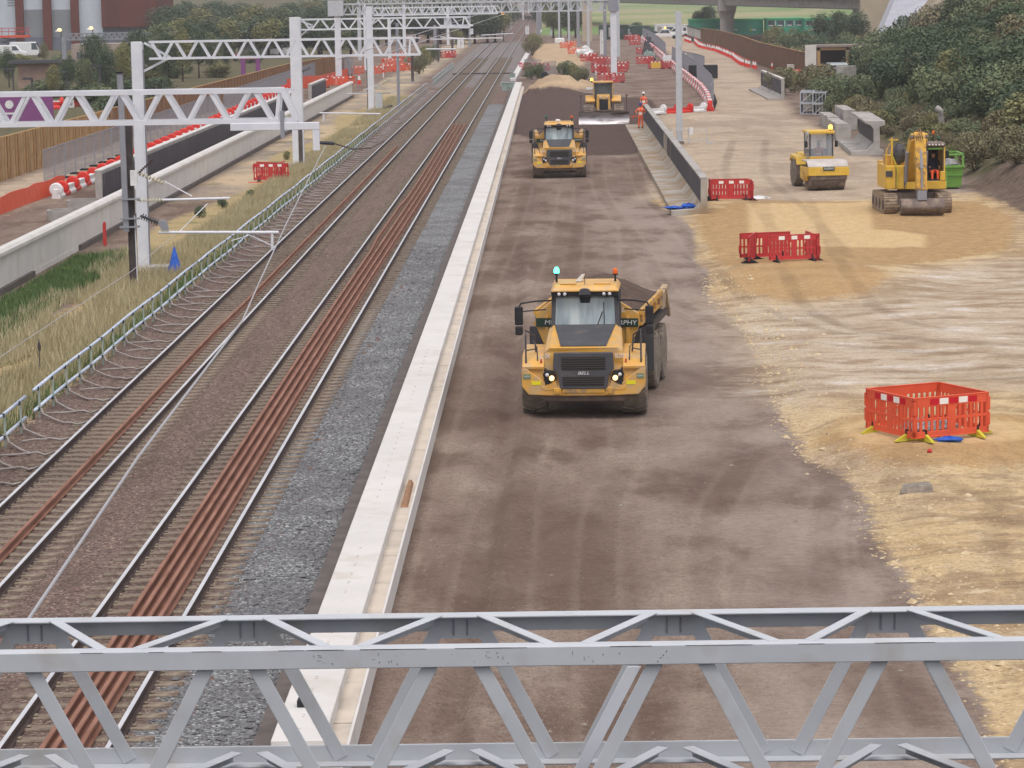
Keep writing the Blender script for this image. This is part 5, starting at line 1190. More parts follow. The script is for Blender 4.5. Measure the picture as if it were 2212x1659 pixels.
# left verge pair
q=onG(586,392); 
for dx,dy,r,lb in ((0,0,-.15,'front'),(-.2,1.2,math.pi/2+.9,'side'),(.5,1.7,math.pi/2,'back')):
    barrier('red',q.x+dx,q.y+dy,r,'%s panel of the small red barrier cluster on the left verge'%lb,'red barriers on the left verge')
q=onG(560,395); m=MB(); m.box(q.x-.6,q.x+.5,q.y-.02,q.y+.02,.0,.12); m.build('fallen_barrier_rail',ORNG,tag_=('orange barrier piece lying flat left of the verge cluster','barrier'))
far=[('orange',1222,104,.1,'orange barrier left of the pair by the white sack'),('orange',1236,101,-.4,'orange barrier at the back of the pair by the white sack'),('orange',1240,117,.1,'orange barrier tight left of the white bags'),
('red',1269,133,.05,'red barrier front-left below the white bags'),('red',1282,129,.9,'red barrier turned sideways below the white bags'),('red',1292,139,0,'red barrier left of the tall dull mast foot'),('red',1308,139,0,'red barrier right of the tall dull mast foot'),
('red',1293,157,.5,'red barrier turned toward the big portal leg, left'),('red',1310,158,-.6,'red barrier slanting toward the big portal leg'),('red',1338,157,.15,'red barrier right of the portal leg, angled'),('red',1344,150,-.5,'furthest right red barrier of the portal leg cluster'),
('red',1311,177,0,'front left red barrier at the portal leg foot'),('red',1333,179,.6,'front right red barrier at the portal leg foot'),
('red',1138,152,-.3,'left red barrier beside the far track trough'),('red',1150,153,0,'middle red barrier beside the far track trough'),('red',1170,154,-.2,'right red barrier beside the far track trough'),
('red',1359,87,0,'red barrier far back beside the parked vans, left'),('red',1369,86,.3,'red barrier far back beside the parked vans, right'),('red',1371,98,0,'red barrier just before the mesh fence start'),('red',1388,117,0,'red barrier left of the parked machinery'),('red',1403,114,.5,'red barrier right of the parked machinery'),
('red',1390,139,.05,'red barrier front left of the machinery row'),('red',1403,137,.9,'red barrier side-on in the machinery row'),('red',1416,149,.3,'red barrier with yellow board at the dark trench'),('red',1440,149,.9,'red barrier under the white notice'),
('orange',718,182,0,'orange barrier at the foot of the left portal leg, left end'),('orange',732,185,.1,'orange barrier at the foot of the left portal leg'),('orange',748,184,0,'orange barrier right of the left portal leg foot'),('orange',700,190,1.0,'orange barrier slanting left of the left portal leg'),
('orange',770,160,.1,'orange barrier behind the lone traffic cone'),('orange',815,160,0,'orange barrier low behind the third gantry mast'),('orange',838,156,0,'orange barrier right of the striped post'),('orange',860,154,.1,'orange barrier near the thin grey post'),('orange',884,153,0,'orange barrier by the dark brown scrub post'),
('orange',840,142,.0,'upper orange barrier with white patches left of track'),('orange',856,143,.3,'upper orange barrier second in pair left of track'),('orange',862,127,.4,'small far orange barrier between the left masts'),('red',966,126,.1,'red barrier by the low white cabinet'),('red',973,124,.5,'second red barrier by the low white cabinet'),
('orange',1690,171,.0,'first orange barrier in the row by the timber shed'),('orange',1711,170,.0,'second orange barrier in the row by the timber shed'),('orange',1731,169,.0,'third orange barrier in the row by the timber shed'),('orange',1745,168,.0,'last orange barrier in the row by the timber shed'),('red',1790,168,0,'red barrier between the parked van and the tractor')]
for k,u,v,r,lb in far:
    p=onG(u,v); barrier(k,p.x,p.y,r,lb,'barriers around the distant works')
for o in PB.values():
    for c in KIDS(o):
        for g in KIDS(c): bpy.data.objects.remove(g)
        bpy.data.objects.remove(c)
    bpy.data.objects.remove(o)
# ------------------------------------------------------------------ water barriers
def proto_wb(m_,hump=True):
    t=MB(); t.prism([(-.20,0),(-.20,.12),(-.11,.24),(-.11,.44),(.11,.44),(.11,.24),(.20,.12),(.20,0)],-.78,.78,'x')
    if hump: t.lathe((.62,0,.42),[(.26,-.11),(.32,-.07),(.32,.07),(.26,.11)],14,'x')
    t.box(-.84,-.76,-.08,.08,.1,.36); return t.build('traffic_barrier',m_,bevel=.012,seg=1)
WB=[proto_wb(REDW),proto_wb(WHITE),proto_wb(REDW,False),proto_wb(WHITE,False)]; used=[False]*4
def wb(x,y,rz,k,label,group,sc=1):
    o=WB[k]
    if used[k]: o=o.copy(); COL.objects.link(o)
    used[k]=True; o.location=(x,y,hz(x,y)); o.rotation_euler=(0,0,rz); o.scale=sc if isinstance(sc,tuple) else (sc,)*3; tag(o,label,'traffic barrier',group)
# left line between the haul road and black faced wall
y=151.; k=1
while y<320:
    x=-25.75-(y-155)*.0125; lb='%s plastic water barrier in the line behind the black faced wall'%('red' if k%2==0 else 'white')
    wb(x,y,-math.pi/2,0 if k%2==0 else (1 if k==1 else 3),lb,'red and white water barriers left of the walls',1.12); y+=1.9; k+=1
# right row: along front then curving back
def polyline(pts,step):
    out=[];acc=0
    for a,b in zip(pts[:-1],pts[1:]):
        d=(b-a);L_=d.length
        while acc<L_: out.append((a+d*(acc/L_),math.atan2(d.y,d.x))); acc+=step
        acc-=L_
    return out
ln_=polyline([onG(1422,247),onG(1528,243)],1.62)
for i,(p,a) in enumerate(ln_): wb(p.x,p.y,a,[1,0,0,1,0][i%5],'%s water barrier in the short front row behind the L-shaped wall'%(['white','red','red','white','red'][i%5]),'water barriers in the front row',1.0)
ln_=polyline([onG(*q) for q in ((1534,240),(1530,222),(1515,200),(1490,178),(1465,157),(1440,136),(1418,115),(1400,100),(1388,92))],2.9)
for i,(p,a) in enumerate(ln_): wb(p.x,p.y,a,2+i%2,'%s water barrier along the curving grey mesh fence'%('red' if i%2==0 else 'white'),'water barriers beside the curving mesh fence',(1.85,1.6,2.0))
for i,u in enumerate(range(1345,1420,7)): p=onG(u,83+ (u-1345)*.03); wb(p.x,p.y,0,i%2,'%s water barrier in the far row before the parked vans'%('red' if i%2==0 else 'white'),'water barriers before the vans')
for i,(u,v) in enumerate(((1516,163),(1523,166))): p=onG(u,v); wb(p.x,p.y,-.6,i,'%s water barrier at the mesh fence corner beside the haul road'%('red' if i==0 else 'white'),None,1.3)
# ------------------------------------------------------------------ cones
m=MB(); m.box(-.2,.2,-.2,.2,0,.05); m.lathe((0,0,.05),[(.15,0),(.105,.28)],12,'z'); m.lathe((0,0,.62),[(.058,0),(.03,.14),(.01,.15)],12,'z'); cb=m.build('traffic_cone',REDW)
m=MB(); m.lathe((0,0,.05),[(.107,.28),(.06,.57)],12,'z'); cs=m.build('white_sleeve',WHITE,cb)
conep=polyline([onG(*q) for q in ((1480,88),(1492,93),(1500,92),(1512,103),(1550,112),(1580,125),(1600,139),(1615,145),(1640,150))],3.1)
conep=[c[0] for c in conep][:70]+[onG(*q) for q in ((1668,151),(1698,147),(1700,155),(1703,163),(1712,164),(1722,170),(1735,178))]
conep=[p for p in conep if PX(p)[0]<1770]
first=True
for i,p in enumerate(conep):
    c=cb if first else dup(cb,(0,0,0)); first=False; c.location=(p.x+R.uniform(-.12,.12),p.y,p.z); c.scale=(1.35,)*3
    tag(c,'red and white traffic cone in the long row beside the haul road','traffic cone','traffic cones along the haul road')
p=onG(776,182); c=dup(cb,p,0,'lone red and white traffic cone right of the left portal leg'); c.scale=(1.5,)*3; del c['group']
p=onG(885,133); c=dup(cb,p,0,'red and white cone standing among the left masts by the track'); c.scale=(1.8,)*3; del c['group']
def spost(u,v,vt,label):
    p=onG(u,v); z=A(u,vt,p.y).z; t=thing('striped_post',label,'striped post',p); h=z-p.z
    m=MB(); m.tube([(0,0,0),(0,0,h*.8)],.07,8); m.build('white_tube',WHITE,t); m=MB(); m.tube([(0,0,h*.8),(0,0,h)],.08,8); m.tube([(0,0,h*.3),(0,0,h*.45)],.075,8); m.build('red_band',REDW,t)
spost(1289-2-0,162,130,'red and white striped post by the scrub right of the coping'); spost(828,168,128,'leaning red and white striped post before the orange barriers')
# ------------------------------------------------------------------ mesh fence panels
def proto_heras(W=3.4,H=2.0,dens=.11,wd=.03,name='mesh_fence_panel'):
    t=thing(name,'x','mesh fence',(0,0,0)); m=MB()
    m.tube([(0,0,.1),(0,0,H)],.025,6); m.tube([(W,0,.1),(W,0,H)],.025,6); m.tube([(0,0,H),(W,0,H)],.025,6); m.tube([(0,0,.22),(W,0,.22)],.025,6); m.build('frame',STEELD,t)
    m=MB(); x=dens
    while x<W: m.box(x-wd/2,x+wd/2,-.003,.003,.22,H); x+=dens
    z=.4
    while z<H: m.box(0,W,-.004,.004,z-wd*.4,z+wd*.4); z+=.3
    m.build('wire_mesh',STEELD,t)
    m=MB(); m.box(-.12,.12,-.35,.35,0,.12); m.build('foot_block',BLACK,t); return t
HP=proto_heras(); HF=[True]
def heras(pts,label,group,step=3.45):
    for p,a in polyline(pts,step):
        if HF[0]: o=HP; HF[0]=False; o.location=(p.x,p.y,hz(p.x,p.y)); o.rotation_euler=(0,0,a); tag(o,label,None,group)
        else: dup(HP,(p.x,p.y,hz(p.x,p.y)),a,label,group)
heras([onG(*q) for q in ((1536,236),(1541,221),(1536,206),(1515,180),(1490,160),(1466,142),(1452,132))],'grey mesh fence panel along the curving water barriers','mesh fence panels of the near curve')
heras([onG(*q) for q in ((1438,122),(1425,108),(1412,96),(1400,88),(1389,82))],'grey mesh fence panel behind the machinery row','mesh fence panels of the far curve')
heras([onG(*q) for q in ((1522,158),(1500,150),(1468,142))],'grey mesh fence panel across the haul road bend','mesh fence panels across the bend')
heras([Vector((-28.0,y,0)) for y in (160,180,210,246)],'pale mesh fence panel along the left haul road','mesh fence panels of the left haul road',3.6)
heras([Vector((-28.0,y,0)) for y in (249,300,345)],'mesh fence panel far along the left haul road','mesh fence panels far left',3.6)
heras([onG(720,157),onG(752,160),onG(758,172)],'mesh fence panel near the left portal leg','mesh fence panels at the left portal leg')
heras([onG(1133,165),onG(1165,166)],'low mesh fence panel before the red barriers by the trough','mesh fence panels by the trough')
heras([onG(1175,172),onG(1200,170)],'mesh fence panel standing in the scrub behind the sand heap','mesh fence panels in the scrub')
# toppled little frame near tall mast
p=onG(1478,312); t=thing('frame_barrier','low grey tubular frame with white notices right of the tall lone mast','frame barrier',p)
m=MB(); 
for z in (.25,.95): m.tube([(-.9,0,z),(1.5,.1,z)],.03,6)
for x in (-.9,.3,1.5): m.tube([(x,.05,.0),(x,.05,1.1)],.03,6)
m.bar((1.5,-.2,.1),(1.9,-.3,.05),.12); m.build('tube_frame',STEEL,t)
m=MB(); m.box(-1.05,-.75,-.05,-.03,.45,.85); m.box(.35,.60,-.05,-.03,.65,1.15); m.build('white_notice',WHITE,t)
# ------------------------------------------------------------------ orange net bottom left
m=MB(); a=[onG(-40,480),onG(60,440),onG(140,412)]; vs=[];fs=[];k=10
for i in range(k+1):
    s_=i/k; p=a[0].lerp(a[1],s_*2) if s_<.5 else a[1].lerp(a[2],s_*2-1)
    w_=.10*math.sin(i*1.9); vs+= [(p.x,p.y+w_,.05),(p.x,p.y+w_,.95+.06*math.sin(i*2.3))]
for i in range(k): fs.append((2*i,2*i+2,2*i+3,2*i+1))
m.add(vs,fs); o=m.build('orange_netting',ORNG); o.modifiers.new('t','SOLIDIFY').thickness=.03; tag(o,'sagging strip of orange safety netting at the left frame edge','netting')
m=MB(); a=[onG(620,196),onG(665,190),onG(690,186),onG(722,178),onG(752,172)]; vs=[];fs=[]
for i,p in enumerate(a): vs+=[(p.x,p.y,.1),(p.x,p.y,1.3+.1*math.sin(i*2))]
for i in range(len(a)-1): fs.append((2*i,2*i+2,2*i+3,2*i+1))
m.add(vs,fs); o=m.build('orange_netting',ORNG); o.modifiers.new('t','SOLIDIFY').thickness=.03; tag(o,'far orange netting running to the left portal leg','netting')
# concrete rings left
for k,(u,v,r) in enumerate(((185,455,1.1),(140,478,1.0))):
    p=onG(u,v); m=MB(); m.lathe((p.x,p.y+1,0),[(r,0),(r,.55),(r-.12,.55),(r-.12,.0)],20,'z'); m.build('concrete_ring',CONC,tag_=(('grey concrete manhole ring nearer the white wall' if k else 'grey concrete manhole ring further from the camera')+' on the left','concrete ring'))
# ------------------------------------------------------------------ timber fences
def timber(pts,H,label,gap=.0,post=True,mm=WOOD,bw=.20,hf=None,grp=None):
    t=thing('timber_fence',label,'timber fence',pts[0],0,grp)
    b=MB(); pw=MB(); rl=MB(); i=0
    for p,a in polyline(pts,bw+gap):
        z=hz(p.x,p.y); h=H+(hf(p.y) if hf else 0)+R.uniform(-.03,.03); d=Vector((math.cos(a),math.sin(a),0)); n_=Vector((-d.y,d.x,0)); off=.03*((i%2)*2-1)
        b.obar(Vector((p.x,p.y,z))-d*bw*.48+n_*off,Vector((p.x,p.y,z))+d*bw*.48+n_*off,n_,Vector((0,0,1)),-.012,.012,0,h); i+=1
    b.build('board',mm,t,world=True)
    if post:
        for p,a in polyline(pts,2.4 if not gap else .8):
            z=hz(p.x,p.y); s_=-1; d=Vector((math.cos(a),math.sin(a),0)); n_=Vector((-d.y,d.x,0))
            c=Vector((p.x,p.y,z))-n_*.10; pw=MB(); pw.obar(c-d*.06,c+d*.06,n_,Vector((0,0,1)),-.05,.05,0,H+(hf(p.y) if hf else 0)+.02); pw.build('post',WOODL if gap else mm,t,world=True)
    cp=polyline(pts,1.2)
    for (p,a),(q,_) in zip(cp[:-1],cp[1:]):
        P_=Vector((p.x,p.y,hz(p.x,p.y)+H+(hf(p.y) if hf else 0)+.02)); Q_=Vector((q.x,q.y,hz(q.x,q.y)+H+(hf(q.y) if hf else 0)+.02)); rl.bar(P_,Q_,.14,.05)
    rl.build('capping',WOODL,t,world=True)
    return t
timber([Vector((-31.6,148,0)),Vector((-30.9,203,0))],2.45,'nearest brown slatted timber fence with pale posts at the left frame edge',gap=.10,bw=.21,mm=mat('dark_timber_board',(126,98,78),(108,84,68),3,.9,stretch=(6,6,.6)))
timber([Vector((-31.2,206,0)),Vector((-30.2,262,0)),Vector((-29.2,330,0))],2.4,'long brown boarded fence beside the left haul road')
timber([Vector((-29.2,331,0)),Vector((-26.5,372,0))],2.3,'far end of the boarded fence near the left portal leg')
rf=[onG(1760,170),onG(1745,160),onG(1700,158),onG(1650,152),onG(1600,134),onG(1560,113),onG(1512,97)]
rf=[G(1752,172),G(1728,168),G(1690,156),G(1640,140),G(1600,120),G(1560,106),G(1514,97)]
timber(rf,2.9,'tall brown hoarding curving along the right side of the haul road',mm=mat('right_hoarding_timber',(140,108,86),(118,92,76),2,.9,stretch=(4,4,.5),dirt=(100,82,66),dscale=1.2),hf=lambda y:.6*math.exp(-((y-300)/7)**2))
p0=G(1513,97);p1=G(1484,86); m=MB(); t=thing('palisade_gate','dark green palisade gate and hut at the far end of the right hoarding','gate',p0)
m.obar(p0,p1,(0,1,0),(0,0,1),-.05,.05,0,1.0); m.build('lower_panel',DKGREEN,t,world=True); m=MB()
for i in range(14): q=p0.lerp(p1,i/14); m.box(q.x-.1,q.x+.1,q.y-.05,q.y+.05,1.0,2.5)
m.build('pale_bar',CONC,t,world=True); m=MB(); m.obar(p0,p1,(0,1,0),(0,0,1),-.08,.08,2.5,2.8); m.build('top_panel',DKGREEN,t,world=True)
# ------------------------------------------------------------------ green cabins
def cabin(u0,u1,v,vt,dep,label,wins,low=False):
    p=G(u0,v); s=F/p.y; w=(u1-u0)/s; h=A(u0,vt,p.y).z
    t=thing('site_cabin',label,'site cabin',p,0,'green site cabins under the bridge')
    m=MB(); m.box(0,w,0,dep,0,h); m.build('body',GREEN,t)
    m=MB(); m.box(-.1,w+.1,-.15,dep+.1,h,h+.35); m.build('roof',GREENL,t)
    for i in range(wins):
        x=w*(i+.5)/wins; m=MB(); m.box(x-w/wins*.36,x+w/wins*.36,-.05,-.01,h*.58,h*.92); q=m.build('window',GLASSD,t)
        m=MB(); m.box(x+w/wins*.40,x+w/wins*.46,-.07,-.01,h*.55,h*.95); m.box(x-w/wins*.3,x+w/wins*.2,-.07,-.051,h*.60,h*.66); m.build('window_post',WHITE,q)
    for x in (w*.25,w*.75):
        m=MB(); m.box(x-w*.05,x+w*.05,-.04,-.01,h*.30,h*.40); m.build('name_strip',WHITE,t); m=MB(); m.box(x-w*.12,x-w*.07,-.04,-.01,h*.28,h*.42); m.build('yellow_sticker',YFOOT,t)
for k,(a,b) in enumerate(((1490,1568),(1570,1648),(1656,1736),(1738,1816))):
    cabin(a,b,76,45 if k<2 else 43,7,['leftmost green site cabin with no windows showing','second green site cabin from the left behind the hoarding','third green site cabin, with a row of windows','rightmost green site cabin with windows beside the dark trees'][k],0 if k<2 else 4)
    
# ------------------------------------------------------------------ bridge
t=thing('road_bridge','grey concrete road bridge crossing the far background','bridge',G(1572,50)); 
PA=A(1200,1,860); PB_=A(1862,19,452); PA.z=(PB_.z); zb=PB_.z
d=(PB_-PA); PA2=PA-d*.7
n_=Vector((-d.y,d.x,0)).normalized()
m=MB(); m.obar(PA2,PB_,n_,(0,0,1),0,11,0,1.7); m.build('deck',CONC,t,world=True)
m=MB(); m.obar(PA2-n_*.3,PB_-n_*.3,n_,(0,0,1),-.3,.3,1.3,2.9); m.build('parapet',mat('pale_parapet',(176,172,170),(166,162,160),.3,.9),t,world=True)
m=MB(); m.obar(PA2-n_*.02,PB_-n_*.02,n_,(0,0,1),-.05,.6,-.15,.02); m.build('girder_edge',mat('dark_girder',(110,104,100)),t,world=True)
q=PA.lerp(PB_,1-( (PB_.y-560)/(PB_.y-PA.y) ) if 0 else ((PA.y-575)/(PA.y-PB_.y))); 
m=MB(); q=Vector((A(1572,30,q.y).x,q.y,0)); m.lathe((q.x,q.y+3,0),[(1.35,0),(1.35,3.6),(2.0,zb-.3)],16,'z'); m.build('pier',CONC,t,world=True)
m=MB(); m.box(q.x-1.6,q.x+1.6,q.y-.9,q.y+6,zb-1.1,zb+2.6); m.build('pier_cap',mat('pale_parapet',(176,172,170)),t,world=True)
qa=A(1270,110,470)
m=MB(); m.box(A(1258,60,560).x,A(1279,60,560).x,560,563,0,9); m.build('tan_pier',mat('tan_concrete',(186,172,150),(176,162,142),.4,.9),t,world=True)
# abutment
m=MB(); a=PB_; m.hexa([(a.x,a.y-.5,0),(a.x+8,a.y-3,0),(a.x+8,a.y+14,0),(a.x,a.y+14,0)],[(a.x-.4,a.y-.8,zb+3),(a.x+14,a.y-3,zb+3),(a.x+14,a.y+14,zb+3),(a.x,a.y+14,zb+3)]); m.build('abutment',mat('tan_concrete',(186,172,150)),t,world=True)
m=MB(); a0=A(1880,126,400);a1=A(1890,118,404);b0=A(2010,-6,430);b1=A(1935,-6,436)
m.hexa([a0,a0+Vector((1.2,0,0)),a0+Vector((1.2,6,0)),a0+Vector((0,6,0))],[b1,b0,b0+Vector((0,6,0)),b1+Vector((0,6,0))]); m.build('slope_paving',mat('pale_slope_paving',(176,176,184),(160,160,170),.5,.9),t,world=True)
# ------------------------------------------------------------------ L units, cages, concrete sections
def lunit(u,v,ln_,hgt,label,flip=1):
    p=onG(u,v); t=thing('retaining_wall',label,'wall',p)
    m=MB(); m.prism([(0,0),(.28,0),(.28,hgt),(0,hgt),(0,.5),(-.3*flip,.2),(-1.2*flip,.15),(-1.2*flip,0)],0,ln_); m.build('wall_unit',CONC,t,bevel=.01,seg=1)
    m=MB(); m.box(-.02,0.001,.3,ln_*.47,.5,hgt-.15); m.box(-.02,.001,ln_*.53,ln_-.2,.5,hgt-.15); m.build('coated_face',CONCK,t)
    m=MB(); m.box(-.02,.3,-.01,ln_,hgt,hgt+.06); m.build('top_edge',CONCW,t)
lunit(1688,216,26,1.9,'short L-shaped wall units standing at the scrub beside the haul road')
def cage(u,v,z,label):
    p=onG(u,v); t=thing('mesh_cage',label,'cage',(p.x,p.y,p.z+z),rad(-8),'stacked galvanised mesh cages'); w,dp,h=1.0,4.5,.85
    m=MB()
    for x in (0,w): 
        for y in (0,dp): m.bar((x,y,0),(x,y,h),.07)
        for zz in (.03,h): m.bar((x,0,zz),(x,dp,zz),.07)
    for y in (0,dp):
        for zz in (.03,h): m.bar((0,y,zz),(w,y,zz),.07)
    m.bar((0,0,0),(w,0,h),.05)
    m.build('frame',STEEL,t); m=MB()
    y=.3
    while y<dp: m.box(-.01,.01,y-.09,y+.09,0,h); m.box(0,w,y-.08,y+.08,h-.01,h+.01); y+=.28
    for x in (.25,.5,.75): m.box(x-.04,x+.04,-.01,.01,0,h); m.box(x-.04,x+.04,0,dp,h-.005,h+.015)
    m.build('mesh_infill',STEELD,t)
for i in range(2):
    for j in range(2): cage(1729+i*27,247+i*1,j*.90,'galvanised mesh cage, %s %s of the stack beside the scrub'%(['bottom','top'][j],['left','right'][i]))
p=onG(1872,337); t=thing('culvert_section','large pale concrete channel section standing open toward the camera','concrete section',(p.x,p.y,p.z),rad(-2))
SECT=[(-.95,0),(1.05,0),(1.05,.32),(.80,.42),(.80,1.75),(1.12,1.85),(1.12,2.12),(-.1,2.12),(-.1,1.98),(.25,1.85),(.42,1.6),(.42,.75),(.05,.36),(-.95,.30)]
m=MB(); m.prism(SECT,0,13); m.build('concrete_shell',CONC,t,bevel=.02,seg=1)
m=MB(); m.prism([(.41,.8),(.42,.8),(.42,1.6),(.30,1.75),(.29,1.74),(.40,1.59)],.2,12.8); m.build('dark_inner_face',CONCK,t)
p=onG(1868,260)
for k,(u,v,dx,lb) in enumerate(((1788,281,0,'left pale concrete beam lying behind the roller'),(1806,306,.0,'middle grey concrete beam lying behind the roller'),(1822,281,0,'steeper concrete beam leaning against the channel section'))):
    p=onG(u,v); m=MB(); m.prism([(0,0),(1.0,0),(1.0,.6+.25*k),(.8,.95+.25*k),(0,.95+.25*k)],0,8); o=m.build('concrete_beam',CONC,bevel=.02,seg=1); o.location=(p.x,p.y,p.z); o.rotation_euler=(0,0,rad(-1)); tag(o,lb,'concrete beam')
p=onG(2036,280,); q=onG(2036,262); m=MB(); m.tube([(p.x,p.y,p.z),(p.x-.1,p.y,p.z+1.35),(p.x-.15,p.y-.1,p.z+1.8),(p.x-.4,p.y-.2,p.z+1.95)],.2,8); m.build('grey_standpipe',CONC,smooth=True,tag_=('short grey pipe stub rising out of the right bank scrub','pipe'))
# ------------------------------------------------------------------ skip
p=onG(2044,409); t=thing('waste_skip','lime green open waste skip behind the excavator with rubble inside','skip',(p.x,p.y,0))
W_=1.0; m=MB(); m.hexa([(-.75,0,.1),(.75,0,.1),(.75,2.2,.1),(-.75,2.2,.1)],[(-.85,-.15,1.45),(.85,-.15,1.45),(.85,2.5,1.45),(-.85,2.5,1.45)]); m.build('tub',SKIPG,t,bevel=.02)
m=MB()
for x in (-.83,.83): m.bar((x,-.1,1.4),(x,-.1,2.2),.1); m.bar((x,2.4,1.4),(x,2.4,2.2),.1); m.bar((x,-.1,2.2),(x,2.4,2.2),.1)
m.bar((-.83,2.4,2.2),(.83,2.4,2.2),.1); m.bar((-.83,-.1,2.2),(.83,-.1,2.2),.1); m.bar((-.9,-.16,1.45),(.9,-.16,1.45),.14); m.bar((-.82,-.12,.9),(.82,-.12,.9),.06); m.bar((-.0,-.14,.1),(.0,-.14,1.4),.06); m.build('rim_frame',SKIPG,t)
m=MB(); m.blob((0,1.1,1.4),.75,1.1,.45,12,5,.3,True,seed=3); m.build('rubble',mat('grey_rubble',(120,118,122),(170,168,166),14,.95),t)
t.scale=(1,1,.8)
# ------------------------------------------------------------------ vehicles far
def car(u,v,rz,body,label,kind='van',name='parked_van',L_=5.2,W_=2.0,H_=2.2,lit=False):
    p=onG(u,v); t=thing(name,label,'van' if kind=='van' else 'pickup',(p.x,p.y,p.z),rz)
    # along x, front +x... length L
    if kind=='van': pr=[(-L_/2,.35),(L_/2,.35),(L_/2,.85),(L_/2-.25,1.1),(L_/2-.95,1.25),(L_/2-1.7,H_-.1),(L_/2-2.0,H_),(-L_/2+.15,H_),(-L_/2,H_-.2)]
    else: pr=[(-L_/2,.4),(L_/2,.4),(L_/2,.85),(L_/2-.3,1.0),(L_/2-1.35,1.1),(L_/2-1.95,H_-.05),(L_/2-2.2,H_),(-L_/2+1.9,H_),(-L_/2+1.6,1.15),(-L_/2,1.12)]
    m=MB(); m.prism(pr,-W_/2,W_/2); m.build('body',body,t,bevel=.08)
    m=MB()
    if kind=='van': m.prism([(L_/2-1.1,1.3),(L_/2-1.62,H_-.2),(L_/2-2.3,H_-.2),(L_/2-2.3,1.3)],-W_/2-.01,W_/2+.01)
    else: m.prism([(L_/2-1.5,1.12),(L_/2-1.98,H_-.12),(-L_/2+2.0,H_-.12),(-L_/2+1.75,1.12)],-W_/2-.01,W_/2+.01)
    m.build('side_window',GLASSD,t)
    m=MB(); m.add([(L_/2-1.0,-W_/2*.85,1.29),(L_/2-1.0,W_/2*.85,1.29),(L_/2-1.66,W_/2*.8,H_-.15),(L_/2-1.66,-W_/2*.8,H_-.15)],[(0,1,2,3)]) if kind=='van' else m.add([(L_/2-1.37,-W_/2*.85,1.12),(L_/2-1.37,W_/2*.85,1.12),(L_/2-1.93,W_/2*.8,H_-.08),(L_/2-1.93,-W_/2*.8,H_-.08)],[(0,1,2,3)]); 
    o=m.build('windscreen',GLASSD,t); o.modifiers.new('s','SOLIDIFY').thickness=.04
    for x in (-L_/2+.95,L_/2-.95):
        for y in (-W_/2+.1,W_/2-.1):
            m=MB(); m.lathe((x,y,.36),[(.2,-.11),(.36,-.1),(.36,.1),(.2,.11)],16,'y'); m.build('wheel',BLACK,t)
    for y in (-W_/2+.3,W_/2-.3): m=MB(); m.box(L_/2-.02,L_/2+.02,y-.15,y+.15,.65,.82); m.build('headlight',LAMPC,t)
    for y in (-W_/2+.2,W_/2-.2): m=MB(); m.box(-L_/2-.02,-L_/2+.02,y-.1,y+.1,.7,1.1); m.build('tail_light',RED,t)
    return t
t=car(1437,84,math.pi,CARW,'white pickup with lit amber beacon parked across the far haul road','pickup','pickup_truck',5.3,1.9,1.85)
beacon(t,(.0,0,2.0),AMBON,.3,.16,'lit_beacon',.1)
car(1462,80,math.pi,CARW,'second white pickup half hidden behind the tall mast','pickup','pickup_truck',5.3,1.9,1.85)
car(1390,80,.25,CARD,'dark green van parked beyond the red barriers',L_=5.6,H_=2.3); car(1366,79,.1,CARD,'dark green minibus left of the darker van',L_=5.4,H_=2.3); car(1322,80,0,CARD,'dark green van seen behind the big portal leg',L_=5.4,H_=2.5)
car(1350,84,1.4,CARG,'small grey van facing the portal leg',L_=4.4,H_=1.9)
t=car(1806,178,math.pi/2,CARG,'silver van with yellow and red chevron rear parked at the timber shed',L_=5.2,H_=2.1)
m=MB(); m.box(-2.66,-2.62,-.8,.8,1.25,1.85); q=m.build('rear_window',GLASSD,t); o=text('name_text','MURPHY',.26,WHITE,q,(-2.68,0,1.55),rx=90,rz=-90)
m=MB(); my=MB()
for k in range(7):
    a=-.9+.26*k; (m if k%2 else my).prism([(a,.45),(a+.26,.45),(a+.26+(.3 if k>3 else -.3)*1,1.2),(a+(.3 if k>3 else -.3),1.2)],-2.66,-2.61,'x')
m.build('red_chevron',RED,t); my.build('yellow_chevron',YFOOT,t)
# white office cabins/trailer
def block(u0,u1,v,vt,dep,m_,name,label,cat,extra=None):
    p=G(u0,v); s=F/p.y; w=(u1-u0)/s; h=A(u0,vt,p.y).z; t=thing(name,label,cat,p)
    m=MB(); m.box(0,w,0,dep,0 if not extra else .5,h); m.build('body',m_,t,bevel=.03)
    m=MB(); m.box(-.05,w+.05,-.05,dep+.05,h,h+.12); m.build('roof',m_,t)
    m=MB(); m.box(w*.1,w*.3,-.03,0,.6,h-.3); m.build('door',CONC,t); m=MB(); m.box(w*.5,w*.8,-.03,0,h*.5,h*.8); m.build('window',GLASSD,t)
block(1415,1464,79,54,5,WHITE,'welfare_trailer','white box trailer behind the white pickups','trailer',True)
block(1466,1486,79,55,5,WHITE,'welfare_trailer','short white box trailer right of the tall mast','trailer',True)
block(1310,1356,86,56,6,DKGREEN,'site_container','dark green container behind the big portal leg','container')
# white bags
m=MB()
for k in range(16): a=onG(1262+R.uniform(-12,14),124+R.uniform(-2,2)); m.blob((a.x,a.y,.35+R.uniform(0,1.2)*(1-abs(PX(a)[0]-1262)/18)),.55,.5,.42,9,6,.22,seed=k)
m.build('white_bags',WHITE,tag_=('heap of white bulk bags at the mast foot beyond the sand heap','bags'))
p=onG(1209,95); m=MB(); m.box(p.x-.9,p.x+.9,p.y,p.y+1.5,0,1.1); m.build('white_sack',WHITE,bevel=.2,tag_=('square white sack left of the orange barrier pair','sack'))
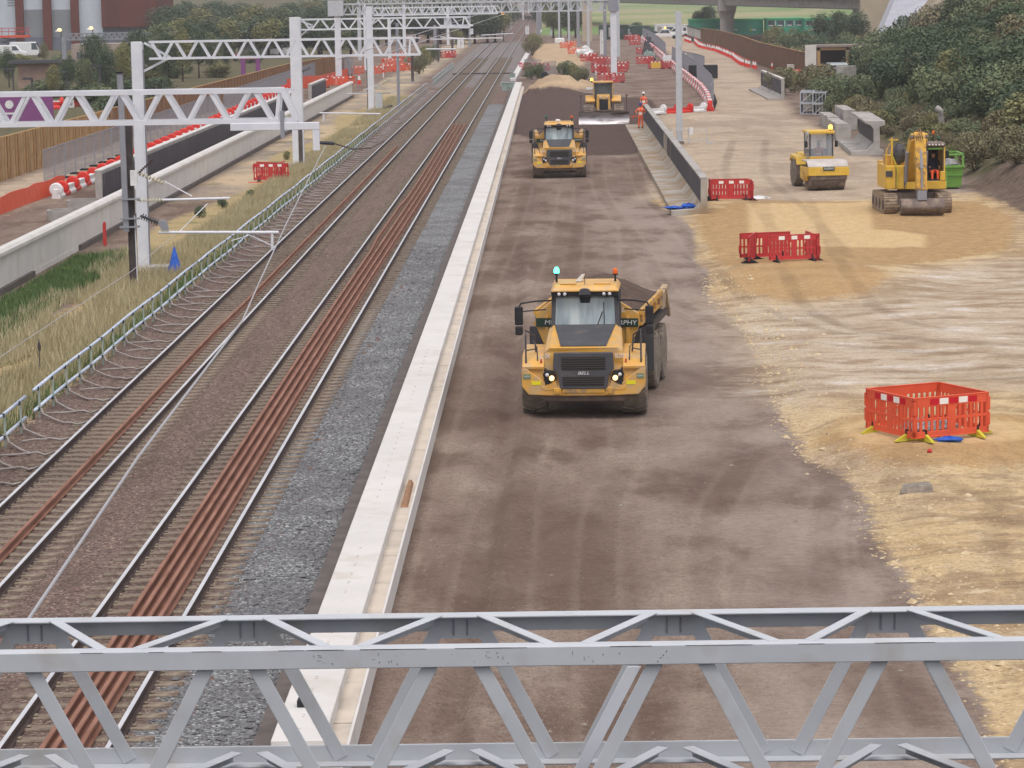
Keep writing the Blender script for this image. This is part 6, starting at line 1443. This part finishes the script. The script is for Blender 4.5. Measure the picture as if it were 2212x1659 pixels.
# machinery row
for k,(u,v,lb) in enumerate(((1402,104,'dark compact drill rig with a worker behind the red barriers'),(1400,118,'dark small machine in the middle of the row'),(1403,131,'grey generator set nearest in the machine row'))):
    p=onG(u,v); t=thing('small_machine',lb,'machine',p); m=MB(); m.box(-.8,.8,0,1.6,.3,1.1); m.box(-.3,.4,.2,1.0,1.1,1.9-.3*k); m.tube([(-.6,.2,1.1),(-.2,.3,2.5-.5*k)],.08,6); m.build('body',CHAR if k<2 else GGR,t,bevel=.05)
    for x in (-.75,.75): m=MB(); m.lathe((x,.5,.35),[(.35,-.12),(.35,.12)],12,'x'); m.build('wheel',BLACK,t)
p=onG(1417,150); m=MB(); m.box(p.x-.6,p.x+.6,p.y,p.y+.05,.2,.9); m.build('yellow_board',YELB,tag_=('yellow board on the red barrier by the dark trench','board'))
p=onG(1441,148); m=MB(); m.box(p.x-.55,p.x+.55,p.y-.2,p.y-.15,.9,1.7); m.build('white_notice',WHITE,tag_=('white notice fixed above the barrier by the trench','notice'))
p=onG(1500,172); m=MB(); m.box(p.x-.6,p.x+2.6,p.y,p.y+1.2,.1,1.6); m.build('black_container',BLACK,bevel=.05,tag_=('black box container at the mesh fence corner','container'))
# timber shed
p=G(1765,176); t=thing('timber_shed','open fronted timber framed shed beside the scrub and parked van','shed',p)
s=F/p.y; w=118/s
m=MB(); 
for x in (0,62,100,148): xx=x/s; m.box(xx,xx+.35,0,.3,0,3.6)
m.box(0,w*1.25,0,.3,3.3,3.6); m.box(0,62/s,-.05,.1,1.6,1.8); m.build('post_frame',WOODL,t)
m=MB(); m.box(-.4,w*1.35,-.2,4,3.62,3.85); m.build('roof',mat('shed_roof',(150,136,128),(130,118,112)),t); m=MB(); m.box(0,w*1.25,3.5,3.7,0,3.6); m.build('back_wall',mat('shed_dark_wall',(72,52,54)),t)
m=MB(); m.box(-1.3,-.1,-.3,-.15,.3,3.9); m.build('side_board',PLASTER,t)
p=onG(1757,163); m=MB(); m.box(p.x-3,p.x-.8,p.y-1,p.y,0,1.3); m.build('pallet_box',PLASTER,bevel=.03,tag_=('pale low box before the white end board of the shed','box'))
p=onG(1826,185); m=MB(); m.box(p.x-.9,p.x+1.1,p.y-.4,p.y+.6,0,2.0); m.build('concrete_block',CONC,bevel=.05,tag_=('grey concrete block right of the chevron van','concrete block'))
p=onG(1838,168); t=thing('tractor','dark machine with tall arms half hidden by scrub right of the van','tractor',p); m=MB(); m.box(-1,1,0,3,.8,1.6); m.box(-.7,.8,.8,2.4,1.6,2.9); m.build('body',CHAR,t,bevel=.05); m=MB(); m.tube([(-1,0,1.4),(-1.2,-.2,3.2),(-1.8,-.3,3.4)],.08,6); m.tube([(.2,0,1.4),(.3,-.2,3.4)],.08,6); m.build('arm',BLACK,t)
for x in (-1.1,1.1): m=MB(); m.lathe((x,.6,.8),[(.8,-.25),(.8,.25)],18,'x'); m.build('wheel',BLACK,t)
p=onG(1868,166); t=thing('lighting_tower','grey lighting unit with lit lamp above the scrub','lighting tower',p); m=MB(); m.box(-1,1.2,0,2,.5,3.0); m.build('hood',STEELD,t,bevel=.2); lamp(t,(1.5,-.2,3.1),.22,WRMON)
# pile of black pipe
p=onG(1177,181); m=MB(); m.lathe((p.x,p.y,.9),[(.42,-.8),(.42,.8),(.3,.8)],16,'y'); m.build('black_pipe',BLACK,tag_=('short black pipe end lying on top of the sand heap','pipe'))
# ------------------------------------------------------------------ left background
t=thing('warehouse','large brown and silver clad building at the top left','building',G(30,108))
Yw=G(200,108).y; sw=F/Yw
def wx_(u): return A(u,60,Yw).x
H_=14
m=MB(); m.box(wx_(-60),wx_(222),Yw,Yw+26,0,H_); m.build('silver_wall',CLAD,t,world=True)
m=MB(); m.box(wx_(222),wx_(341),Yw-1.2,Yw+24,4.2,H_); m.build('brown_block',CLADB,t,world=True)
m=MB(); m.box(wx_(232),wx_(262),Yw-1.23,Yw-1.2,4.3,H_); m.build('cladding_seam',mat('dark_brown_cladding',(92,48,40)),t,world=True); m=MB(); m.box(wx_(318),wx_(322),Yw-1.25,Yw-1.2,4.3,H_); m.build('cladding_seam',mat('dark_brown_cladding',(92,48,40)),t,world=True)
for a,b in ((36,53),(95,113),(155,172)):
    m=MB(); m.box(wx_(a),wx_(b),Yw-.9,Yw,0,H_); m.build('brown_pilaster',CLADB,t,world=True)
for a,b in ((54,94),(114,153)):
    m=MB(); m.box(wx_(a),wx_(b),Yw-.1,Yw,A(a,80,Yw).z,A(a,21,Yw).z); dd=m.build('roller_door',CLADG,t,world=True)
    m=MB(); 
    for q in range(16): zz=A(a,80,Yw).z+q*.36; m.box(wx_(a),wx_(b),Yw-.13,Yw-.1,zz,zz+.06)
    m.build('door_slat',CLADG,dd)
m=MB(); m.box(wx_(-60),wx_(250),Yw-.5,Yw,0,A(54,81,Yw).z); m.build('slate_base',BRICKG,t,world=True)
m=MB(); m.box(wx_(222),wx_(341),Yw-.2,Yw+.3,0,4.2); m.build('undercroft_wall',BRICKG,t,world=True)
m=MB()
for q in range(8): m.box(wx_(18),wx_(34),Yw-.06,Yw,8.5+q*.5,8.7+q*.5)
m.build('louvre',CLADG,t,world=True)
# far footbridge truss before building
Yt=G(200,140).y-30; a=A(250/1.0,74,Yt); 
t=thing('lattice_footbridge','thin grey lattice boom crossing in front of the warehouse','lattice boom',A(250,140,Yt))
m=MB(); P0=A(170/1.0*1.0-30,73,Yt);P1=A(398,68,Yt); P1.z=P0.z; 
for yy in (0,1.0):
    o=Vector((0,yy,0)); m.bar(P0+o,P1+o,.14); m.bar(P0+o-Vector((0,0,.85)),P1+o-Vector((0,0,.85)),.18)
    n_=22
    for k in range(n_):
        c=P0.lerp(P1,k/n_)+o; e=P0.lerp(P1,(k+.5)/n_)+o-Vector((0,0,.85)); g=P0.lerp(P1,(k+1)/n_)+o; m.bar(c,e,.1); m.bar(e,g,.1)
m.build('lattice_beam',STEELD,t,world=True)
for u in (137,390): q=A(u,80,Yt); m=MB(); m.box(q.x-.3,q.x+.3,Yt,Yt+1,0,q.z); m.build('support_leg',STEELD,t,world=True)
# scissor lift
t=thing('scissor_lift','red work platform raised beside the warehouse at the left frame edge','scissor lift',G(40,128)); Y=Yw-30
q0=A(-10,76,Y);q1=A(62,76,Y)
m=MB(); m.box(q0.x,q1.x,Y,Y+2,q0.z-.5,q0.z-.1); m.build('deck',ORNG,t,world=True)
m=MB(); 
for zz in (.6,1.2): m.bar((q0.x,Y,q0.z+zz),(q1.x,Y,q0.z+zz),.12)
for k in range(6): x=q0.x+(q1.x-q0.x)*k/5; m.bar((x,Y,q0.z-.3),(x,Y,q0.z+1.2),.1)
m.build('guard_rail',RED,t,world=True)
m=MB()
for k in range(4): z0=q0.z-.5; m.bar((q0.x+1,Y+1,z0*k/4),(q1.x-1,Y+1,z0*(k+1)/4),.2); m.bar((q1.x-1,Y+1,z0*k/4),(q0.x+1,Y+1,z0*(k+1)/4),.2)
m.build('scissor_arm',CHAR,t,world=True)
# street lamps
def slamp(u,v,vt,label,lit=False,cam_=False,m_=CHAR):
    p=G(u,v); z=A(u,vt,p.y).z; t=thing('street_lamp',label,'street lamp',p,0,'street lamps left of the timber fence')
    m=MB(); m.tube([(0,0,0),(0,0,z)],.09,6); m.build('post',m_,t)
    m=MB()
    if cam_: m.tube([(0,0,z),(.2,0,z+.6),(.8,0,z+.7),(1.0,0,z+.3)],.06,6); m.blob((1.0,0,z+.1),.3,.3,.3,8,6,0); m.build('camera_dome',WHITE,t)
    else: m.hexa([(-1.0,-.2,z),(.15,-.2,z),(.15,.2,z),(-1.0,.2,z)],[(-.8,-.12,z+.25),(.1,-.12,z+.2),(.1,.12,z+.2),(-.8,.12,z+.25)]); m.build('lantern',BLACK if not lit else WHITE,t)
    if lit: m=MB(); m.blob((-.2,-.3,z+.3),.35,.3,.25,8,5,0); m.build('glowing_lamp',WRMON,t)
for u,v,vt,lb in ((30,215,152,'leftmost black street lamp by the stone wall'),(70,215,172,'black street lamp in front of the stone wall, lower one'),(145,213,157,'black street lamp left of the thin pale pole'),(217,215,144,'black street lamp between the tree and the pale pole')): slamp(u,v,vt,lb)
for u,v,vt,lb in ((134,125,68,'lit lamp at the left end of the lattice boom'),(202,120,64,'lit lamp above the middle of the lattice boom')): slamp(u,v,vt,lb,True)
for u,v,vt,lb in ((400,120,66,'white camera mast above the nearest gantry arm'),(550,125,60,'white hooked camera mast beside the white box van'),(602,80,58,'small twin camera mast behind the second gantry')): slamp(u,v,vt,lb,False,True,STEELD)
# stone wall, canopy building, purple hoarding, box van, gazebo
Y=330; t=thing('stone_wall','pinkish stone wall behind the left trees','wall',A(60,190,Y)); m=MB(); m.box(A(38,150,Y).x,A(125,150,Y).x,Y,Y+.6,0,A(60,137,Y).z); m.box(A(160,150,Y).x,A(260,150,Y).x,Y+3,Y+3.6,0,A(60,142,Y).z); m.build('masonry',mat('pink_stone',(172,144,132),(150,126,118),1.2,.9,bump=.3),t,world=True)
m=MB(); m.box(A(22,150,Y).x,A(160,150,Y).x,Y-1,Y+.8,A(60,137,Y).z,A(60,130,Y).z); m.build('dark_coping',CHAR,t,world=True)
Y=420; t=thing('low_building','low pale building with dark windows behind the left trees','building',A(200,160,Y)); m=MB(); m.box(A(150,1,Y).x,A(320,1,Y).x,Y,Y+8,0,A(200,95,Y).z); m.build('wall',mat('beige_render',(168,152,142),(150,138,130)),t,world=True)
for k in range(5): m=MB(); xx=A(162+k*17,1,Y).x; m.box(xx,xx+.8,Y-.05,Y,A(200,126,Y).z,A(200,112,Y).z); m.build('window',GLASSD,t,world=True)
Y=238; t=thing('hoarding','purple hoarding board with white marks behind the near lattice arm','hoarding',A(40,255,Y)); m=MB(); m.box(A(-40,1,Y).x,A(106,1,Y).x,Y,Y+.15,0,A(50,208,Y).z); m.build('board',PURP,t,world=True)
m=MB(); q=A(20,226,Y); m.lathe((q.x,Y-.02,q.z),[(.35,-.02),(.35,.02)],14,'y'); m.box(q.x-.9,q.x+.9,Y-.03,Y,q.z-.8,q.z-.65); m.build('white_mark',WHITE,t,world=True)
Y=300
for k in range(7):
    u=112+k*21; p=onG(u,236-k*3); wb(p.x,p.y,.1,k%2,'%s water barrier on the street beyond the left fence'%('red' if k%2==0 else 'white'),'water barriers on the street beyond the left fence',1.5)
t=car(570,122,0,WHITE,'white box van parked beyond the left trees',L_=8,H_=4.2,W_=2.6); 
car(615,118,0,CARW,'long white van just right of the box van',L_=6,H_=1.9); car(528,132,0,mat('dark_red_car',(132,40,62),None,rough=.3),'dark red car parked by the gazebo left of the masts','pickup','parked_car',4.4,1.8,1.5)
car(20,126,0,CARW,'white van parked under the work platform',L_=6,H_=2.2); car(62,124,0,CARW,'white truck parked right of the work platform',L_=6,H_=2.6)
for k,u in enumerate((350,372,395,415)): car(u,116+k%2,0.2,CARW,['first','second','third','fourth'][k]+' small white car from the left in the distant car park','pickup','parked_car',4.3,1.8,1.5)
Y=330; t=thing('gazebo','pink roofed gazebo left of the second gantry mast','gazebo',A(515,140,Y)); m=MB(); m.box(A(512,1,Y).x,A(553,1,Y).x,Y,Y+4,A(520,128,Y).z,A(520,124,Y).z); m.build('canopy',mat('pink_canopy',(176,110,124)),t,world=True)
for u in (516,548): m=MB(); x=A(u,1,Y).x; m.box(x,x+.5,Y,Y+.5,0,A(520,127,Y).z); m.build('leg',PURP,t,world=True)
# ------------------------------------------------------------------ vegetation
def leafmat(name,c1,c2,c3):
    m=bpy.data.materials.new(name); m.use_nodes=True; n=m.node_tree.nodes; l=m.node_tree.links; b=n['Principled BSDF']; b.inputs['Roughness'].default_value=.85; b.inputs['Specular IOR Level'].default_value=.15
    g=n.new('ShaderNodeNewGeometry'); oi=n.new('ShaderNodeObjectInfo')
    z=n.new('ShaderNodeTexNoise'); z.inputs['Scale'].default_value=.9; z.inputs['Detail'].default_value=3; l.new(g.outputs['Position'],z.inputs['Vector'])
    mr=n.new('ShaderNodeMapRange'); mr.inputs[1].default_value=.38; mr.inputs[2].default_value=.62; l.new(z.outputs['Fac'],mr.inputs[0])
    a=n.new('ShaderNodeMix'); a.data_type='RGBA'; a.inputs['A'].default_value=lin(c1); a.inputs['B'].default_value=lin(c2); l.new(mr.outputs[0],a.inputs['Factor'])
    r=n.new('ShaderNodeMath'); r.operation='MULTIPLY'; r.inputs[1].default_value=.6; l.new(oi.outputs['Random'],r.inputs[0])
    a2=n.new('ShaderNodeMix'); a2.data_type='RGBA'; a2.inputs['B'].default_value=lin(c3); l.new(a.outputs['Result'],a2.inputs['A']); l.new(r.outputs[0],a2.inputs['Factor'])
    rr=n.new('ShaderNodeMix'); rr.data_type='RGBA'; rr.blend_type='MULTIPLY'; rr.inputs['Factor'].default_value=1
    mr2=n.new('ShaderNodeMapRange'); mr2.inputs[3].default_value=.8; mr2.inputs[4].default_value=1.22; l.new(g.outputs['Random Per Island'],mr2.inputs[0])
    l.new(a2.outputs['Result'],rr.inputs['A']); l.new(mr2.outputs[0],rr.inputs['B']); l.new(rr.outputs['Result'],b.inputs['Base Color']); return m
LM=leafmat('scrub_leaves',(88,104,76),(120,126,94),(110,118,92)); LY=leafmat('autumn_leaves',(118,122,84),(140,136,92),(122,120,88)); LDK=leafmat('dark_leaves',(76,92,72),(92,106,78),(84,96,76)); LB=leafmat('brown_bracken',(122,114,90),(134,124,98),(108,112,84))
def leafblob(rnd,rx,ry,rz,n,leaf,lobes=6,base=.15):
    vs=[];fs=[]; L_=[]
    for k in range(lobes):
        a=rnd.uniform(0,6.28); q=rnd.uniform(0,.6); L_.append((rx*q*math.cos(a),ry*q*math.sin(a),rz*rnd.uniform(.35,.78),rnd.uniform(.36,.6)))
    for i in range(n):
        cx,cy,cz_,s_=rnd.choice(L_); d=Vector((rnd.gauss(0,1),rnd.gauss(0,1),rnd.gauss(0,1)+.25)).normalized(); k=rnd.uniform(.72,1.06)
        p=Vector((cx+d.x*rx*s_*k,cy+d.y*ry*s_*k,max(base*rz*rnd.random(),cz_+d.z*rz*s_*.8*k)))
        nn=(d+Vector((rnd.gauss(0,.6),rnd.gauss(0,.6),rnd.gauss(0,.6)))).normalized(); a=nn.orthogonal().normalized(); b=nn.cross(a); t_=rnd.uniform(0,6.28); a,b=a*math.cos(t_)+b*math.sin(t_),b*math.cos(t_)-a*math.sin(t_)
        w=leaf*rnd.uniform(.5,1.2); h=w*rnd.uniform(.5,.9); o=len(vs); vs+=[p-a*w,p-b*h,p+a*w,p+b*h]; fs.append((o,o+1,o+2,o+3))
    return vs,fs
rnd=random.Random(11)
def bushproto(k,n,leaf,m_,dims=(1,1,1)):
    t=thing('bush','x','bush',(0,0,-60)); v,f=leafblob(rnd,1.6*dims[0],1.6*dims[1],2.2*dims[2],n,leaf); m=MB(); m.add(v,f); m.build('foliage',m_,t)
    m=MB()
    for q in range(4): a=rnd.uniform(0,6.28); m.tube([(0,0,-.3),(.25*math.cos(a),.25*math.sin(a),.7),(.8*math.cos(a),.8*math.sin(a),1.5*dims[2])],.05,5,.015)
    m.build('stem',BARK,t); return t
BP=[bushproto(k,3400,.082,m_) for k,m_ in enumerate((LM,LDK,LY,LB,LM,LDK,LM))]
def treeproto(n,leaf,m_,h=8,w=2.6):
    t=thing('tree','x','tree',(0,0,-60)); v,f=leafblob(rnd,w,w,h*.85,n,leaf,lobes=11); v=[p+Vector((0,0,h*.18)) for p in v]; m=MB(); m.add(v,f); m.build('crown',m_,t)
    m=MB(); m.tube([(0,0,-.3),(.05,0,h*.3),(0,.1,h*.75)],.18,8,.05)
    for q in range(6): a=rnd.uniform(0,6.28); zz=h*rnd.uniform(.3,.55); m.tube([(0,0,zz),(w*.35*math.cos(a),w*.35*math.sin(a),zz+h*.12),(w*.7*math.cos(a),w*.7*math.sin(a),zz+h*.28)],.07,5,.02)
    m.build('trunk',BARK,t); return t
TP=[treeproto(4600,.15,m_) for m_ in (LM,LDK,LY,LDK)]
LABB={0:'mid green bush in the thicket covering the right bank',1:'dark green bush in the thicket covering the right bank',2:'yellowing bush in the thicket covering the right bank',3:'low brown bracken bush in the thicket covering the right bank'}
KND=[0,1,2,3,0,1,0]
cnt=0
def inframe(p,mg=60):
    u,v=PX(p); return -mg<u<2212+mg and -90<v<1700
Y=143.
while Y<470:
    spc=2.0 if Y<230 else 2.5 if Y<310 else 4.4
    x=HX(Y)+1.2+ (4 if Y<165 else 0)*0
    xm=HX(Y)+34
    while x<xm:
        px=x+R.uniform(-.8,.8);py=Y+R.uniform(-2,2); p=Vector((px,py,hz(px,py)))
        if inframe(p+Vector((0,0,1.5)),10) and not (1735<PX(p)[0]<1885 and 162<PX(p)[1]<206) and cnt<298 and PX(p)[1]>68:
            k=R.choice([0,1,1,4,5,5,0,2,3,6,1]); 
            edge=px<HX(py)+5
            if edge: k=R.choice([2,3,3,0,4])
            sc=R.uniform(.8,1.5)*(.55 if edge else 1.0)*(.6 if (1735<PX(p)[0]<1885 and 200<PX(p)[1]<240) else 1)*(.9 if Y>400 else 1.5 if Y>310 else 1.3 if Y>280 else 1)
            c=dup(BP[k],(px,py,p.z-.1),R.uniform(0,6.28),LABB[KND[k]],'bushes of the right bank thicket',(sc*1.15,sc*1.15,sc*R.uniform(.8,1.2))); cnt+=1
        x+=spc*R.uniform(.9,1.4)
    Y+= (4.4 if Y<260 else 7 if Y<310 else 17)
print('bushes',cnt)
# scrub patches elsewhere
for u,v,k,sc,lb in ((1150,172,0,.8,'low scrub bush left of the sand heap'),(1165,170,2,.7,'ragged scrub bush just behind the sand heap'),(1225,172,0,.9,'larger scrub bush right of the black pipe end'),(1245,175,2,.8,'scrub bush behind the bulldozer, left'),(1262,178,3,.7,'brown tuft behind the bulldozer'),
    (1150,120,3,1.2,'brown scrub beside the far trough'),(1158,105,2,1.1,'scrub clump by the far bend of the trough'),(920,142,2,1.1,'scrub on the slope left of the cable crossing'),(935,132,0,1.0,'green scrub below the dark posts'),(905,160,3,1.1,'dry scrub at the brown post foot'),(1010,88,0,1.4,'green scrub by the far masts left of track'),(990,96,2,1.2,'yellowish scrub beside the white cabinet'),
    (1690,205,3,1.1,'brown bramble beside the L-shaped units'),(1715,200,2,1.0,'pale bramble behind the mesh cages'),(1745,205,3,1.2,'bramble between the cages and the chevron van'),(1780,215,3,1.3,'bramble right of the cages'),(1800,235,0,1.2,'green bramble behind the concrete beams'),(1770,232,4,1.1,'bramble behind the cages'),(1850,240,0,1.2,'bramble above the channel section'),
    (540,430,0,.2,'small green weed by the verge barriers'),(480,450,1,.22,'dark low weed near the cantilever tube'),(430,470,1,.22,'low green weed by the nearest gantry'),(620,345,2,.22,'weed beside the second gantry mast')):
    p=onG(u,v); dup(BP[k],p,R.uniform(0,6),lb,'x',sc)
for o in list(bpy.data.objects):
    if o.get('group')=='x': del o['group']
# left trees
lt=[(-10,185,1.0),(20,190,.9),(95,140,.7),(150,210,.9),(185,212,.95),(230,205,1.15),(265,200,1.1),(300,190,1.1),(335,185,1.0),(365,188,1.05),(395,178,1.1),(430,170,1.0),(460,165,1.0),(490,160,.9),(115,215,.8),(205,190,1.2),(345,165,1.2),(410,160,1.2)]
for i,(u,v,sc) in enumerate(lt):
    p=G(u,v); dup(TP[i%4],(p.x,p.y,0),R.uniform(0,6),'dark leafy tree in the row behind the left timber fence','trees behind the left timber fence',sc*((.50 if v>200 else .56) if u<300 else .66))
for k in range(46):
    Yb=R.choice([250,275,300,330,360,395,430]); u=R.uniform(-20,560); p=A(u,100,Yb)
    if p.x>-35: continue
    dup(BP[R.choice([0,1,2,4,5])],(p.x,Yb,0),R.uniform(0,6),'green undergrowth bush between the trees left of the timber fence','undergrowth left of the timber fence',(1.7,1.7,.8))
i=0
for Yb,us,scs in ((470,range(345,760,24),1.0),(560,range(350,1080,26),1.15),(680,range(360,1110,26),1.2),(820,range(380,1120,30),1.2)):
    for u in us:
        p=A(u+R.uniform(-8,8),60,Yb); 
        if p.x>-9: continue
        dup(TP[i%4],(p.x,Yb+R.uniform(-12,12),0),R.uniform(0,6),'bushy tree in the far wooded bank behind the left masts','trees of the far wooded bank',(scs*R.uniform(.8,1.2)*1.5,scs*1.5,scs*R.uniform(.5,.8))); i+=1
for Yb,us in ((760,range(1165,1240,18)),(600,range(1195,1245,16))):
    for u in us: p=A(u,60,Yb); dup(TP[i%4],(p.x,Yb,0),R.uniform(0,6),'tree in the dark clump right of the far track','trees right of the far track',(1.3,1.3,.75)); i+=1
for u,Yb,sc,lb in ((1530,660,1.0,'dark round tree left of the bridge pier'),(1508,665,.8,'smaller dark tree beside the round one near the bridge pier'),(1375,620,.5,'lone small tree on the field edge'),(1775,470,1.0,'tree before the bridge abutment, left one'),(1815,460,1.05,'tree before the bridge abutment, middle one'),(1850,440,1.1,'dark tree tight against the abutment')):
    p=A(u,60,Yb); dup(TP[1 if i%2 else 3],(p.x,Yb,0),R.uniform(0,6),lb,None,(sc*1.0,sc*1.0,sc*.62)); i+=1
u=1640
while u<0:
    for Yb in (318,345,372):
        p=A(u+R.uniform(-5,5),90,Yb)
        dup(BP[R.choice([0,1,2,4,5])],(p.x,Yb,hz(p.x,Yb)-.2),R.uniform(0,6),'bush in the hedge between the hoarding and the green cabins','bushes behind the right hoarding',(1.7,1.7,1.25))
    u+=26
for o in BP+TP:
    for c in KIDS(o): bpy.data.objects.remove(c)
    bpy.data.objects.remove(o)
# ------------------------------------------------------------------ grass and stones
rng=np.random.default_rng(5)
def blades(name,label,n,fn,h,w,m_):
    vs=[];fs=[]
    k=0
    while k<n:
        x,y=fn(); z=hz2(x,y)
        a=rng.uniform(0,6.28); hh=h*rng.uniform(.5,1.2); ww=w*rng.uniform(.6,1.3); lx,ly=rng.normal(0,.25)*hh,rng.normal(0,.25)*hh
        o=len(vs); vs+=[(x-ww*math.cos(a),y-ww*math.sin(a),z-.03),(x+ww*math.cos(a),y+ww*math.sin(a),z-.03),(x+lx,y+ly,z+hh)]; fs.append((o,o+1,o+2)); k+=1
    me=bpy.data.meshes.new(name); me.from_pydata(vs,[],fs); me.materials.append(m_); o=bpy.data.objects.new(name,me); COL.objects.link(o); o['kind']='stuff'; tag(o,label,'grass')
def hz2(x,y): return .1 if -18<x<-12 else 0.
GD=leafmat('dry_grass_blades',(170,158,126),(184,174,144),(156,152,112)); GG=leafmat('green_weed_blades',(84,108,66),(106,126,78),(92,112,70))
def fd():
    while True:
        y=55+ (rng.random()**1.5)*225; x=rng.uniform(-17.6,-13.2) if y<118 else rng.uniform(-15.6,-13.2)
        if mnoise.noise(Vector((x*.5,y*.12,0)))>-.35: return x,y
blades('dry_grass','tall dry straw grass along the verge beside the pipe rail',80000,fd,.40,.02,GD)
def fg(): y=55+(rng.random()**1.5)*62; return rng.uniform(-19.2,-16.9),y
blades('green_weeds','low green weeds along the foot of the white wall',26000,fg,.30,.04,GG)
def fg2(): y=60+rng.random()*160; return rng.normal(-13.3,.18),y
blades('fence_weeds','thin green grass growing along the pipe rail',9000,fg2,.35,.025,GG)
def stones(name,label,n,fn,s0,s1,m_):
    vs=[];fs=[]
    for k in range(n):
        x,y,z=fn(); s_=rng.uniform(s0,s1)*(1+2.0*(rng.random()<.04)); o=len(vs)
        P=[(1,0,0),(-.9,.2,0),(0,1,0),(0,-1,.1),(.1,.1,.8),(0,0,-.6)]
        sx,sy,sz=s_*rng.uniform(.7,1.3),s_*rng.uniform(.7,1.3),s_*rng.uniform(.5,.9); a=rng.uniform(0,6.28)
        for p in P: vs.append((x+(p[0]*math.cos(a)-p[1]*math.sin(a))*sx,y+(p[0]*math.sin(a)+p[1]*math.cos(a))*sy,z+p[2]*sz))
        for f in ((0,2,4),(2,1,4),(1,3,4),(3,0,4),(2,0,5),(1,2,5),(3,1,5),(0,3,5)): fs.append(tuple(i+o for i in f))
    me=bpy.data.meshes.new(name); me.from_pydata(vs,[],fs); me.materials.append(m_); o=bpy.data.objects.new(name,me); COL.objects.link(o); o['kind']='stuff'; tag(o,label,'stones')
def hb(xs,ys): return height(np.array(xs),np.array(ys))
# stones along the tan edge
ed=[Vector((p[0],p[1],0)) for p in TAN[4:24]]
pool=[]
for p,a in polyline(ed,.05):
    for q in range(2):
        r=abs(rng.normal(0,1.0)); pool.append((p.x+r*1.1-.2+rng.normal(0,.15),p.y+rng.normal(0,.5)))
zz=hb([p[0] for p in pool],[p[1] for p in pool]); it=iter(zip(pool,zz))
def fs_():
    (x,y),z=next(it); return x,y,z
stones('limestone_rubble','pale yellow limestone rubble along the edge of the sandy fill',min(len(pool),9000)-1,fs_,.012,.046,STONE)
pool2=[(rng.uniform(-2.5,6.5),40+rng.random()**1.5*110) for k in range(5000)]; zz2=hb([p[0] for p in pool2],[p[1] for p in pool2]); it2=iter(zip(pool2,zz2))
def fs2():
    (x,y),z=next(it2); return x,y,z
stones('haul_way_stones','scattered small grey stones on the brown haul way',4900,fs2,.006,.022,STONEG)
pool3=[(rng.uniform(-5.9,-4.3),38+rng.random()**1.4*80) for k in range(9000)]; it3=iter(pool3)
def fs3():
    x,y=next(it3); return x,y,.17+rng.random()*.03
stones('grey_ballast','loose grey ballast stones between the rail and the coping wall',8900,fs3,.018,.036,mat('ballast_grey',(124,124,126),(92,92,94),9,.95))
pool4=[(rng.uniform(-12.7,-5.3),38+rng.random()**1.4*70) for k in range(9000)]; it4=iter([p for p in pool4 if not any(abs(p[0]+c)<1.35 for c in (10.5,6.95))])
cnt4=len([p for p in pool4 if not any(abs(p[0]+c)<1.35 for c in (10.5,6.95))])
def fs4():
    x,y=next(it4); return x,y,.17+rng.random()*.02
stones('brown_ballast','loose reddish brown ballast stones around the tracks',cnt4-1,fs4,.022,.04,mat('ballast_brown',(128,106,98),(92,76,70),9,.95))
# slab of broken concrete near the orange enclosure
p=onG(1975,1062); m=MB(); m.hexa([(p.x-.33,p.y-.2,p.z),(p.x+.38,p.y-.1,p.z),(p.x+.36,p.y+.3,p.z),(p.x-.25,p.y+.25,p.z)],[(p.x-.28,p.y-.15,p.z+.11),(p.x+.36,p.y-.05,p.z+.14),(p.x+.33,p.y+.3,p.z+.16),(p.x-.2,p.y+.25,p.z+.12)]); m.build('broken_slab',STONEG,tag_=('flat broken grey slab lying on the sandy fill below the near orange enclosure','slab'))
# blue cone sheet by nearest gantry
p=onG(378,590); m=MB(); m.lathe((p.x,p.y,0),[(.26,0),(.24,.25),(.10,.8),(.02,1.08)],9,'z'); m.build('blue_sheet',BLUEC,tag_=('upright blue sheet cone standing right of the nearest gantry mast','plastic sheet'))
p=onG(345,590); m=MB(); m.box(p.x-.45,p.x+.35,p.y,p.y+.9,0,.35); m.build('concrete_footing',CONC,bevel=.05,tag_=('grey concrete footing between the nearest mast and the blue sheet','footing'))
# ------------------------------------------------------------------ air
HZ=MB(); HZ.box(-900,900,-60,4400,-6,42); m=bpy.data.materials.new('haze_air'); m.use_nodes=True; n=m.node_tree.nodes; n.remove(n['Principled BSDF']); v=n.new('ShaderNodeVolumePrincipled'); v.inputs['Color'].default_value=(.93,.93,.97,1); v.inputs['Density'].default_value=.00026; v.inputs['Anisotropy'].default_value=.2
m.node_tree.links.new(v.outputs[0],n['Material Output'].inputs['Volume']); o=HZ.build('haze',m); o['kind']='stuff'; tag(o,'thin pale haze hanging over the whole site','haze')
